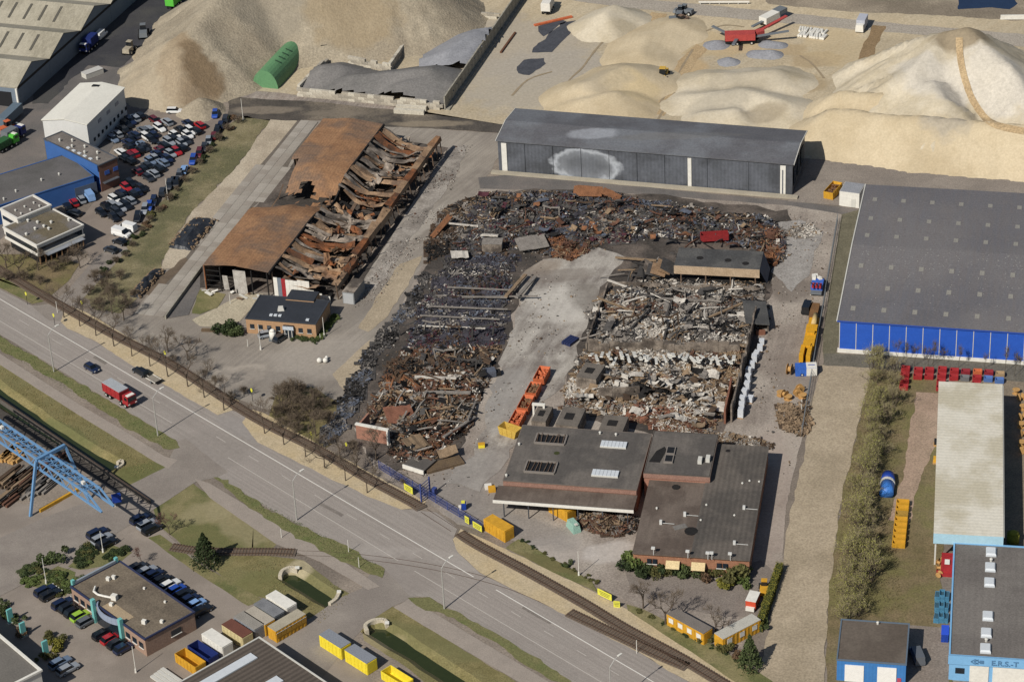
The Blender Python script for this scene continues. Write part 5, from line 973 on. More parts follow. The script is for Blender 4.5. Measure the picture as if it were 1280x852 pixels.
rubble('ashen_rubble', 'grey ashen rubble filling the burnt-out shell of the right-hand building', [(748,372),(800,352),(860,350),(955,352),(962,380),(940,430),(890,430),(735,432),(738,400)], 12600, {'grey': 4, 'white': 2.2, 'char': 2, 'black': .9, 'tan': 1, 'rust': .3}, .9, (.14, .7), 25, 'grey', .2, .25)
rubble('pale_rubble', 'pale plaster and timber rubble in the shell behind the dark offices', [(732,436),(930,432),(925,470),(915,520),(880,545),(820,530),(700,512),(705,490),(722,460)], 10920, {'white': 6, 'grey': 2, 'tan': 2.2, 'brown': .8, 'char': .7, 'rust': .6}, 1.1, (.14, .75), 26, 'tan', .25, .25)
rubble('brick_rubble', 'red-brown brick rubble band in front of the dark flat roofs', [(758,505),(800,502),(850,510),(868,525),(860,545),(820,540),(765,520)], 3150, {'brick': 4, 'rust': 1.5, 'tan': 1, 'white': .7}, 1.3, (.14, .6), 27, 'brick', .15, .15)
rubble('orange_scrap', 'orange-brown crumpled scrap heap at the edge of the pale roadway', [(682,302),(700,298),(728,303),(735,315),(715,325),(690,322)], 1470, {'orust': 3, 'rust': 3, 'black': 1, 'tan': 1}, 1.8, (.15, .75), 28, 'rust', .35, .3)
rubble('orange_scrap', 'orange-brown tangle of bent steel beside the charred roof remnant', [(945,285),(975,288),(985,310),(970,335),(950,325)], 1470, {'orust': 2.5, 'rust': 3, 'black': 1.5, 'tan': 1.2, 'grey': .6}, 1.9, (.15, .8), 29, 'rust', .35, .4)
rubble('scrap_pile', 'rusty scrap pile beside the yellow container under the office canopy', [(722,645),(745,638),(775,640),(798,648),(795,668),(770,672),(735,664),(718,656)], 1890, {'rust': 2, 'black': 2, 'tan': 1.2, 'grey': 1, 'brown': 2}, 1.5, (.15, .7), 30, 'brown', .25, .35)
rubble('cardboard_litter', 'tan heap of boards and reels at the fence by the sand lane', [(972,505),(1008,500),(1012,520),(1006,545),(985,540),(970,522)], 1050, {'tan': 4, 'brown': 1.5, 'grey': 1, 'white': .4}, .8, (.15, .7), 31, 'brown', .35, .2)
rubble('black_bank', 'long bank of black sludge and stones along the burnt field', [(500,385),(530,340),(540,345),(500,415),(470,455),(455,500),(425,545),(405,560),(400,545),(440,470),(470,420)], 3780, {'black': 3, 'char': 3, 'blue': 1, 'grey': 1.2}, .9, (.15, .65), 32, 'char', .05, .05)
rubble('dark_strip', 'dark scrap and boards along the gutted hall wall', [(555,262),(600,243),(592,262),(560,318),(535,330),(530,305)], 1890, {'black': 2, 'brown': 2, 'tan': .8, 'grey': .8, 'char': 2}, .8, (.15, .7), 33, 'brown')
rubble('twig_litter', 'pale debris scattered by the hall lane corner', [(985,285),(1015,280),(1025,292),(1005,300),(985,296)], 546, {'white': 2, 'tan': 2, 'grey': 2}, .35, (.2, .6), 34, 'grey')
rubble('sand_edge_scrap', 'charred timbers and wet rubbish behind the low wings', [(885,545),(905,540),(940,548),(965,556),(960,562),(900,556)], 1050, {'tan': 2, 'brown': 2, 'grey': 1.4, 'white': .6}, 1.0, (.15, .65), 35, 'brown', .2, .4)
rubble('black_crescent', 'crescent of black pieces in the pale plaster rubble', [(768,487),(800,478),(850,484),(884,500),(866,505),(820,497),(785,499)], 500, {'black': 6, 'char': 1}, 3.4, (.15, .6), 36, 'black', .1, .1)  # black crescent-shaped mound set into the paler rubble
def spill(name, label, px, n, keys, seed, size=(.08, .3)):
    rg = random.Random(seed); poly = [P2(*q) for q in px]; b = MB(); mats = [pal[k] for k in keys]
    for x, y in scatter(poly, n, rg):
        if noise.noise(Vector((x*.09, y*.09, seed))) < -.05: continue
        s_ = rg.uniform(*size)*(1 if rg.random() < .9 else 2); b.box((x, y, .14+.2*s_), (s_, s_*rg.uniform(.3, 1), s_*.4), M=Matrix.Rotation(rg.uniform(0, 6), 3, 'Z') @ Matrix.Rotation(rg.gauss(0, .2), 3, 'X'), m=rg.randrange(len(mats)))
    tag(b.build(name, mats), label, 'litter', None, 'stuff')
spill('scattered_debris', 'small debris strewn over the yard of the fire site', [(640,345),(745,312),(760,350),(720,450),(660,530),(620,620),(540,620),(470,590),(440,540),(500,400),(545,330),(600,240),(760,240),(1000,270),(1045,275),(1010,520),(980,600),(965,560),(930,540),(960,360),(880,300),(700,320)], 3400, ('grey', 'tan', 'char', 'white', 'brown'), 41)
spill('scattered_debris', 'burnt debris strewn along the lane beside the burnt warehouse', [(555,185),(590,182),(540,290),(470,380),(440,385),(500,290)], 1500, ('grey', 'char', 'white', 'rust'), 42, (.06, .22))
# --- single large pieces one can pick out
def piece(name, label, cat, px, d, rz, m, tilt=(0, 0), z=.8, group=None):
    p = P2(*px); b = MB(); x, y, t = d[0]/2, d[1]/2, d[2]; n = 6; rg = random.Random(int(px[0]*7+px[1])); top = []
    for i in range(n+1):
        for j in (-1, 1): top.append(Vector((-x+2*x*i/n, j*y*rg.uniform(.85, 1.05), rg.uniform(-.12, .12)*min(1, y))))
    vs = top+[v-Vector((0, 0, t)) for v in top]; k = 2*(n+1)
    fs = [(2*i, 2*i+2, 2*i+3, 2*i+1) for i in range(n)]+[(k+2*i+1, k+2*i+3, k+2*i+2, k+2*i) for i in range(n)]+[(2*i, k+2*i, k+2*i+2, 2*i+2) for i in range(n)]+[(2*i+3, k+2*i+3, k+2*i+1, 2*i+1) for i in range(n)]+[(0, 1, k+1, k), (2*n+1, 2*n, k+2*n, k+2*n+1)]
    b.add(vs, fs); o = b.build(name, m); o.location = (p.x, p.y, z); o.rotation_euler = (tilt[0], tilt[1], rz); return tag(o, label, cat, group)
HZ = math.radians(-7)
for i, (px, L_, rz_, m_, lab) in enumerate((
    ((625,376),17,.05,'grey','pale steel rack beam lying across the burnt goods, end touching the roadway'),((590,376),16,-.05,'grey','pale rack beam across the burnt goods rows'),((585,390),18,-.06,'grey','pale rack beam across the burnt goods rows'),((575,402),18,-.08,'grey','pale rack beam across the burnt goods rows'),((565,414),15,-.06,'white','pale rack beam across the burnt goods rows'),((600,366),15,-.08,'grey','pale rack beam across the burnt goods rows'))):
    piece('rack_rail', lab, 'beam', px, (L_, .35, .25), rz_+HZ, pal[m_], (0, 0), 1.25, 'rack beams on the burnt goods')
for px, L_, W_, rz_, k, lab in (((545,478),9,.7,-.05,'white','thick white beam lying level in the rusty tangle'),((560,497),10,.8,-.12,'grey','thick grey beam beside the whitish stone heap'),((512,500),8,.6,-.5,'tan','bowed tan beam slanting through the black scrap'),((575,540),11,.7,1.05,'grey','long grey beam along the edge of the scrap tangle'),((590,520),8,.4,1.5,'grey','upright-looking grey rail at the edge of the scrap tangle'),
    ((645,363),11,.9,1.25,'tan','long tan girder lying at the edge of the pale roadway'),((658,365),11.5,.8,1.28,'grey','long grey girder lying beside the tan girder'),
    ((770,387),9,.5,-.5,'tan','fallen beam across the ashen shell'),((860,381),12,.5,.1,'grey','level charred beam across the ashen shell'),((905,395),10,.5,.6,'tan','slanting beam near the end wall of the ashen shell'),((800,405),9,.4,1.1,'char','dark beam leaning across the ashen shell'),((835,395),8,.4,1.4,'char','dark upright-angled beam in the ashen shell'),((775,362),7,.4,-.6,'white','short pale beam at the top of the ashen shell'),
    ((795,330),10,.5,-.3,'tan','bent beam beside the charred roof remnant'),((830,350),6,.4,.5,'tan','bent beam under the charred roof remnant'),((580,287),7,.35,-.05,'white','white pipe lying in the black field below the hall'),((610,300),5,.8,-.1,'white','crumpled white sheet in the black field')):
    piece('fallen_girder', lab, 'beam', px, (L_, W_, .35), rz_+HZ, pal[k], (rnd.uniform(-.1, .1), rnd.uniform(-.12, .12)), 1.5)
for px, L_, W_, rz_, k, tl, lab in (((735,246),7,3,-.2,'orust',(.5,0),'large orange rusty sheet curled up below the grey hall'),((764,250),5,2.2,-.6,'orust',(.3,.2),'orange rusty sheet slumping off the curled sheet'),((552,290),1.6,9,-.55,'orust',(.2,0),'brown rusty board strip along the gutted hall wall'),((500,525),6,5,.3,'brick',(.25,.1),'slab of reddish wall fallen behind the brick stump'),((520,560),5,4,.7,'tan',(.3,.2),'tan wall slab with grey battens in the front heap'),((560,572),4,2.6,.2,'tan',(.2,-.2),'pale tan board sheet in the front heap'),((575,325),4,3,.1,'white',(.1,.1),'white ash sheet beside the black bank'),
    ((665,310),7,6,.2,'grey',(.05,.0),'pale crumpled concrete slab at the head of the roadway'),((868,300),0.1,0.1,0,'wine',(0,0),'')):
    if lab: piece('torn_sheet', lab, 'sheet', px, (L_, W_, .15), rz_, pal[k], tl, 1.6)
# charred beams and torn sheets strewn through the ruins, each a thing of its own
for poly, n, keys, lab, grp, seed, kinds in (
    ([(750,376),(955,356),(940,428),(738,430)], 46, ('grey', 'tan', 'char', 'white', 'black'), 'charred roof beam lying in the grey ashen shell', 'beams in the ashen shell', 51, 'beam'),
    ([(735,470),(920,470),(905,520),(870,540),(720,505)], 34, ('white', 'tan', 'grey', 'brown', 'black'), 'torn board lying in the pale plaster rubble', 'boards in the pale rubble', 52, 'sheet'),
    ([(735,470),(920,470),(905,520),(870,540),(720,505)], 46, ('white', 'white', 'grey', 'tan'), 'larger plaster slab tilted in the pale rubble', 'slabs in the pale rubble', 58, 'sheet'),
    ([(750,376),(955,356),(940,428),(738,430)], 26, ('white', 'grey', 'grey', 'char'), 'ash-covered roof sheet in the grey shell', 'sheets in the ashen shell', 59, 'sheet'),
    ([(505,442),(620,436),(590,530),(530,585),(470,530)], 60, ('rust', 'black', 'brown', 'tan', 'grey', 'orust'), 'twisted steel beam in the rusty and black tangle', 'beams in the rusty tangle', 53, 'beam'),
    ([(505,442),(620,436),(590,530),(530,585),(470,530)], 24, ('black', 'black', 'brown', 'rust', 'char'), 'scorched sheet in the rusty and black tangle', 'sheets in the rusty tangle', 54, 'sheet'),
    ([(600,246),(760,244),(980,280),(970,320),(745,305),(570,316)], 46, ('black', 'char', 'rust', 'orust', 'blue', 'wine', 'tan'), 'bent scrap sheet in the black field below the hall', 'sheets in the black field', 55, 'sheet'),
    ([(600,246),(760,244),(980,280),(970,320),(745,305),(570,316)], 40, ('black', 'rust', 'char', 'grey', 'tan'), 'bent girder in the black field below the hall', 'girders in the black field', 56, 'beam'),
    ([(760,345),(845,320),(845,345),(770,362)], 16, ('char', 'tan', 'black', 'grey'), 'torn roof timber beside the charred roof remnant', 'timbers at the roof remnant', 57, 'beam')):
    rg = random.Random(seed); pw = [P2(*q) for q in poly]
    for x, y in scatter(pw, n, rg):
        k = rg.choice(keys); n_ = 5; L_ = rg.uniform(2, 6) if kinds == 'beam' else rg.uniform(1.5, 3.4); W_ = rg.uniform(.15, .35) if kinds == 'beam' else rg.uniform(.9, 2.2); b = MB(); cv = rg.uniform(-.6, .6) if kinds == 'sheet' else rg.uniform(-.25, .25); th = .2 if kinds == 'beam' else .05
        if kinds == 'beam':
            for i in range(n_): f0, f1 = i/n_-.5, (i+1)/n_-.5; b.beam((L_*f0, cv*math.cos(f0*3.1)*1.6, cv*math.sin(f0*3)), (L_*f1, cv*math.cos(f1*3.1)*1.6, cv*math.sin(f1*3)), W_, W_)
        else:
            for i in range(n_+1):
                f0 = i/n_-.5
                for s_ in (-.5, .5): b.v.append((L_*f0, W_*s_*rg.uniform(.7, 1.1), cv*1.5*(f0*f0*4)+rg.uniform(-.12, .12)))
            for i in range(n_): b.f.append((2*i, 2*i+2, 2*i+3, 2*i+1)); b.m.append(0)
        o = b.build('scrap_girder' if kinds == 'beam' else 'scrap_sheet', pal[k]); o.location = (x, y, rg.uniform(1.0, 1.9)); o.rotation_euler = (rg.gauss(0, .25), rg.gauss(0, .22), rg.choice((HZ, HZ+1.35, rg.uniform(0, 3)))+rg.gauss(0, .2)); cn = {'grey': 'grey', 'tan': 'tan', 'char': 'dark grey', 'white': 'white', 'black': 'black', 'brown': 'brown', 'rust': 'rusty', 'orust': 'orange rusty', 'blue': 'blue grey', 'wine': 'wine red'}[k]
        tag(o, cn+' '+lab, 'beam' if kinds == 'beam' else 'sheet', grp)
rg = random.Random(77)
for i, q in enumerate(((500,420),(530,416),(560,418),(590,425),(545,450),(575,465),(520,470),(610,268),(640,262),(680,268),(720,262),(770,262),(820,272),(870,275),(920,285),(770,375),(800,378),(840,372),(880,378),(915,385),(780,410),(830,412),(870,415),(900,410),(780,460),(830,470),(880,465),(900,490))):
    p = P2(*q); t = thing('bent_frame', ('bent steel portal frame standing in the burnt goods' if q[1] > 400 and q[0] < 640 else 'bent steel portal frame standing in the black field' if q[1] < 300 else 'charred portal frame standing in the ruined shell'), 'frame', (p.x, p.y, .3), HZ+rg.gauss(0, .25), 'standing bent frames'); w_, h_ = rg.uniform(2.5, 5), rg.uniform(1.8, 3.4); k = pal[rg.choice(('char', 'grey', 'black', 'brown'))]
    for x in (0, w_): b = MB(); b.beam((x, 0, 0), (x+rg.gauss(0, .4), rg.gauss(0, .4), h_*rg.uniform(.8, 1.05)), .28, .28); b.build('frame_leg', k, t)
    b = MB(); b.beam((-.2, 0, h_*.95), (w_*.5, 0, h_*rg.uniform(.7, .9)), .26, .3); b.beam((w_*.5, 0, h_*.8), (w_+.3, rg.gauss(0, .3), h_*.95), .26, .3); b.build('frame_beam', k, t)
# red steel box in the black field
p = P2(893,303); t = thing('red_bin', 'long red steel box lying in the black scrap behind the roof remnant', 'container', (p.x, p.y, .9), HZ+.14); skip_mesh(6.4, 2.0, 1.6, m_red).build('tub', mat('scorched_red', '#8f2a2c', '#6b2023', .7, 1, .6), t); boxpart(t, 'end_cap', (3.3, 0, .6), (.3, 1.2, 1.2), m_tanr)
# charred roof remnant
ZC = 4.4; o, rz, LC2 = fr((842,344), (949,349.5), 2.6); cr = thing('roof_remnant', 'charred felt roof remnant with a cream fascia standing in the ruins', 'ruin', o, rz)
boxpart(cr, 'roof', (LC2*.5, 5.2, ZC), (LC2, 8.6, .3), mat('charred_felt', '#4a4a4a', '#3a3a3a', .9, .4, .8, fine=3, c3='#5a5957', scale3=.2)); boxpart(cr, 'fascia', (LC2*.5, .7, ZC-.7), (LC2, .25, 2.0), mat('scorched_cream', '#b09b82', '#9a846a', .8, .4, .7))
b = MB(); b.add([(LC2+.05, .8, ZC), (LC2+.05, 9.4, ZC), (LC2+1.6, 8.2, 1.0), (LC2+1.6, 1.8, .6)], [(0,3,2,1)]); b.add([(LC2, .8, ZC-.05), (LC2, 9.4, ZC-.05), (LC2+1.55, 8.2, .95), (LC2+1.55, 1.8, .55)], [(0,1,2,3)]); b.build('leaning_end_sheet', pal['blue'], cr)
for k in range(4): boxpart(cr, 'post', (LC2*(.08+.29*k), .9, 1.6), (.25, .25, 3.2), m_steel)
for k in range(6): MB().box((-1.5-1.2*k*.9, 4+rnd.uniform(-2, 2), 3.6-.5*k), (3.4, 5, .12), M=Matrix.Rotation(.35+rnd.uniform(-.2, .2), 3, 'Y')).build('torn_roof_flap', rnd.choice((pal['char'], m_ashy, m_tanr)), cr)
for q in ((875,323),(910,326),(932,330)): x, y = loc_in(rz, o, *q, ZC); MB().cyl((x, y, ZC+.16), (x, y, ZC+.2), .8, n=10).build('burn_hole', m_char, cr)
boxpart(cr, 'floor_slab', (LC2*.5, 5, .3), (LC2-1, 8, .5), m_char)
# walls of the right-hand shell
m_shell = mat('scorched_wall', '#8a7f73', '#5f564e', .9, .5, .8, fine=3, c3='#463f39', scale3=.25)
def shell_wall(label, a, b_, h_, th=.35, jag=1.0, m=None):
    A, B = P2(*a), P2(*b_); d = B-A; t = thing('ruined_wall', label, 'wall', (A.x, A.y), math.atan2(d.y, d.x), 'ruined walls'); n = max(2, int(d.length/2.2)); w_ = d.length/n
    for k in range(n):
        hh = max(.5, h_*(1+jag*(noise.noise(Vector((A.x+k*.7, A.y, 3)))*.6))); boxpart(t, 'wall_piece', (w_*(k+.5), rnd.uniform(-.08, .08), hh/2), (w_-.03, th, hh), m or m_shell)
shell_wall('low scorched left wall of the ashen shell beside the pale roadway', (733,437), (760,362), 1.8)
shell_wall('scorched cross wall between ashen rubble and pale rubble', (735,440), (925,441), 2.6, .4)
shell_wall('tall dark end wall of the ruin casting shade on the stacked pallets lane', (914,528), (945,400), 3.4)
shell_wall('reddish leaning wall stub at the end of the pale rubble', (906,530), (914,490), 3.6, .4, .3, pal['brick'])
shell_wall('scorched wall stub inside the pale rubble with a white post', (748,500), (800,497), 2.8, .3, .4)
shell_wall('scorched back wall of the ashen shell', (765,358), (950,366), 1.4)
# side lean-to on the right of the shell
o, rz, L_ = fr((932,405), (958,404), 2.4); t = thing('slanted_roof', 'charred lean-to roof slab beside the charred roof remnant', 'ruin', o, rz); b = MB(); b.box((2.6, 4.8, 2.4), (5.2, 10, .25), M=Matrix.Rotation(.12, 3, 'Y')); b.build('slab', mat('charred_felt', '#4a4a4a'), t); boxpart(t, 'support', (4.9, 4.8, 1.0), (.3, 9, 2.0), m_shell); boxpart(t, 'brick_end', (3.2, -.6, .5), (2, .8, 1), pal['brick'])
# white timbers stacked upright in the pale rubble
rg = random.Random(9)
for i in range(34):
    f = i/33; px = (742+175*f+rg.uniform(-3, 3), 453+rg.uniform(-3, 6)+4*f); p = P2(*px); b = MB(); d = Vector((rg.uniform(-.7, .7), rg.uniform(-.5, .5)-1.6, 0)); L_ = rg.uniform(2.2, 4.2); b.beam((0, 0, .9), (d.x*1.6, d.y*2.4, 1.2+rg.uniform(.4, 1.4)), rg.uniform(.45, .75), .2)
    o = b.build('white_panel_strip', m_white); o.location = (p.x, p.y, 1.5); tag(o, 'narrow white panel leaning among others along the cross wall', 'panel', 'white panels leaning in the pale rubble')
# small dark-roofed ruins behind the dark office
for (a, b_, D_, z, lab) in (((694,530),(722,533),7,3.6,'small flat-roofed ruin with a scorched middle behind the dark hall'),((748,537),(778,540),6,3.0,'grey roofless room behind the dark hall'),((664,525),(682,527),6,2.4,'small ramp-like ruin with a white portal beside the orange skips'),((720,470),(745,474),6,3.4,'square dark roof slab at the corner of the pale rubble')):
    o, rz, L_ = fr(a, b_, z); t = thing('small_ruin', lab, 'ruin', o, rz); body(t, L_, D_, z-.2, m_shell); boxpart(t, 'roof', (L_/2, D_/2, z-.1), (L_-.05, D_-.05, .2), mat('ash_roof', '#6e675f', '#58524c', .9, .4, .8)); boxpart(t, 'burn_hole', (L_*.45, D_*.5, z+.03), (L_*.4, D_*.35, .06), m_char)
o, rz, _ = fr((667,521), (680,522)); t = thing('white_portal', 'white concrete door portal standing in the ruins by the orange skips', 'portal', o, rz)
for x in (.1, 2.3): boxpart(t, 'jamb', (x, 0, 1.5), (.4, .5, 3), m_white)
boxpart(t, 'lintel', (1.2, 0, 3.2), (2.7, .6, .4), m_white)
# brick wall stump at the railway side
o, rz, L_ = fr((446,548), (486,556)); t = thing('brick_stump', 'standing red brick gable stump with a white coping in the rubble', 'wall', o, rz); boxpart(t, 'brick_wall', (L_/2, .2, 1.7), (L_, .4, 3.4), m_pbr); boxpart(t, 'coping', (L_/2, .2, 3.55), (L_+.2, .7, .3), m_white); boxpart(t, 'side_coping', (L_, 0, 1.8), (.3, .9, 3.2), m_white); boxpart(t, 'return_wall', (.2, 3, 1.5), (.4, 5, 3.0), m_pbr)
# wooden platform and white kerb piece near the gate
o, rz, _ = fr((535,593), (548,596)); t = thing('timber_stack', 'stack of long brown timbers beside the scrap tangle', 'timber', o, rz+.85)
for k in range(5): boxpart(t, 'timber', (4.0, .3+k*.62, .3), (8.0, .55, .6), mat('old_timber', '#6b5a45', '#54463a', .9, .8, .7))
o, rz, _ = fr((504,586), (526,593)); t = thing('fallen_roof_corner', 'dark roof corner with a white edge lying at the front of the heap', 'ruin', o, rz); boxpart(t, 'roof', (2.5, 2.4, .9), (5, 4.6, .3), m_felt); boxpart(t, 'white_edge', (2.5, 0, .7), (5.1, .25, .9), m_white)
# ================================================================ VEHICLES
m_tyre = plain('tyre_rubber', '#1b1b1c', .85); m_cg = mat('car_glass', '#12161b', '#1c232b', .08, 1, .4, spec=.6, fine_amt=.05); m_lamp = plain('lamp_glass', '#d5d3cc', .2)
PAINT = {k: mat('car_paint_'+k.replace(' ', '_'), c, None, .3, 1, .12, fine_amt=.05, coat=.6, spec=.5) for k, c in {'black': '#15171b', 'dark blue': '#18233f', 'dark grey': '#2c2f34', 'silver': '#8d9298', 'white': '#d9d9d6', 'dark red': '#5d1a20', 'red': '#9c1f24', 'blue': '#25499c', 'light blue': '#7ea0cc', 'green': '#8fb53c', 'grey': '#5c6065', 'silver blue': '#69788c'}.items()}
def car_meshes(kind):
    L_, wd = {'hatch': (4.1, .86), 'estate': (4.6, .88), 'van': (5.0, .97)}[kind]; h = L_/2
    st = {'hatch': [(-1, .72, .5), (-.96, .92, .86), (-.4, 1, .93), (.25, 1, .92), (.45, .99, .88), (.9, .93, .76), (1, .7, .52)],
          'estate': [(-1, .74, .5), (-.97, .93, .88), (-.4, 1, .94), (.2, 1, .93), (.42, .99, .9), (.9, .92, .77), (1, .68, .52)],
          'van': [(-1, .9, .6), (-.98, .98, 1.1), (-.4, 1, 1.15), (.4, 1, 1.15), (.62, .99, 1.08), (.93, .95, .95), (1, .8, .6)]}[kind]
    cab = {'hatch': (-.92, .48, -.72, .18, 1.46), 'estate': (-.96, .42, -.86, .14, 1.48), 'van': (-.97, .66, -.95, .40, 2.05)}[kind]
    b = MB(); n = len(st)
    for x, w, zt in st:
        W_ = wd*w; b.v += [(x*h, -W_*.92, .26), (x*h, -W_, .5), (x*h, -W_*.97, zt-.1), (x*h, -W_*.86, zt), (x*h, W_*.86, zt), (x*h, W_*.97, zt-.1), (x*h, W_, .5), (x*h, W_*.92, .26)]
    for i in range(n-1):
        for j in range(8): a = i*8+j; c = i*8+(j+1)%8; b.f.append((a, a+8, c+8, c)); b.m.append(0)
    b.f += [tuple(range(8)), tuple((n-1)*8+7-j for j in range(8))]; b.m += [0, 0]
    zb = .9 if kind != 'van' else 1.1; x0, x1, r0, r1, zr = cab; W0, W1_ = wd*.86, wd*.70 if kind != 'van' else wd*.84
    rf = [(r0*h, -W1_, zr), (r1*h, -W1_, zr), (r1*h, W1_, zr), (r0*h, W1_, zr)]; bs = [(x0*h, -W0, zb-.03), (x1*h, -W0, zb-.06), (x1*h, W0, zb-.06), (x0*h, W0, zb-.03)]
    b.add(rf, [(0,1,2,3)])
    if kind == 'van':
        k = .35*h; b.add([(x0*h, -W0, zb-.03), (k, -W0, zb-.03), (k, -W1_, zr), (r0*h, -W1_, zr), (x0*h, W0, zb-.03), (k, W0, zb-.03), (k, W1_, zr), (r0*h, W1_, zr)], [(0,1,2,3), (7,6,5,4), (0,3,7,4)])
        g = MB(); g.add([(k, -W0, zb-.03), (x1*h, -W0, zb-.06), (r1*h, -W1_, zr), (k, -W1_, zr), (k, W0, zb-.03), (x1*h, W0, zb-.06), (r1*h, W1_, zr), (k, W1_, zr)], [(0,1,2,3), (7,6,5,4), (1,5,6,2)])
    else: g = MB(); g.add(bs+rf, [(0,1,5,4), (1,2,6,5), (2,3,7,6), (3,0,4,7)])
    w = MB().cyl((0, -.1, 0), (0, .1, 0), .32, n=12); w.cyl((0, -.115, 0), (0, .115, 0), .17, n=8, m=1)
    hl = MB().box((0, 0, 0), (.1, .34, .16))
    return b.mesh('car_body', m_cg), g.mesh('car_windows', m_cg), w.mesh('car_wheel', [m_tyre, PAINT['silver']]), hl.mesh('car_headlight', m_lamp), L_, wd
CARM = {k: car_meshes(k) for k in ('hatch', 'estate', 'van')}
def car(px, rz, color, label, kind='hatch', group=None, lights=False):
    p = P2(*px); bm_, gm, wm, hm, L_, wd = CARM[kind]; t = thing('parked_car' if group else 'car', label, 'van' if kind == 'van' else 'car', (p.x, p.y, .1), rz, group)
    o = link('body', bm_, t); o.material_slots[0].link = 'OBJECT'; o.material_slots[0].material = PAINT[color]
    link('windows', gm, t)
    for sx in (-.62, .62):
        for sy in (-1, 1): w = link('wheel', wm, t); w.location = (sx*L_/2, sy*(wd-.1), .32)
    if lights:
        for sy in (-1, 1): q = link('headlight', hm, t); q.location = (L_/2*.965, sy*wd*.62, .68)
    return t
def head(a, b): d = P2(*b)-P2(*a); return math.atan2(d.y, d.x)
def zc(x, y, ox, oy, s): return (ox+x/s, oy+y/s)
kn = {'black': 'black', 'dark blue': 'dark blue'}
hA = head((212,167), (226,176))+math.pi
def rowcars(lst, ox, oy, s, h, where, group, dy=0):
    for x, y, c, *k in lst:
        kind = k[0] if k else rnd.choice(('hatch', 'estate')); word = {'hatch': 'hatchback', 'estate': 'estate car', 'van': 'van'}[kind]
        q = zc(x, y, ox, oy, s); car((q[0], q[1]+dy), h+rnd.choice((0, math.pi))+rnd.uniform(-.04, .04), c, '%s %s %s' % (c, word, where), kind, group)
Z4 = (140, 130, 8.52)
rowcars([(130,590,'black'),(95,530,'white','estate'),(180,475,'black'),(170,425,'dark blue'),(205,395,'black'),(240,345,'dark blue'),(330,295,'grey'),(235,540,'red'),(310,445,'silver blue'),(300,500,'black'),(345,485,'dark grey'),(372,368,'white','estate'),(420,395,'black'),(435,340,'dark blue'),(390,285,'silver'),(180,560,'dark red'),(200,620,'black')], *Z4, hA, 'in the inner row beside the white hall', 'cars of the inner car park row', 1)
rowcars([(465,195,'dark red'),(585,205,'silver'),(510,270,'white','estate')], *Z4, hA, 'parked alone at the head of the inner row', 'cars of the inner car park row', 1)
rowcars([(275,735,'dark red'),(325,705,'black'),(372,670,'dark grey'),(410,625,'silver blue'),(445,585,'silver'),(475,545,'dark blue'),(512,500,'dark red'),(548,455,'black'),(612,418,'silver'),(640,378,'black'),(675,348,'white'),(722,285,'black'),(805,218,'dark blue')], *Z4, hA, 'in the west half of the long double row', 'cars of the long double row', 1)
rowcars([(390,802,'dark grey'),(442,755,'silver'),(492,700,'black'),(545,640,'silver blue'),(592,598,'dark blue'),(625,545,'silver'),(690,520,'red'),(742,482,'black'),(745,430,'silver'),(792,408,'dark grey'),(808,345,'white'),(842,300,'white','estate'),(888,300,'black'),(932,240,'red')], *Z4, hA, 'in the east half of the long double row', 'cars of the long double row', 1)
hH = head((230,210), (262,170))
rowcars([(1100,122,'blue'),(1215,165,'dark grey'),(1165,235,'dark blue'),(1122,300,'black'),(1090,350,'dark red'),(1030,410,'silver'),(985,480,'dark grey'),(930,540,'dark red'),(865,610,'blue'),(770,715,'light blue'),(720,775,'grey'),(660,828,'black')], *Z4, hH+.25, 'parked along the shrub hedge of the car park', 'cars along the hedge', 1)
rowcars([(300,140,'black'),(245,165,'silver'),(200,195,'dark blue'),(160,232,'black'),(112,280,'dark grey'),(58,335,'silver'),(15,388,'silver blue')], *Z4, hA, 'in the shade along the white hall wall', 'cars along the white hall', 1)
car(zc(675,98,*Z4), head((210,141), (226,141)), 'white', 'white estate car driving at the top of the car park', 'estate')
Z2 = (90, 160, 6.086)
rowcars([(450,430,'black'),(415,462,'red'),(378,505,'dark blue'),(355,525,'dark grey'),(330,557,'white','estate'),(300,590,'silver'),(265,612,'black'),(225,655,'black')], *Z2, hA, 'in the west half of the short double row', 'cars of the short double row', 1)
rowcars([(530,470,'black'),(495,500,'dark blue'),(465,515,'black'),(440,562,'silver'),(412,600,'black'),(372,618,'silver'),(345,652,'dark grey'),(320,692,'black')], *Z2, hA, 'in the east half of the short double row', 'cars of the short double row', 1)
rowcars([(795,425,'black'),(742,445,'dark grey'),(690,495,'dark grey'),(622,570,'dark blue'),(590,605,'blue'),(555,630,'silver'),(500,690,'black')], *Z2, hH+.25, 'beside the shrub hedge next to the short double row', 'cars along the hedge', 1)
rowcars([(425,778,'white','van'),(380,822,'white','van')], *Z2, hA+.4, 'at the car park exit by the dark shrubs', 'cars at the car park exit', 0)
car((150,305), hA+.3, 'black', 'black hatchback beside the two white vans at the exit', group='cars at the car park exit'); car((139,315), hA+.3, 'dark grey', 'dark grey hatchback in the shrubs by the exit lane', group='cars at the car park exit')
car((112,248), hA-.2, 'light blue', 'pale blue van in front of the blue works doors', 'van', 'cars at the blue works'); car((102,252), hA-.2, 'silver', 'silver hatchback between red car and pale blue van', group='cars at the blue works'); car((93,256), hA-.2, 'red', 'red hatchback in front of the blue works', group='cars at the blue works'); car((85,261), hA-.2, 'black', 'black hatchback next to the red one at the blue works', group='cars at the blue works'); car((93,269), hA+.4, 'dark grey', 'dark grey hatchback behind the mossy flat office', group='cars at the blue works')
hR = head((100,455), (200,514))
car((115,463), hR, 'dark blue', 'dark blue hatchback driving ahead of the red tipper truck', 'hatch', None, True); car((176,467.5), hR+math.pi, 'black', 'black estate car towing a flat trailer on the main road', 'estate', None, True)
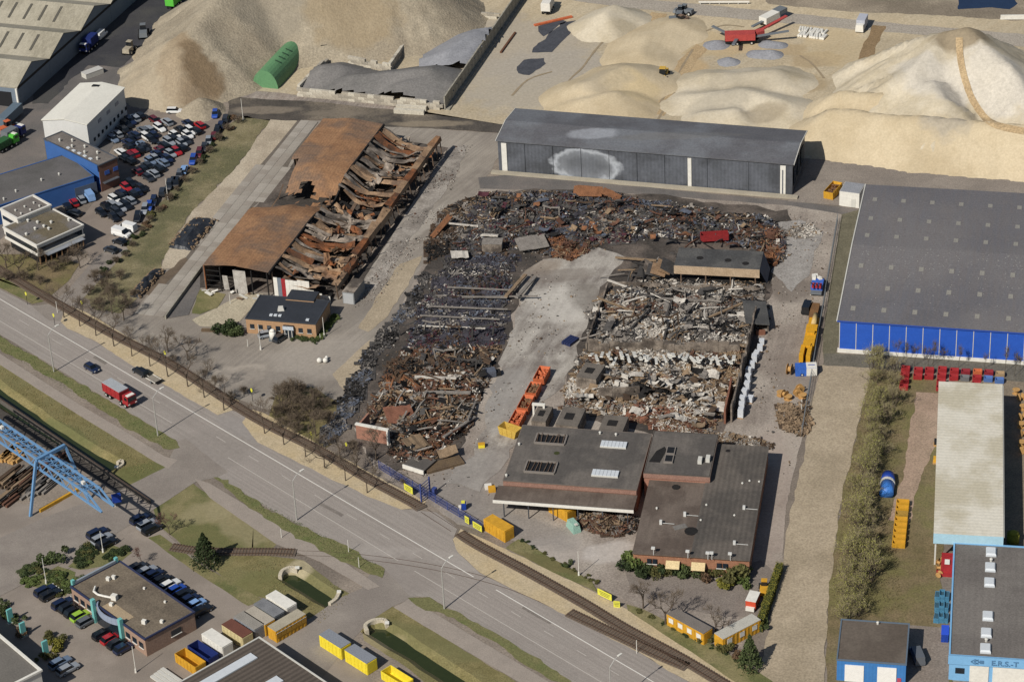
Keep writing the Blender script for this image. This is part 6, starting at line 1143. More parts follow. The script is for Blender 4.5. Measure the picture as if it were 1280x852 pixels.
p = P2(193,477); t = thing('flat_trailer', 'empty flat two-wheel trailer behind the black estate car', 'trailer', (p.x, p.y, .1), hR)
boxpart(t, 'deck', (0, 0, .55), (3.4, 1.9, .12), mat('trailer_deck', '#8a8378')); boxpart(t, 'drawbar', (-2.3, 0, .5), (1.4, .12, .1), m_trim); boxpart(t, 'tail_board', (1.72, 0, .7), (.08, 1.9, .4), m_dark)
for s in (-1, 1): w = link('wheel', CARM['hatch'][2], t); w.location = (.2, s*1.0, .32)
for s in (-1, 1): boxpart(t, 'side_rail', (0, s*.95, .68), (3.4, .06, .14), m_white)
def wheelpair(t, x, half, r=.5, w_=.3):
    for s in (-1, 1):
        b = MB(); b.cyl((x, s*half-w_/2, r), (x, s*half+w_/2, r), r, n=14); o = b.build('wheel', m_tyre, t); MB().cyl((x, s*half-w_/2-.02, r), (x, s*half+w_/2+.02, r), r*.5, n=10).build('rim', m_trim, o)
def truck(px, rz, cabc, bodyc, label, L_=8.6, tip=True, name='tipper_truck', H_=2.0, topm=None):
    p = P2(*px); t = thing(name, label, 'truck', (p.x, p.y, .1), rz); f = L_/2
    boxpart(t, 'chassis', (0, 0, .85), (L_, 1.0, .3), m_dark); b = MB(); b.box((f-1.0, 0, 1.9), (2.0, 2.4, 2.1), top=.92); cb = b.build('cab', cabc, t)
    boxpart(cb, 'windscreen', (f-.02, 0, 2.3), (.1, 2.0, .9), m_cg); boxpart(cb, 'sun_visor', (f-.6, 0, 3.0), (.9, 1.8, .15), m_white)
    for s in (-1, 1): boxpart(cb, 'side_window', (f-.8, s*1.15, 2.3), (.9, .08, .7), m_cg); boxpart(cb, 'headlight', (f+.02, s*.9, 1.15), (.1, .4, .25), m_lamp)
    if tip:
        boxpart(t, 'tipper_body', (-1.25, 0, 1.15+H_/2), (L_-3.0, 2.5, H_), bodyc); boxpart(t, 'tarpaulin', (-1.25, 0, 1.2+H_), (L_-3.1, 2.4, .25), topm or mat('grey_tarp', '#a2a6aa', '#92969a', .7, .6, .5))
        for k in range(5):
            for s in (-1, 1): boxpart(t, 'body_rib', (-1.25+(k-2)*(L_-3.2)/4, s*1.28, 1.15+H_/2), (.12, .08, H_), bodyc)
    for x in (f-1.2, f-2.9, -f+2.6, -f+1.2): wheelpair(t, x, 1.05)
    return t
truck((150.5,500.5), hR, m_red, m_red, 'red tipper truck with a grey tarpaulin on the main road', 9.2)
hF = head((88.7,733.4), (181,799)); hN = hF+math.pi/2
W_ = 'in front of the teal-posted office'
for q, c, k in (((57,741),'dark blue','estate'),((64,746),'black','estate'),((79,757),'dark blue','estate'),((86,762),'black','hatch'),((93,767.5),'black','hatch'),((101,772.5),'green','hatch'),((110,779),'grey','estate'),((130,795),'black','estate'),((139,801),'red','hatch'),((147,807),'black','hatch'),((155,813),'dark blue','hatch')):
    car(q, hN, c, '%s %s parked %s' % (c, 'hatchback' if k == 'hatch' else 'estate car', W_ if q[0] > 70 else 'beside the green beds near the teal-posted office'), k, 'cars at the teal-posted office', True)
for q, c, k in (((172,712),'dark grey','hatch'),((184,717),'silver','estate'),((193,721),'dark blue','hatch'),((203,728),'black','hatch'),((213,734),'white','estate'),((221,740),'blue','hatch'),((230,746),'black','hatch'),((238,752),'dark blue','hatch'),((246,758),'light blue','hatch'),((253,766),'black','estate')):
    car(q, hN, c, '%s %s parked behind the teal-posted office' % (c, 'hatchback' if k == 'hatch' else 'estate car'), k, 'cars behind the teal-posted office')
for q, c in (((176,651),'dark blue'),((185,658),'silver'),((191,664),'black')): car(q, hN, c, '%s estate car parked by the lawn near the side road' % c, 'estate', 'cars near the lawn')
for q, c in (((122,669),'dark blue'),((128,676),'silver'),((134,682),'black')): car(q, hN, c, '%s estate car parked between the green beds' % c, 'estate', 'cars between the green beds')
for q, c in (((76,831),'silver blue'),((86,839),'silver')): car(q, hN, c, '%s estate car in the shade by the white-edged roof' % c, 'estate', 'cars by the white-edged roof')
car((1146,823), math.pi/2+.1, 'grey', 'grey van in the shadow beside the blue garage', 'van'); car((1009,388), 1.25, 'black', 'black van beside the yellow pump machines', 'van')
# ---- yard machines, left top
m_gun = plain('machine_grey', '#6a6f73'); m_mgreen = plain('bright_green', '#57b53f'); m_navy = plain('truck_navy', '#1d2c66')
def lorry(px, rz, c1, c2, label, L_=7.5): return truck(px, rz, c1, c2, label, L_, True, 'lorry', 2.2, c2)
hW = head((30,120), (160,0))
lorry((112,62), hW+math.pi, m_navy, m_navy, 'navy blue lorry beside the gabled warehouse wall'); car((127,47), hW, 'white', 'white van beside the gabled warehouse wall', 'van')
lorry((218,8), hW, m_mgreen, m_mgreen, 'bright green lorry at the far foot of the gravel heap', 6.5)
def machine(px, rz, c, label, s=1.0, boom=True, cat='machine', name='wheel_loader', cab=None):
    p = P2(*px); t = thing(name, label, cat, (p.x, p.y), rz)
    b = MB(); b.box((-.8*s, 0, 1.2*s), (2.6*s, 1.9*s, 1.1*s), top=.9); b.build('engine_housing', c, t); b = MB(); b.box((.6*s, 0, 2.1*s), (1.3*s, 1.4*s, 1.5*s), top=.85); cb = b.build('cab', cab or m_cg, t); boxpart(cb, 'cab_roof', (.6*s, 0, 2.9*s), (1.3*s, 1.3*s, .12*s), c)
    for x in (-1.3*s, 1.5*s): wheelpair(t, x, 1.0*s, .65*s, .5*s)
    if boom:
        b = MB(); b.beam((1.0*s, .5*s, 1.4*s), (3.0*s, .5*s, .8*s), .2*s, .3*s); b.beam((1.0*s, -.5*s, 1.4*s), (3.0*s, -.5*s, .8*s), .2*s, .3*s); b.build('lift_arm', c, t); b = MB(); b.box((3.4*s, 0, .7*s), (.9*s, 2.4*s, .9*s), top=.75); b.build('bucket', m_gun, t)
    return t
machine((829,99), head((829,99), (826,108)), mat('loader_yellow', '#c9a44a', '#b08f3c', .6), 'yellow wheel loader on the orange sand track', 1.25)
machine((180,46), hW+.4, m_gun, 'grey loader parked in the dark lane below the gravel heap', 1.2, False, name='grey_loader'); machine((162,66), hW, mat('beige_machine', '#a39a88'), 'beige machine standing in the dark lane below the gravel heap', 1.1, False, name='beige_loader')
p = P2(116,94); t = thing('flat_container', 'pale flat container on the ground behind the white hall', 'container', (p.x, p.y), hW-.55); MB().box((0, 0, .7), (5.5, 2.4, 1.4)).build('body', m_trim, t); boxpart(t, 'lid', (0, 0, 1.43), (5.6, 2.5, .06), plain('pale_lid', '#b9b7b2'))
p = P2(14,152); t = thing('tanker_trailer', 'long blue-grey trailer parked outside the gabled warehouse', 'trailer', (p.x, p.y), hW); boxpart(t, 'box', (0, 0, 2.0), (9.5, 2.5, 2.4), plain('trailer_blue_grey', '#5d6c78')); boxpart(t, 'chassis', (0, 0, .7), (9.5, 1, .3), m_dark)
for x in (-3.6, -2.3): wheelpair(t, x, 1.05)
machine((8,166), hW-.5, m_orange, 'orange machine beside the long blue-grey trailer', 1.1, True, name='orange_loader'); lorry((18,175), hW-.3, m_navy, m_gun, 'navy cab lorry beside the orange machine', 7); truck((8,186), hW-.3, m_mgreen, plain('dark_green', '#2f5a33'), 'green lorry outside the gabled warehouse', 7.5, True, 'lorry', 1.6, plain('dark_green', '#2f5a33'))
# white mobile crane with its lattice boom
p = P2(541,30); t = thing('mobile_crane', 'white crawler crane with a raised lattice boom beside the grit bays', 'crane', (p.x, p.y), math.radians(75)); boxpart(t, 'house', (-.6, 0, 2.0), (4.4, 3.0, 1.9), m_white); boxpart(t, 'cab', (1.6, 1.2, 2.1), (1.4, 1.0, 1.7), m_cg)
for s in (-1, 1): boxpart(t, 'crawler', (0, s*1.5, .55), (5, .8, 1.1), m_dark)
b = MB(); e = Vector((10, 0, 12)); q0 = Vector((1.5, 0, 2.6))
for i in (-.4, .4):
    for j in (-.3, .3): b.beam(q0+Vector((0, i, j)), e+Vector((0, i*.5, j*.5)), .1, .1)
for k in range(12): a_ = q0.lerp(e, k/12); c_ = q0.lerp(e, (k+1)/12); b.beam(a_+Vector((0, -.4, 0)), c_+Vector((0, .4, 0)), .07, .07)
b.build('lattice_boom', plain('boom_grey', '#9a9c9c'), t)
for i, (q, c, s, lab) in enumerate((((533,6),m_gun,1.2,'dark machine behind the crane by the earth heap'),((556,12),m_gun,1.1,'grey loader next to the white crawler crane'),((565,10),mat('rusty_machine','#7b6656'),1.0,'rust-coloured machine at the end of the crane row'))): machine(q, .8+i, c, lab, s, True, name='yard_machine')
machine((402,72), .2, m_dark, 'black machine beside the green tunnel tent', 1.3, False, name='black_machine')
p = P2(531,47); t = thing('scrap_heap', 'small teal scrap bundle on the sand beside the crane', 'scrap', (p.x, p.y)); MB().box((0, 0, .4), (3.2, 1.4, .8), .2, top=.6).build('bundle', plain('teal_scrap', '#4a6a66'), t)
# white truck in the sand yard
truck((685,14), head((685,18), (692,4)), m_white, m_white, 'white box truck in the sand yard beside the orange boards', 7, True, 'white_truck', 2.2, m_white)
p = P2(1077,36); t = thing('white_box_truck', 'small white box truck by the works road', 'truck', (p.x, p.y), head((1073,42), (1080,28))); boxpart(t, 'box', (.5, 0, 1.9), (4.6, 2.3, 2.6), plain('box_grey', '#a9acb6')); b = MB(); b.box((-2.6, 0, 1.4), (1.5, 2.2, 1.9), top=.9); b.build('cab', m_white, t)
for x in (-2.4, 1.5): wheelpair(t, x, 1.0, .45)
# red screening machine with conveyor arms
p = P2(925,55); t = thing('screening_machine', 'red screening machine with outspread conveyor arms', 'machine', (p.x, p.y), 0); m_scr = mat('screen_red', '#b04a44', '#93393a', .6, 1, .5)
boxpart(t, 'hopper', (0, 0, 2.4), (8, 3.0, 1.8), m_scr, -.05); boxpart(t, 'engine_box', (5.2, 1.4, 2.2), (2.4, 2, 1.6), m_scr, .5); boxpart(t, 'chassis', (.5, 0, 1.0), (9, 2.0, .6), m_dark)
for a_, b_, nm in (((-2, .5, 2.2), (-7, 4.5, 3.6), 'conveyor_arm'), ((3, -.5, 2.0), (13, -.9, 3.4), 'conveyor_arm'), ((3.5, .8, 2.2), (13.5, 9, 3.4), 'conveyor_arm'), ((-1, -1, 2), (-2.5, -7, 3), 'conveyor_arm')):
    b = MB(); b.beam(a_, b_, .9, .3); b.build(nm, m_gun if b_[1] < 8 else m_scr, t)
for x in (-2, -.8, 3): wheelpair(t, x, 1.0, .5)
p = P2(962,30); t = thing('tracked_crusher', 'white and grey tracked crusher behind the red screening machine', 'machine', (p.x, p.y), math.radians(45)); boxpart(t, 'body', (0, 0, 2), (6, 2.6, 1.8), m_white); boxpart(t, 'feeder', (4.4, 0, 2.4), (3.4, 2.6, 1.2), m_gun); boxpart(t, 'discharge_belt', (-5, 0, 1.8), (5, .9, .3), m_gun)
for s in (-1, 1): boxpart(t, 'crawler', (0, s*1.2, .5), (4.5, .5, 1.0), m_dark)
for i, (q, c) in enumerate((((845,28),m_gun),((850,20),m_gun),((858,18),m_gun),((853,30),mat('rusty_machine','#7b6656')))): machine(q, i*1.3, c, ('grey digger in the cluster on the sand yard' if i < 3 else 'rust-brown digger in the cluster on the sand yard'), .95, True, name='digger')['group'] = 'diggers on the sand yard'
# rows of white concrete pipes
rg = random.Random(5)
for i in range(22):
    q = (1000+(i % 11)*3.1+rg.uniform(-.6, .6), 38+(i//11)*6+(i % 11)*.4); p = P2(*q); o = MB().cyl((-1.4, 0, .35), (1.4, 0, .35), .35, n=8).build('white_pipe', m_white); o.location = (p.x, p.y, .03); o.rotation_euler = (0, 0, 1.2+rg.uniform(-.2, .2)); tag(o, 'white concrete pipe in the two rows on the sand yard', 'pipe', 'white pipes on the sand yard')
for a, b_, c, lab in (((668,33),(715,22),m_orange,'long orange board strip beside the tar patches'),((626,67),(644,42),mat('rust_pipe','#6b4a38'),'brown rusty pipe lying beside the long retaining wall')):
    A, B = P(*a), P(*b_); o = MB().beam((0, 0, 0), B-A, .9 if 'board' in lab else .5, .4).build('long_bar', c); o.location = A+Vector((0, 0, .3)); tag(o, lab, 'bar')
# ================================================================ VEGETATION
m_bark = mat('bark', '#5d5247', '#4a4138', .95, 2, .6, fine=8); m_twig = mat('bare_twigs', '#6f6253', '#5a4f43', .95, 2, .6); m_twigr = mat('reddish_twigs', '#75594f', '#5f463e', .95, 2, .6)
def strip_twig(b, a, c, w, rg):
    d = c-a; side = d.cross(Vector((rg.uniform(-1, 1), rg.uniform(-1, 1), rg.uniform(-1, 1)))).normalized()*w/2; b.v += [tuple(a-side), tuple(a+side), tuple(c)]; n = len(b.v); b.f.append((n-3, n-2, n-1)); b.m.append(0)
def leaf(b, p, s, rg, m=0):
    u = Vector((rg.gauss(0, 1), rg.gauss(0, 1), rg.gauss(0, 1))).normalized(); v = u.cross(Vector((rg.gauss(0, 1), rg.gauss(0, 1), rg.gauss(0, 1)))).normalized(); b.add([p-u*s, p+v*s*.6, p+u*s, p-v*s*.6], [(0,1,2,3)], m)
def tree_mesh(seed, H, crown, trunk_r=.16, levels=4, twig_w=.05, first=.42, ntw=7, leaves=0, leaf_s=.12, spread=.9, stems=1, up=.25):
    rg = random.Random(seed); w = MB(); t = MB(); tips = []
    def grow_(p, d, L_, r, lv):
        c = p+d*L_; w.cyl(p, c, r, r*.62, n=5 if lv > 1 else 7, cap=False)
        if lv >= levels:
            for _ in range(ntw):
                e = (d+Vector((rg.gauss(0, .55), rg.gauss(0, .55), rg.gauss(up*.6, .45)))).normalized(); s0 = p.lerp(c, rg.uniform(.2, 1)); s1 = s0+e*L_*rg.uniform(.6, 1.3); strip_twig(t, s0, s1, twig_w, rg)
                for _ in range(2): s2 = s0.lerp(s1, rg.uniform(.3, .9)); e2 = (e+Vector((rg.gauss(0, .6), rg.gauss(0, .6), rg.gauss(.05, .5)))).normalized(); strip_twig(t, s2, s2+e2*L_*rg.uniform(.3, .7), twig_w*.8, rg); tips.append(s2+e2*L_*.4)
            return
        for _ in range(3 if lv < 2 else rg.choice((2, 3))):
            e = (d+Vector((rg.gauss(0, spread), rg.gauss(0, spread), rg.gauss(up, .3)))).normalized(); grow_(p.lerp(c, rg.uniform(.65, 1)), e, L_*rg.uniform(.62, .82), r*.58, lv+1)
    for s in range(stems):
        d = Vector((rg.gauss(0, .25 if stems > 1 else .03), rg.gauss(0, .25 if stems > 1 else .03), 1)).normalized(); grow_(Vector((rg.gauss(0, .3) if stems > 1 else 0, rg.gauss(0, .3) if stems > 1 else 0, -.1)), d, H*first, trunk_r, 0 if stems == 1 else 1)
    for i in range(leaves): leaf(t, rg.choice(tips)+Vector((rg.gauss(0, .25), rg.gauss(0, .25), rg.gauss(0, .25))), leaf_s*rg.uniform(.6, 1.4), rg, 1)
    return w, t
def tree_variants(n, seed, mats, **kw):
    out = []
    for i in range(n): w, t = tree_mesh(seed+i, **kw); out.append((w.mesh('trunk', m_bark, True), t.mesh('crown', mats)))
    return out
def plant_tree(px, var, label, cat='tree', group=None, s=1.0, name='bare_tree', rz=None):
    p = P2(*px); t = thing(name, label, cat, (p.x, p.y), rnd.uniform(0, 6.28) if rz is None else rz, group); t.scale = (s, s, s*rnd.uniform(.93, 1.07)); link('trunk', var[0], t); link('crown', var[1], t); return t
AV = tree_variants(4, 100, [m_twig], H=8.5, crown=3, trunk_r=.15, levels=4, twig_w=.03, first=.40, ntw=8, spread=.6, up=.32)
for i, q in enumerate(((80,397),(100,408),(120,420),(142.6,433),(165,445.5),(187.7,458),(210,471),(235,483.5),(255.5,497),(280,513),(331,542),(355,556),(382,571),(406,585),(432,601),(459,616))):
    plant_tree(q, AV[i % 4], 'bare young avenue tree standing in the sandy verge between road and railway' if i < 10 else 'bare young avenue tree in the verge beyond the site driveway', 'tree', 'avenue trees along the main road', rnd.uniform(.85, 1.05), 'avenue_tree')
BT = tree_variants(3, 200, [m_twig], H=9, crown=4, trunk_r=.2, levels=4, twig_w=.05, first=.34, ntw=7, spread=.7, up=.25)
for q, lab, s in (((804,760),'bare tree on the drive edge behind the yellow board sign',.9),((832,780),'bare tree beside the yellow cabin with the grey roof',1.0),((895,792),'bare tree between the two yellow site cabins',.8),((100,335),'bare tree at the corner of the mossy flat office',.8),((25,345),'bare tree on the lawn near the side road junction',.85),((8,335),'bare tree beside the white office wall',.9),((48,338),'bare tree among the junction shrubs',.8),((140,392),'bare tree at the end of the rough grass strip',.8),((155,400),'bare tree above the avenue by the slab yard',.85),((470,575),'bare tree in front of the brick stump',.95),((446,590),'bare tree beside the blue fence end',.85),((425,575),'bare tree left of the brick stump',.85),((395,545),'bare tree below the large brown thicket',.85),((210,440),'bare tree on the yard side of the railway',.85),((235,450),'bare tree beside the yellow signal disc',.8)):
    plant_tree(q, BT[int(q[0]) % 3], lab, s=s)
RT = tree_variants(2, 260, [m_twigr], H=5.5, crown=3, trunk_r=.1, levels=4, twig_w=.05, first=.36, ntw=7, spread=.7, up=.3)
plant_tree((212,668), RT[0], 'small reddish bare tree on the lawn beside the parked cars'); plant_tree((178,706), RT[1], 'small reddish bare tree behind the teal-posted office', s=.7)
BH = tree_variants(3, 300, [m_twig], H=4.5, crown=3, trunk_r=.06, levels=3, twig_w=.05, first=.35, ntw=12, spread=.85, stems=8, up=.2)
for i, (x, y, s) in enumerate(((352,508,1.2),(365,500,1.3),(378,510,1.2),(362,520,1.1),(385,520,1.1),(392,505,1.1),(358,495,1.1),(370,540,.9),(410,530,.9),(345,520,.8),(372,530,.85),(395,525,.8),(405,510,.75),(350,535,.7),(375,495,.9))): plant_tree((x, y), BH[i % 3], 'bare brown bush in the large thicket between yard and burnt field', 'bush', 'bushes of the large thicket', s, 'bare_bush')
for i, (x, y, s) in enumerate(((10,350,.8),(30,352,.8),(50,356,.7),(68,340,.8),(82,332,.8),(62,322,.8),(92,320,.7),(118,352,.9),(130,362,.9),(112,368,.8),(142,372,.9),(125,385,.8),(160,385,.7),(150,350,.7),(168,372,.6))): plant_tree((x, y), BH[i % 3], 'bare brown bush near the side road junction', 'bush', 'bushes at the junction', s, 'bare_bush')
for i, (x, y, s) in enumerate(((290,500,.6),(306,492,.55),(270,478,.5),(255,470,.5),(440,560,.6),(505,605,.4),(215,452,.5))): plant_tree((x, y), BH[i % 3], 'low bare bush along the yard edge of the railway', 'bush', 'bushes along the railway', s, 'bare_bush')
# willow scrub with first leaves beside the sand lane
m_wl = mat('willow_leaf', '#93904f', '#7c7c45', .8, 1.5, .6); m_wtw = mat('willow_twigs', '#9a8f70', '#80765c', .95, 2, .6)
WL = tree_variants(4, 400, [m_wtw, m_wl], H=7.5, crown=4, trunk_r=.09, levels=4, twig_w=.045, first=.30, ntw=4, leaves=520, leaf_s=.10, spread=.55, stems=5, up=.4)
WB = tree_variants(2, 450, [m_wtw, m_wl], H=6, crown=4, trunk_r=.08, levels=4, twig_w=.045, first=.32, ntw=5, leaves=80, leaf_s=.10, spread=.6, stems=5, up=.4)
rg = random.Random(12); n = 0
for y in range(452, 790, 11):
    for k in range(2 if y % 2 else 1):
        f = (y-452)/330; x = 1098-40*f+k*19+rg.uniform(-6, 6)+(6 if 560 < y < 600 else 0); yy = y+rg.uniform(-5, 5)
        if 585 < yy < 700 and x > 1090: x = 1086+rg.uniform(-4, 2)
        lf = (k == 0 or y > 690); plant_tree((x, yy), (WL if lf else WB)[rg.randrange(4 if lf else 2)], 'yellow-green budding willow in the scrub beside the sand lane' if lf else 'nearly bare willow on the track side of the scrub', 'tree', 'willow scrub beside the sand lane', rg.uniform(.7, 1.05)*(1.1 if 660 < y < 740 else 1), 'willow'); n += 1
TB = tree_variants(2, 480, [m_twig], H=6, crown=2, trunk_r=.06, levels=3, twig_w=.05, first=.45, ntw=5, spread=.4, up=.6)
for i, q in enumerate(((1122,456),(1132,452),(1143,458),(1156,456),(1160,460),(1166,458),(1180,456),(1198,460),(1230,462),(1256,466),(1268,470),(1275,468))): plant_tree(q, TB[i % 2], 'thin bare sapling in front of the blue panel wall', 'tree', 'saplings along the blue hall', rnd.uniform(.6, 1.0), 'sapling')
# leafy shrubs: many small leaves on an uneven mound
def shrub_mesh(seed, n=900, ls=.13, flat=.8):
    rg = random.Random(seed); b = MB(); cl = [(Vector((rg.gauss(0, .5), rg.gauss(0, .5), rg.uniform(.3, .9))), rg.uniform(.3, .55)) for _ in range(9)]
    for i in range(n):
        c, r = rg.choice(cl); d = Vector((rg.gauss(0, 1), rg.gauss(0, 1), rg.gauss(.2, 1))).normalized()*r*rg.uniform(.7, 1.05); p = c+d
        if p.z < 0: p.z = -p.z*.3
        p.z *= flat; leaf(b, p, ls*rg.uniform(.6, 1.4), rg)
    return b.mesh('foliage', m_wl)
SM = [shrub_mesh(i) for i in range(4)]
stem = MB().cyl((0, 0, 0), (0, 0, .7), .05, .03, n=5).cyl((0, 0, .2), (.3, .2, .8), .03, .02, n=4).mesh('stem', m_bark)
LF = {k: mat('leaf_'+k, c, c2, .85, 1.2, .7, fine=4) for k, (c, c2) in {'green': ('#4b5632', '#3c4628'), 'dark': ('#333f22', '#28331b'), 'yellow': ('#7a7530', '#5f6028'), 'olive': ('#5c5a33', '#4a4a2a'), 'brown': ('#6b5540', '#544232'), 'fresh': ('#5d6a38', '#4d5a2e')}.items()}
def shrub(px, s, color, label, group=None, sz=1.0, name='shrub'):
    p = P2(*px); t = thing(name, label, 'shrub', (p.x, p.y), rnd.uniform(0, 6), group); t.scale = (s, s, s*sz); o = link('foliage', rnd.choice(SM), t); o.material_slots[0].link = 'OBJECT'; o.material_slots[0].material = LF[color]; link('stem', stem, t)
for q, s, c, lab in (((285,416),2.4,'dark','large dark green shrub at the left corner of the brick office'),((294,420),1.9,'green','green shrub beside the large dark shrub at the brick office'),((790,712),2.0,'dark','dark evergreen shrub at the left corner of the low wings'),((801,706),2.9,'fresh','bright ivy mound on the left front of the low wings'),((813,710),2.2,'green','green shrub below the first awning of the low wings'),((806,717),1.9,'dark','dark shrub on the drive edge below the ivy'),((823,718),1.8,'olive','olive shrub in the front bed of the low wings'),((840,714),2.2,'dark','dark upright shrub beside the entrance awning'),((861,711),2.6,'fresh','bright ivy climbing between the two awnings'),((857,720),1.9,'green','green shrub below the middle ivy'),((873,718),1.8,'green','green shrub in front of the second awning'),((885,718),1.8,'brown','red-brown shrub in the front bed'),((895,720),1.7,'olive','low olive shrub next to the red-brown one'),((915,721),3.2,'olive','big olive shrub at the right front corner'),((907,731),1.8,'yellow','yellow shrub at the end of the front bed'),((930,725),2.2,'fresh','fresh green shrub at the right corner of the low wings'),
    ((950,782),1.6,'green','green shrub behind the red and white trailer'),((830,712),1.2,'dark','dark low shrub in the middle of the front bed'),((62,704),2.2,'green','round green bush beside the lamp by the side road'),((880,802),1.3,'olive','olive shrub below the right-hand yellow cabin'),((905,815),1.6,'olive','big olive shrub at the fence below the right-hand yellow cabin'),((920,822),1.3,'brown','brown shrub beside the tall conifer at the fence'),((709,708),.9,'green','small cone shrub beside the white flagpole'),((66,800),1.5,'olive','olive shrub in the planted bed by the white-edged roof'),((74,812),1.6,'yellow','yellow shrub in the planted bed by the silver cars'),((60,822),1.2,'olive','low shrub at the end of the planted bed'),((5,762),1.3,'green','shrub at the far end of the planted bed'),((15,775),1.4,'green','green shrub below the far end of the planted bed'),((30,792),1.3,'brown','brown shrub in the middle of the planted bed')): shrub(q, s, c, lab)
for i in range(17):
    f = i/16; q = (138+(300-138)*f+rnd.uniform(-3, 3), 345-(345-152)*f+rnd.uniform(-4, 4)); shrub((q[0]-6, q[1]-2), rnd.uniform(.8, 1.3), rnd.choice(('olive', 'brown', 'brown', 'dark')), 'low brown-green shrub in the hedge between car park and rough grass', 'hedge of the car park', .8)
for i in range(16):
    f = i/15; plant_tree((136+158*f+rnd.uniform(-3, 3), 345-192*f+rnd.uniform(-4, 4)), BH[i % 3], 'bare brown bush in the hedge between car park and rough grass', 'bush', 'bare bushes of the car park hedge', rnd.uniform(.45, .65), 'bare_bush')
for i in range(60):
    q = rnd.choice(((110,690),(125,685),(140,692),(155,690),(105,700),(30,718),(45,712),(60,720),(75,722),(85,735),(95,730),(40,728),(70,735))); shrub((q[0]+rnd.uniform(-6, 6), q[1]+rnd.uniform(-4, 4)), rnd.uniform(.9, 1.5), rnd.choice(('green', 'fresh', 'olive', 'dark')), 'low green shrub in the beds beside the teal-posted office', 'low shrubs in the office beds', .55)
def box_hedge(a, c, w_, h_, col, label, seed=1):
    A, B = P2(*a), P2(*c); d = B-A; t = thing('clipped_hedge', label, 'hedge', (A.x, A.y), math.atan2(d.y, d.x)); rg = random.Random(seed); b = MB(); L_ = d.length
    for i in range(int(L_*160)):
        f = rg.random(); p = Vector((rg.uniform(0, L_), rg.uniform(-w_, w_)/2, h_)) if f < .45 else Vector((rg.uniform(0, L_), rg.choice((-1, 1))*w_/2, rg.uniform(0, h_)))
        leaf(b, p+Vector((0, rg.gauss(0, .06), rg.gauss(0, .07))), rg.uniform(.07, .16), rg)
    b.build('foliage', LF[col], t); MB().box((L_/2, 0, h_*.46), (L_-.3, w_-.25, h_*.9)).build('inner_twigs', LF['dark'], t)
box_hedge((975,712), (948,790), 1.3, 1.9, 'yellow', 'clipped yellow-green hedge between the drive and the sand lane', 1)
for i in range(9): f = i/8; shrub((420-22*f, 396+28*f), .8, 'fresh', 'bright green clipped hedge bush beside the brick office', 'clipped hedge of the brick office')
for i in range(6): shrub((370+i*5, 424+i*.5), .8, 'green', 'green hedge bush under the brick office windows', 'front hedge of the brick office')
for i in range(8): shrub((655+i*13+rnd.uniform(-3, 3), 677+i*7.2), rnd.uniform(.5, .8), rnd.choice(('dark', 'olive')), 'low dark shrub on the grass bank beside the drive', 'shrubs on the grass bank', .7)
for i in range(9): shrub((800+i*15+rnd.uniform(-3, 3), 764+i*7.6), rnd.uniform(.5, .9), rnd.choice(('dark', 'olive')), 'low dark shrub along the fence below the cabins', 'shrubs below the cabins', .7)
# conifers: drooping tiers of needles
def conifer(px, H, R, label, c='dark', seed=1):
    rg = random.Random(seed); p = P2(*px); t = thing('conifer', label, 'tree', (p.x, p.y)); MB().cyl((0, 0, 0), (0, 0, H*.95), .18, .03, n=7).build('trunk', m_bark, t); b = MB()
    for i in range(2600):
        f = rg.random()**.8; z = H*(.06+.94*f); r = R*(1-f)**.85*(.45+.6*rg.random()**.5)*(1+.25*math.sin(f*40+rg.random())); a = rg.uniform(0, 6.283); q = Vector((r*math.cos(a), r*math.sin(a), z-.25*r)); leaf(b, q, rg.uniform(.14, .3), rg)
    b.build('crown', LF[c], t)
conifer((258,706), 7.5, 2.9, 'large dark green conifer on the lawn beside the old siding'); conifer((937,835), 7.5, 2.3, 'tall green conifer at the fence below the right-hand cabin', 'green', 4); conifer((842,712), 3.2, .8, 'slim dark conifer beside the entrance awning', 'dark', 5)
# grass tufts on the verges: uncountable
def tufts(name, label, px, n, m, seed, s=.10):
    rg = random.Random(seed); poly = [P2(*q) for q in px]; b = MB()
    for x, y in scatter(poly, n, rg):
        if any(inside((x, y), q) for q in DB): continue
        leaf(b, Vector((x, y, .11+rg.uniform(0, .08))), s*rg.uniform(.4, 1.3), rg)
    o = b.build(name, m); tag(o, label, 'grass', None, 'stuff')
tufts('grass_tufts', 'green grass growing on the verges along the main road', [(0,420),(222,553),(205,560),(0,437)], 1800, LF['fresh'], 1); tufts('grass_tufts', 'green grass growing on the verge beside the cycle path', [(267,596),(482,711),(478,722),(345,655)], 1500, LF['fresh'], 2)
tufts('dry_grass_tufts', 'dry straw grass on the banks of the ditches', [(0,460),(100,520),(200,585),(170,600),(60,520),(0,478)], 2200, mat('straw', '#8d8058', '#776a48', .95, 1, .6), 3); tufts('dry_grass_tufts', 'dry straw grass around the short ditch near the access road', [(300,700),(360,702),(420,732),(440,745),(400,780),(340,750)], 1500, mat('straw', '#8d8058'), 4)
tufts('rough_grass_tufts', 'rough pale grass on the strip beside the car park hedge', [(315,150),(335,152),(235,270),(196,345),(150,388),(120,378),(200,260)], 2600, mat('pale_grass', '#8f8a62', '#6e6c45', .95, 1, .7), 5); tufts('brush_tufts', 'brown undergrowth below the willow scrub', [(1086,462),(1140,480),(1110,640),(1130,760),(1060,780),(1040,740),(1060,600)], 4500, mat('undergrowth', '#6d6244', '#575034', .95, 1, .7), 6, .16)
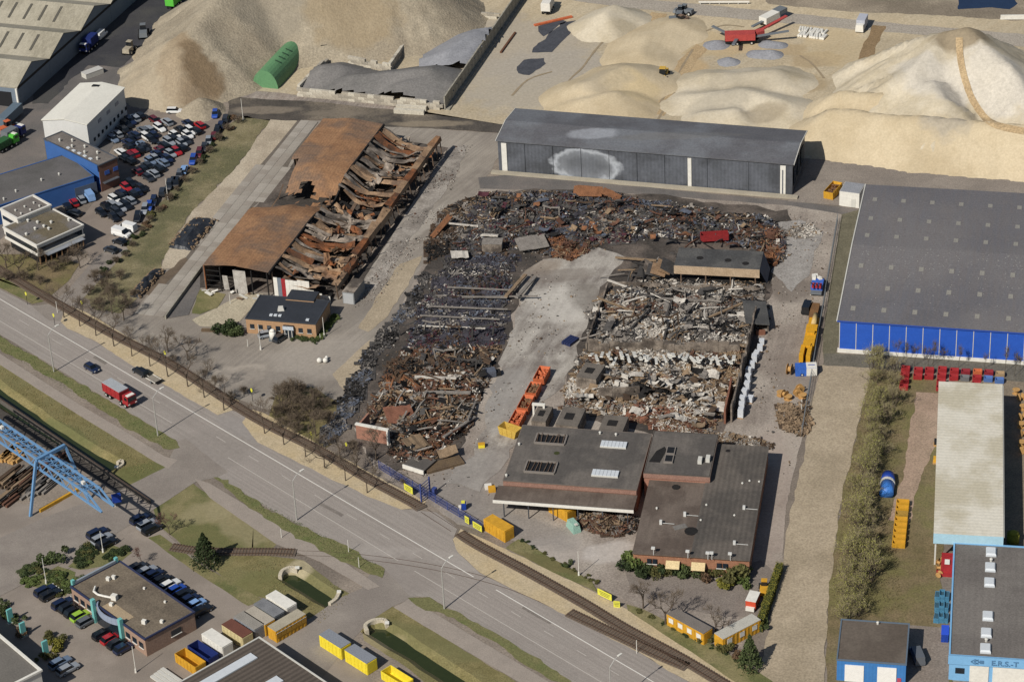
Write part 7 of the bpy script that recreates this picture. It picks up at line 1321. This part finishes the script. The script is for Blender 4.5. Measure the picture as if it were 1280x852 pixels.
# ================================================================ STREET FURNITURE, CONTAINERS, SITE THINGS
m_pole = plain('pole_grey', '#b4b2ac', .5, .3)
def lamp(px, label, H=9.3, arm=2.6):
    p = P2(*px); t = thing('street_lamp', label, 'street lamp', (p.x, p.y), math.radians(43), 'street lamps along the main road'); MB().cyl((0, 0, 0), (0, 0, H), .16, .09, n=8).build('post', m_pole, t); b = MB(); b.cyl((0, 0, H-.02), (arm*.45, 0, H+.9), .08, n=6); b.cyl((arm*.45, 0, H+.9), (arm*.8, 0, H+1.2), .07, n=6); b.build('arm', m_pole, t); b = MB(); b.box((arm*.8+.45, 0, H+1.25), (1.0, .35, .16)); b.build('lamp_head', m_white, t)
for q, lab in (((67.5,464.7),'tall street lamp on the verge where the cars and truck drive by'),((197.5,544.7),'tall street lamp on the verge behind the red tipper truck'),((371,650),'tall street lamp on the verge between the two side roads'),((555.5,760.7),'tall street lamp on the verge past the rails in the road'),((764,886),'tall street lamp at the road beside the branch track')): lamp(q, lab)
def pole(px, H, label, base=True, name='pole', c=None, r=.08):
    p = P2(*px); t = thing(name, label, 'pole', (p.x, p.y)); MB().cyl((0, 0, 0), (0, 0, H), r, r*.7, n=6).build('shaft', c or m_white, t)
    if base: MB().cyl((0, 0, 0), (0, 0, .9), .22, .16, n=8).build('base', m_white, t)
for q, H, lab in (((326,437),6.5,'white flagpole in front of the brick office'),((405.5,421),5,'white pole at the right corner of the brick office'),((723.7,719),5.6,'white pole standing on the yard behind the grass bank'),((310,433),1.8,'short white post left of the flagpole'),((400.5,424.5),1.5,'short white post at the hedge of the brick office'),((268,705),3,'thin post beside the conifer'),((58,729),6,'grey lamp post among the beds beside the side road'),((129,690),5,'lamp post between the green beds'),((170,840),6,'lamp post on the paving in front of the teal-posted office'),((352,672),2.2,'signal post on the cycle path'),((436,690),3,'white crossing sign post on the verge'),((449,709),2.4,'small grey post near the crossing sign'),((72,391),3,'white post at the side road mouth'),((796,816),3,'white crossing sign post beside the branch track'),((288,380),3,'pole at the slab yard edge'),((210,250),6,'grey lamp post in the car park hedge'),((304,150),6,'lamp post at the top of the rough grass strip')): pole(q, H, lab, H > 4)
m_yd = plain('sign_yellow', '#d6d24a')
for q, lab in (((69,408),'yellow disc signal at the side road mouth'),((34.5,381),'yellow disc signal on the grass corner'),((104,392),'yellow disc signal among the first avenue trees'),((208,455),'yellow disc signal beside the railway at the yard'),((434,570),'yellow disc signal near the brick stump'),((390,556),'yellow disc signal near the thicket'),((316,502),'yellow disc signal at the site driveway')):
    p = P2(*q); t = thing('yellow_signal', lab, 'signal', (p.x, p.y), math.radians(-60)); MB().cyl((0, 0, 0), (0, 0, 2.6), .05, n=6).build('post', m_dark, t); MB().cyl((0, -.06, 2.9), (0, .06, 2.9), .45, n=14).build('disc', m_yd, t)
def board(px, rz, w_, h_, z, label, m=None, legs=True):
    p = P2(*px); t = thing('sign_board', label, 'sign', (p.x, p.y), rz); boxpart(t, 'panel', (0, 0, z+h_/2), (w_, .08, h_), m or m_yd)
    for k in range(3): boxpart(t, 'print_line', (0, -.05, z+h_*(.25+.24*k)), (w_*(.6+.1*k), .02, h_*.08), plain('print_dark', '#5d5c33'))
    if legs:
        for s in (-1, 1): boxpart(t, 'leg', (s*w_*.4, .06, z/2+.2), (.1, .06, z+.4), m_gun)
hB = head((478,588), (600,660))
board((511,617), hB, 2.6, 1.5, .5, 'yellow board on the blue fence near the brick stump'); board((597,663), hB, 2.6, 1.4, .3, 'yellow board at the end of the blue fence by the yellow container'); board((756,748), hB+.1, 3.4, 1.4, .3, 'wide yellow board on the grass bank'); board((584,655), hB, 1.2, 1.5, .3, 'small yellow emblem board on the blue fence'); board((771,759), hB+.6, 1.2, 1.4, .1, 'small tilted yellow board beside the wide yellow board')
# blue mesh fence
m_bf = plain('fence_blue', '#39477f', .6)
A, B = P2(474,586), P2(604,664); d = B-A; n = int(d.length/3.4); t = thing('blue_fence', 'blue mesh site fence along the railway verge', 'fence', (A.x, A.y), math.atan2(d.y, d.x)); w_ = d.length/n
fm = MB()
for k in range(12): fm.beam((.1+k*(w_-.2)/11, 0, .1), (.1+k*(w_-.2)/11, 0, 1.9), .06, .05)
for z in (.15, .75, 1.3, 1.9): fm.beam((.05, 0, z), (w_-.05, 0, z), .07, .07)
fme = fm.mesh('fence_panel', m_bf); pme = MB().box((0, 0, 1.05), (.12, .12, 2.1)).mesh('fence_post', m_bf)
for k in range(n): o = link('fence_panel', fme, t); o.location = (k*w_, 0, 0); o = link('fence_post', pme, t); o.location = (k*w_, 0, 0)
o, rz, L_ = fr((527,628), (545,622)); t = thing('blue_gate', 'tall blue open gate frame at the site entrance', 'gate', o, rz+.5)
for x in (0, 3.0): boxpart(t, 'gate_post', (x, 0, 2.2), (.25, .25, 4.4), m_bf)
for k in range(6): boxpart(t, 'gate_bar', (1.5, 0, .5+k*.7), (2.8, .08, .12), m_bf)
boxpart(t, 'control_box', (3.6, -.6, .8), (1.0, .8, 1.6), m_bf)
p = P2(580,636); t = thing('site_unit', 'narrow blue box unit with a yellow top by the site gate', 'box', (p.x, p.y)); boxpart(t, 'body', (0, 0, .8), (.9, .9, 1.6), m_db); boxpart(t, 'top', (-.1, 0, 1.72), (.7, .7, .25), m_yd); boxpart(t, 'drum', (-.8, -.2, .5), (.5, .5, 1.0), m_white)
p = P2(615,614); t = thing('small_generator', 'small yellow generator beside the dark hall canopy', 'generator', (p.x, p.y), .1); boxpart(t, 'housing', (0, 0, .6), (1.4, 1.0, 1.1), m_yel); boxpart(t, 'white_sacks', (-.6, 1.3, .4), (1.4, 1.2, .8), m_white)
p = P2(602,559); t = thing('yellow_box', 'small bright yellow box alone on the pale roadway', 'box', (p.x, p.y), .05); boxpart(t, 'body', (0, 0, .45), (1.3, .9, .9), m_lyel); boxpart(t, 'lid', (0, 0, .93), (1.4, 1.0, .06), m_yel)
# containers
def container(px, rz, L_, label, m, roof=None, H_=2.6, W_=2.44, name='container', cat='container', group=None, windows=0, wm=None, open_top=False):
    p = P2(*px); t = thing(name, label, cat, (p.x, p.y), rz, group)
    if open_top: skip_mesh(L_, W_, H_, m).build('tub', m, t)
    else: MB().box((0, 0, H_/2), (L_, W_, H_)).build('body', m, t); boxpart(t, 'roof', (0, 0, H_+.04), (L_+.02, W_+.02, .08), roof or m)
    b = MB()
    for s in (-1, 1):
        for k in range(int(L_/.9)): b.box((-L_/2+(k+.5)*L_/int(L_/.9), s*(W_/2+.03), H_/2), (.3, .06, H_*.88))
    q = b.build('side_corrugation', m, t); q['kind'] = 'stuff'
    for e in (-1, 1): boxpart(t, 'end_door', (e*(L_/2+.03), 0, H_/2), (.06, W_*.9, H_*.9), m)
    for k in range(windows): wx = boxpart(t, 'window', (-L_/2+(k+.5)*L_/windows, -W_/2-.07, 1.6), (1.1, .06, 1.0), wm or m_white); boxpart(wx, 'frame', (-L_/2+(k+.5)*L_/windows, -W_/2-.09, 2.12), (1.2, .06, .08), m_trim)
    return t
hK = head((403,805), (460,841)); m_gtop = mat('grey_container_top', '#83878e', '#777b82', .6, .6, .4)
container((420,812), hK, 6.06, 'yellow container with a grey top next to the second one by the ditch', m_lyel, m_gtop, group='yellow containers by the ditch'); container((452,831), hK, 6.06, 'yellow container with a grey top whose yellow end faces the ditch', m_lyel, m_gtop, group='yellow containers by the ditch')
container((497,853), hK, 6, 'yellow open-top skip container at the ditch end', m_lyel, open_top=True, H_=1.8)
for q, lab, m, r, op in (((239,832),'yellow open container loaded at the end of the row',m_yel,None,True),((255,822),'navy open container with a yellow inner wall in the row',m_navy,None,True),((273,811),'white closed container in the row',m_white,m_white,False),((298,799),'beige container with a red-brown roof in the row',mat('beige_container','#c4b68a'),mat('redbrown_roof','#6b4438','#5a3a30',.8),False),((313,789),'grey container with a dusty roof in the row',m_gtop,mat('dusty_roof','#8f8a82'),False),((326,783),'yellow container with a pale dusty roof in the row',m_yel,mat('pale_dusty_roof','#aaa294','#958d80'),False),((338,773),'grey container with a dark patched roof in the row',m_gun,mat('dark_patched_roof','#7d7e80','#55565a',.8),False),((353,763),'white container at the lawn end of the row',m_white,m_white,False)):
    container(q, hK, 6.06, lab, m, r, open_top=op, H_=2.6 if not op else 2.0)
container((360,789), hK+math.pi/2, 7.2, 'yellow site cabin with a pale roof standing across the container row', m_yel, mat('pale_cabin_roof', '#a8a08d', '#8e8676'), windows=6, wm=mat('cabin_panel', '#b98d3a'))
rg = random.Random(2)
p = P2(208,850); t = thing('pipe_bundle', 'bundle of pale panels lying beside the ribbed shed', 'bundle', (p.x, p.y), hK)
for k in range(4): boxpart(t, 'panel', (0, -1.2+k*.8, .3+.1*k), (5.5, .7, .35), m_trim)
container((624,667), hB, 6.06, 'yellow double container at the end of the blue fence', m_yel, m_yel); container((703,643), hB+.02, 5.2, 'yellow container under the edge of the dark hall canopy', m_yel, m_yel, H_=2.3)
p = P2(717,661); t = thing('teal_tank', 'pale teal tilted tank between yellow container and scrap pile', 'tank', (p.x, p.y), hB-.3); b = MB(); b.box((0, 0, .9), (3.4, 1.7, 1.8), top=.75); b.build('body', mat('pale_teal', '#8fb0a2', '#7c9d90', .6), t); boxpart(t, 'cap', (1.2, 0, 1.85), (.6, .6, .2), m_trim)
hO = head((642,545), (682,470))
for k, q in enumerate(((647,530),(657.5,511),(667,493.5),(677.5,475))):
    skip('orange open skip in the line along the pale roadway' , q, 5.4 if k != 2 else 4.6, 2.4, 1.9, hO, m_orange, .5, m_lb if k in (1, 2) else mat('orange_lid', '#c8704a', '#a85a38', .7), 'orange skips along the roadway')
t = skip('yellow and orange tipped skip at the end of the orange skips', (638,543), 4.6, 2.4, 1.9, hO-1.9, mat('dull_yellow', '#c2a24a', '#a98b3c'), .5, None)
container((862,790), hB+.03, 9.0, 'yellow site cabin with a grey roof under the bare trees', m_yel, mat('cabin_roof_grey', '#77706a', '#655f59'), windows=4); container((922,797), head((900,800), (948,775)), 9.0, 'yellow site cabin with a pale roof beside the tall conifer', m_yel, mat('pale_roof', '#b3b0a6', '#a09d93'), windows=3)
p = P2(941,757); t = thing('red_white_trailer', 'small red and white box trailer on the drive', 'trailer', (p.x, p.y), 1.2); boxpart(t, 'box', (0, 0, 1.3), (3.2, 1.9, 1.8), plain('trailer_red', '#c0492e')); boxpart(t, 'roof', (0, 0, 2.24), (3.3, 2.0, .1), m_white); boxpart(t, 'front', (-1.9, 0, .7), (.6, 1.6, .7), m_white)
wheelpair(t, .1, .95, .35, .2); machine((955,740), 1.4, m_yel, 'small yellow dumper behind the red and white trailer', .85, False, name='dumper')
# white wrapped pallets and machines in the lane right of the ruin
for i, (q, h_) in enumerate((((943,452),1.6),((940,462),1.8),((936,470),1.9),((935,479),2.0),((934,488),2.0),((931,497),2.0),((928,507),2.2),((927,515),2.2),((926,521),2.0),((938,502),1.2),((950,438),1.2),((946,446),1.3),((952,430),1.0))):
    p = P2(*q); t = thing('wrapped_pallet', 'white wrapped pallet stack along the dark end wall of the ruin', 'pallet', (p.x, p.y), rnd.uniform(-.2, .2)+1.3, 'wrapped pallets in the side lane'); boxpart(t, 'pallet_base', (0, 0, .08), (1.5, 1.2, .16), m_wood)
    for k in range(2): boxpart(t, 'wrapped_block', (0, 0, .2+h_*(k+.5)/2), (1.4-.08*k, 1.15, h_/2-.05), mat('white_wrap', '#c9ccd0', '#b3b7bc', .4))
m_cat = mat('machine_yellow', '#cf9a25', '#b5821c', .55, 1, .5)
p = P2(1022,362); t = thing('blue_crane_truck', 'blue and red crane truck with white sacks at the fence', 'truck', (p.x, p.y), 1.33); boxpart(t, 'deck', (0, 0, .9), (7, 2.4, .4), m_gun); boxpart(t, 'blue_frame', (-.6, 0, 1.7), (3.2, 2.6, 1.2), mat('frame_blue', '#3f63b5', '#35539c')); 
for k in range(3): boxpart(t, 'red_beam', (-2.2, -.8+.8*k, 2.3), (1.6, .45, .5), m_red)
for k in range(6): boxpart(t, 'white_sack', (1.6+rnd.uniform(-1, 1.2), rnd.uniform(-.6, 1.2), 2.2+rnd.uniform(-.3, .4)), (.9, .8, .7), m_white, rnd.random())
for k in range(3): boxpart(t, 'cross_brace', (-2.4, -.9+.9*k, 2.7), (1.8, .12, .12), m_dark, .6)
for x in (-2.4, 2.4): wheelpair(t, x, 1.0)
p = P2(1018,404); t = thing('concrete_pump', 'long yellow concrete pump with a rusty trough along the fence', 'machine', (p.x, p.y), 1.33); boxpart(t, 'trough', (3.2, .4, 1.0), (6, 1.8, 1.2), mat('rusty_trough', '#7b5a3a', '#5a432e')); MB().cyl((-3.5, -.2, 1.9), (.6, -.2, 1.9), .55, n=12).build('barrel', mat('cream_barrel', '#c9ae78'), t, True); boxpart(t, 'frame', (-2, 0, .9), (5, 2.2, .8), m_cat); boxpart(t, 'hopper', (-5.2, 0, 1.4), (2.2, 2.4, 1.6), m_cat)
for x in (-4, 1): wheelpair(t, x, 1.0)
for q, lab in (((1012,432),'yellow machine block next to the concrete pump'),((1007,448),'twin yellow boom sections lying before the blue and white box')):
    p = P2(*q); t = thing('yellow_machine', lab, 'machine', (p.x, p.y), 1.33); boxpart(t, 'block', (0, 0, 1.1), (5, 2.4, 1.6), m_cat) if 'block' in lab else [boxpart(t, 'boom_section', (0, s*.75, 1.2), (4.6, .9, 1.8), m_cat) for s in (-1, 1)]; boxpart(t, 'engine', (2.2, 0, 2.0), (1.2, 1.6, .6), m_cat); boxpart(t, 'skid', (0, 0, .2), (5, 1.8, .4), m_dark)
p = P2(1007,467); t = thing('blue_white_box', 'blue and white box trailer with a large white sign', 'trailer', (p.x, p.y), -.05); boxpart(t, 'box', (0, 0, 1.1), (4.4, 2.2, 2.0), mat('box_blue', '#3562b5')); boxpart(t, 'white_sign', (1.2, 0, 2.14), (2.2, 2.2, .08), m_white); boxpart(t, 'white_side', (1.2, -1.12, 1.1), (2.2, .06, 1.9), m_white); boxpart(t, 'sign_print', (1.2, 0, 2.2), (1.4, .3, .04), plain('print_blue', '#4a5f9c'))
wheelpair(t, -.8, 1.0, .4, .2)
reel((987,467), 1.2, .9, 1.2, 'large brown cable reel standing beside the blue and white box')
for i, q in enumerate(((976,494),(981,497),(985,499),(997,495),(1003,497),(1000,490))): reel(q, .9, .8, rnd.uniform(0, 3), 'wooden cable reel in the group at the fence by the sand lane', i % 2)
# dark corner sheds and tarps
p = P2(713,428); t = thing('blue_tarp_bundle', 'dark blue ribbed bundle at the edge of the pale roadway', 'bundle', (p.x, p.y), .9)
for k in range(4): boxpart(t, 'roll', (0, -.9+.6*k, .4), (3.4, .5, .8), plain('navy_roll', '#232c50'))
p = P2(612,470); t = thing('grey_truck_wreck', 'grey burnt-out vehicle box at the edge of the rusty tangle', 'wreck', (p.x, p.y), .2); boxpart(t, 'box', (0, 0, .9), (2.6, 1.9, 1.5), pal['blue']); boxpart(t, 'engine', (1.8, 0, .6), (1.2, 1.6, .9), m_char)
p = P2(616,313); t = thing('flat_ruin_box', 'small flat box ruin in the black field below the hall', 'ruin', (p.x, p.y), HZ); boxpart(t, 'wall', (0, 0, 1.2), (4.6, 3, 2.4), m_shell); boxpart(t, 'roof', (0, 0, 2.45), (4.7, 3.1, .1), pal['grey'])
# tarped tyre heaps beside the slab yard
m_tarp = mat('black_tarp', '#24272d', '#3a3d42', .45, .6, .7, fine=2)
def tarp_heap(label, px0, px1, w_, h_, seed):
    A, B = P2(*px0), P2(*px1); d = B-A; rz = math.atan2(d.y, d.x); L_ = d.length; t = thing('tarp_heap', label, 'heap', (A.x, A.y), rz); b = MB(); nx, ny = 26, 10
    for i in range(nx+1):
        for j in range(ny+1): u, v = i/nx, j/ny; z = h_*(math.sin(math.pi*u)**.4)*(math.sin(math.pi*v)**.6)*(1+.5*noise.noise(Vector((u*7, v*4, seed)))); b.v.append((L_*u+.5*noise.noise(Vector((u*5, v*5, 9))), w_*(v-.5)*(1+.25*noise.noise(Vector((u*4, 0, seed)))), max(.02, z)))
    for i in range(nx):
        for j in range(ny): a = i*(ny+1)+j; b.f.append((a, a+ny+1, a+ny+2, a+1)); b.m.append(0)
    b.build('tarpaulin', m_tarp, t); rg = random.Random(seed); s_ = MB()
    for i in range(90): u, v = rg.random(), rg.choice((rg.uniform(0, .2), rg.uniform(.8, 1), rg.random())); s_.box((L_*u, w_*(v-.5)*1.05, .3+h_*.8*math.sin(math.pi*v)*math.sin(math.pi*u)**.4), (rg.uniform(.2, .7), rg.uniform(.2, .5), .2), rg.uniform(0, 3))
    q = s_.build('weights', pal['tan'], t); q['kind'] = 'stuff'
tarp_heap('black tarpaulin heap on the beige hardcore beside the slab yard', (224,312), (258,274), 6.5, 1.8, 1); tarp_heap('long black tarpaulin heap at the grass edge of the slab yard', (168,372), (200,338), 3.0, 1.6, 2)
zone('earth_patch', [(200,345),(232,322),(236,330),(215,348),(190,372),(178,365)], mat('brown_soil', '#6d5f50', '#594d41', .95, .4, .8, world=True), 9, .6)
zone('lawn_patch', [(248,362),(282,368),(272,385),(250,393),(240,392)], g_lawn, 10, .3); zone('pale_ramp', [(240,400),(290,375),(312,366),(330,368),(300,402),(280,410),(250,408)], mat('pale_concrete', '#b0a690', '#9f9581', .9, .3, .6, world=True, fine=3), 10, .2)
o, rz, L_ = fr((252,414), (284,415)); t = thing('low_planter', 'low brown timber edging left of the dark green shrub', 'planter', o, rz); boxpart(t, 'timber', (L_/2, 0, .3), (L_, .5, .6), mat('old_timber', '#6b5a45')); boxpart(t, 'soil', (L_/2, .5, .25), (L_, .5, .4), m_brown)
o, rz, L_ = fr((206,399), (252,336)); t = thing('loading_wall', 'low concrete loading dock wall along the slab yard ramp', 'wall', o, rz); boxpart(t, 'wall', (L_/2, -.2, .5), (L_, .3, 1.0), m_cw)
zone('dark_ramp', [(209,398),(250,345),(250,362),(238,388),(236,394),(212,398)], g_asphd, 11, .1)
# site fence posts right side, by the sand lane
A, B = P2(1047,275), P2(1002,545); d = B-A; n = 18; t = thing('site_fence', 'thin grey panel fence along the right edge of the fire site', 'fence', (A.x, A.y), math.atan2(d.y, d.x)); w_ = d.length/n; fm2 = MB()
for k in range(10): fm2.beam((.1+k*(w_-.2)/9, 0, .1), (.1+k*(w_-.2)/9, 0, 1.9), .04, .04)
for z in (.15, 1.0, 1.9): fm2.beam((.05, 0, z), (w_-.05, 0, z), .06, .06)
fmm = fm2.mesh('fence_panel', m_gun)
for k in range(n): o = link('fence_panel', fmm, t); o.location = (k*w_, 0, 0)
# white spheres and tank by the brick office
p = P2(403,453); t = thing('gas_spheres', 'pair of small white spheres on the yard by the brick office', 'tank', (p.x, p.y), -.1)
bm = bmesh.new(); bmesh.ops.create_icosphere(bm, subdivisions=2, radius=.6); me = bpy.data.meshes.new('sphere'); bm.to_mesh(me); bm.free(); me.materials.append(m_white)
for x, y in ((-.6, 0), (.7, 0), (.8, 1.2)): o = link('sphere', me, t); o.location = (x, y, .6); o.scale = (1, 1, 1) if y == 0 else (.6, .6, .6)
p = P2(341.5,424); t = thing('white_silo', 'upright white tank in front of the brick office', 'tank', (p.x, p.y)); MB().cyl((0, 0, 0), (0, 0, 2.2), .75, n=14).cyl((0, 0, 2.2), (0, 0, 2.6), .75, .3, n=14).build('barrel', m_white, t, True); boxpart(t, 'foot', (0, 0, .1), (1.8, 1.8, .2), m_gun)
car((351,425), .9, 'dark grey', 'dark grey hatchback beside the white tank at the brick office'); car((334,421), .3, 'silver', 'silver hatchback left of the white tank at the brick office')
# culvert head walls
for q0, lab in ((((147,580),(152,577),(153,582),(146,586)),'curved pale culvert wall at the end of the long ditch'),(((350,722),(353,715),(362,711),(372,712)),'ragged pale culvert wall at the head of the short ditch'),(((412,756),(420,750),(424,742)),'pale culvert wall at the access road end of the short ditch'),(((459,790),(457,783),(466,777),(480,776),(484,781)),'curved pale culvert wall at the head of the lower ditch')):
    pts = smooth_line(list(q0), 4); c0 = pts[0]; t = thing('culvert_wall', lab, 'wall', (c0.x, c0.y)); b = MB()
    for a_, b_ in zip(pts, pts[1:]): b.beam((a_.x-c0.x, a_.y-c0.y, -.1), (b_.x-c0.x, b_.y-c0.y, -.1), .7, 1.3)
    b.build('head_wall', mat('pale_culvert', '#c2b8a4', '#afa592', .9), t); c1 = pts[-1]; boxpart(t, 'cap', (c1.x-c0.x, c1.y-c0.y, .6), (.8, .8, .15), m_white)
# blue gantry crane
m_gb = mat('gantry_blue', '#668db3', '#587ea3', .5, 1, .4, fine_amt=.1); ZGn = 12.0; A, B = P2(-60,493,ZGn), P2(133,624,ZGn); d = B-A; L_ = d.length
t = thing('gantry_crane', 'blue lattice gantry crane spanning the steel yard and ditch', 'crane', (A.x, A.y), math.atan2(d.y, d.x)); hw, dp = 1.4, 2.2
for s in (-1, 1):
    b = MB(); b.beam((0, s*hw, ZGn), (L_-4, s*hw, ZGn), .35, .35); b.build('top_chord', m_gb, t); b = MB(); b.beam((0, s*hw, ZGn-dp), (L_, s*hw, ZGn-dp), .35, .35); b.build('bottom_chord', m_gb, t)
    b = MB(); b.beam((L_-4, s*hw, ZGn), (L_, s*hw, ZGn-dp), .3, .3); b.build('end_strut', m_gb, t)
n = int(L_/2.2)
for k in range(n):
    x0, x1 = k*(L_-4)/n, (k+1)*(L_-4)/n
    for s in (-1, 1): b = MB(); b.beam((x0, s*hw, ZGn-dp if k % 2 else ZGn), (x1, s*hw, ZGn if k % 2 else ZGn-dp), .16, .16); b.build('lattice_brace', m_gb, t)
    b = MB(); b.beam((x0, -hw, ZGn), (x1, hw, ZGn), .12, .12); b.beam((x0, -hw, ZGn), (x0, hw, ZGn), .14, .14); b.build('cross_brace', m_gb, t)
def loc3(px, z): return loc_in(math.atan2(d.y, d.x), (A.x, A.y), *px, z)
lt, rt = loc3((45,576), ZGn), loc3((81,557), ZGn); lb, rb = loc3((38,645), 0), loc3((112,624), 0)
b = MB(); b.beam((*lt, ZGn+.1), (*rt, ZGn+.1), .6, .7); b.build('portal_beam', m_gb, t); b = MB(); b.beam((*lb, 0), (*lt, ZGn), .5, .5); b.build('leg', m_gb, t); b = MB(); b.beam((*rb, 0), (*rt, ZGn), .45, .45); b.build('leg', m_gb, t); b = MB(); mid = ((lt[0]+rt[0])/2, (lt[1]+rt[1])/2); b.beam((*mid, ZGn-.2), (rb[0]*.4+rt[0]*.6, rb[1]*.4+rt[1]*.6, ZGn*.62), .25, .25); b.build('leg_brace', m_gb, t)
for f in (.34, .86): boxpart(t, 'lamp_box', (L_*f, 0, ZGn+.3), (.8, .6, .6), m_white)
# dark concrete crane runway and blue end box
zone('crane_track', [(-60,470),(0,510),(60,548),(130,590),(190,628),(186,636),(120,598),(50,556),(0,524),(-60,486)], mat('track_bed', '#4f4a45', '#3f3b37', .95, .3, .8, world=True), 3, .2)
o, rz, L_ = fr((-20,489), (188,630)); t = thing('crane_rail', 'dark crane runway beam beside the long ditch', 'rail', o, rz); boxpart(t, 'beam', (L_/2, 0, .5), (L_, .5, 1.0), mat('runway_concrete', '#5f5a55')); boxpart(t, 'steel_rail', (L_/2, 0, 1.06), (L_, .12, .12), m_rail)
p = P2(147,632); t = thing('blue_switch_box', 'blue box on a white post at the end of the crane runway', 'box', (p.x, p.y), .3); boxpart(t, 'box', (0, 0, 1.9), (1.8, 1.0, 1.6), m_db); boxpart(t, 'post', (-.6, 0, .6), (.4, .4, 1.2), m_white)
# steel stock under the crane
hS = head((20,640), (75,595)); rg = random.Random(8)
for i in range(26):
    u, v = rg.random(), rg.random(); q = (-5+80*u, 592+v*36-24*u+6); 
    if q[1] > 640: continue
    p = P2(*q); k = rg.choice(('rust', 'rust', 'brown', 'tan', 'char', 'grey')); col = {'rust': 'rusty', 'brown': 'brown', 'tan': 'tan', 'char': 'black', 'grey': 'grey'}[k]; t = thing('steel_bundle', '%s bundle of steel sections stored under the blue gantry' % col, 'steel', (p.x, p.y), hS+rg.uniform(-.06, .06), 'steel bundles under the gantry'); 
    for j in range(3): boxpart(t, 'section', (0, -.7+.7*j, .35+.3*(j % 2)), (rg.uniform(4, 7), .5, .5), pal[k])
for i in range(10):
    q = (2+rg.random()*22, 556+rg.random()*22); p = P2(*q); t = thing('timber_bale', 'pale timber bale in the steel yard under the gantry', 'bale', (p.x, p.y), hS+rg.uniform(-.1, .1), 'timber bales in the steel yard')
    for j in range(2): boxpart(t, 'timber', (0, -.4+.8*j, .4), (2.4, .7, .7), m_wood)
o, rz, L_ = fr((50,640), (100,612)); t = thing('yellow_rail', 'long yellow steel rail lying beside the lattice gantry', 'rail', o, rz); boxpart(t, 'bar', (L_/2, 0, .35), (L_, .5, .7), m_yel); boxpart(t, 'shoe', (L_, 0, .25), (.8, .9, .5), m_gun)
# teal fins in the planted bed
for q in ((14,778),(30,795),(58,818)): p = P2(*q); t = thing('teal_fin', 'teal post sign in the planted bed by the white-edged roof', 'sign', (p.x, p.y), .7, 'teal fins in the planted bed'); boxpart(t, 'fin', (0, 0, 1.6), (1.1, .4, 3.2), m_teal); boxpart(t, 'foot', (0, 0, .1), (1.4, .8, .2), m_trim)
# boards and litter on the works waste ground
p = P2(1274,24); t = thing('white_barrier', 'white low barrier wall near the dark pond', 'barrier', (p.x, p.y), -.1); boxpart(t, 'wall', (0, 0, .6), (10, .5, 1.2), m_white); boxpart(t, 'plinth', (0, 0, .1), (10.2, .8, .2), m_trim)
p = P2(905,6); t = thing('white_fence', 'long low white fence along the works road', 'fence', (p.x, p.y), -.12); boxpart(t, 'rail', (0, 0, .8), (14, .15, .5), m_white)
for k in range(6): boxpart(t, 'post', (-6.5+k*2.6, .1, .5), (.2, .12, 1.0), m_trim)
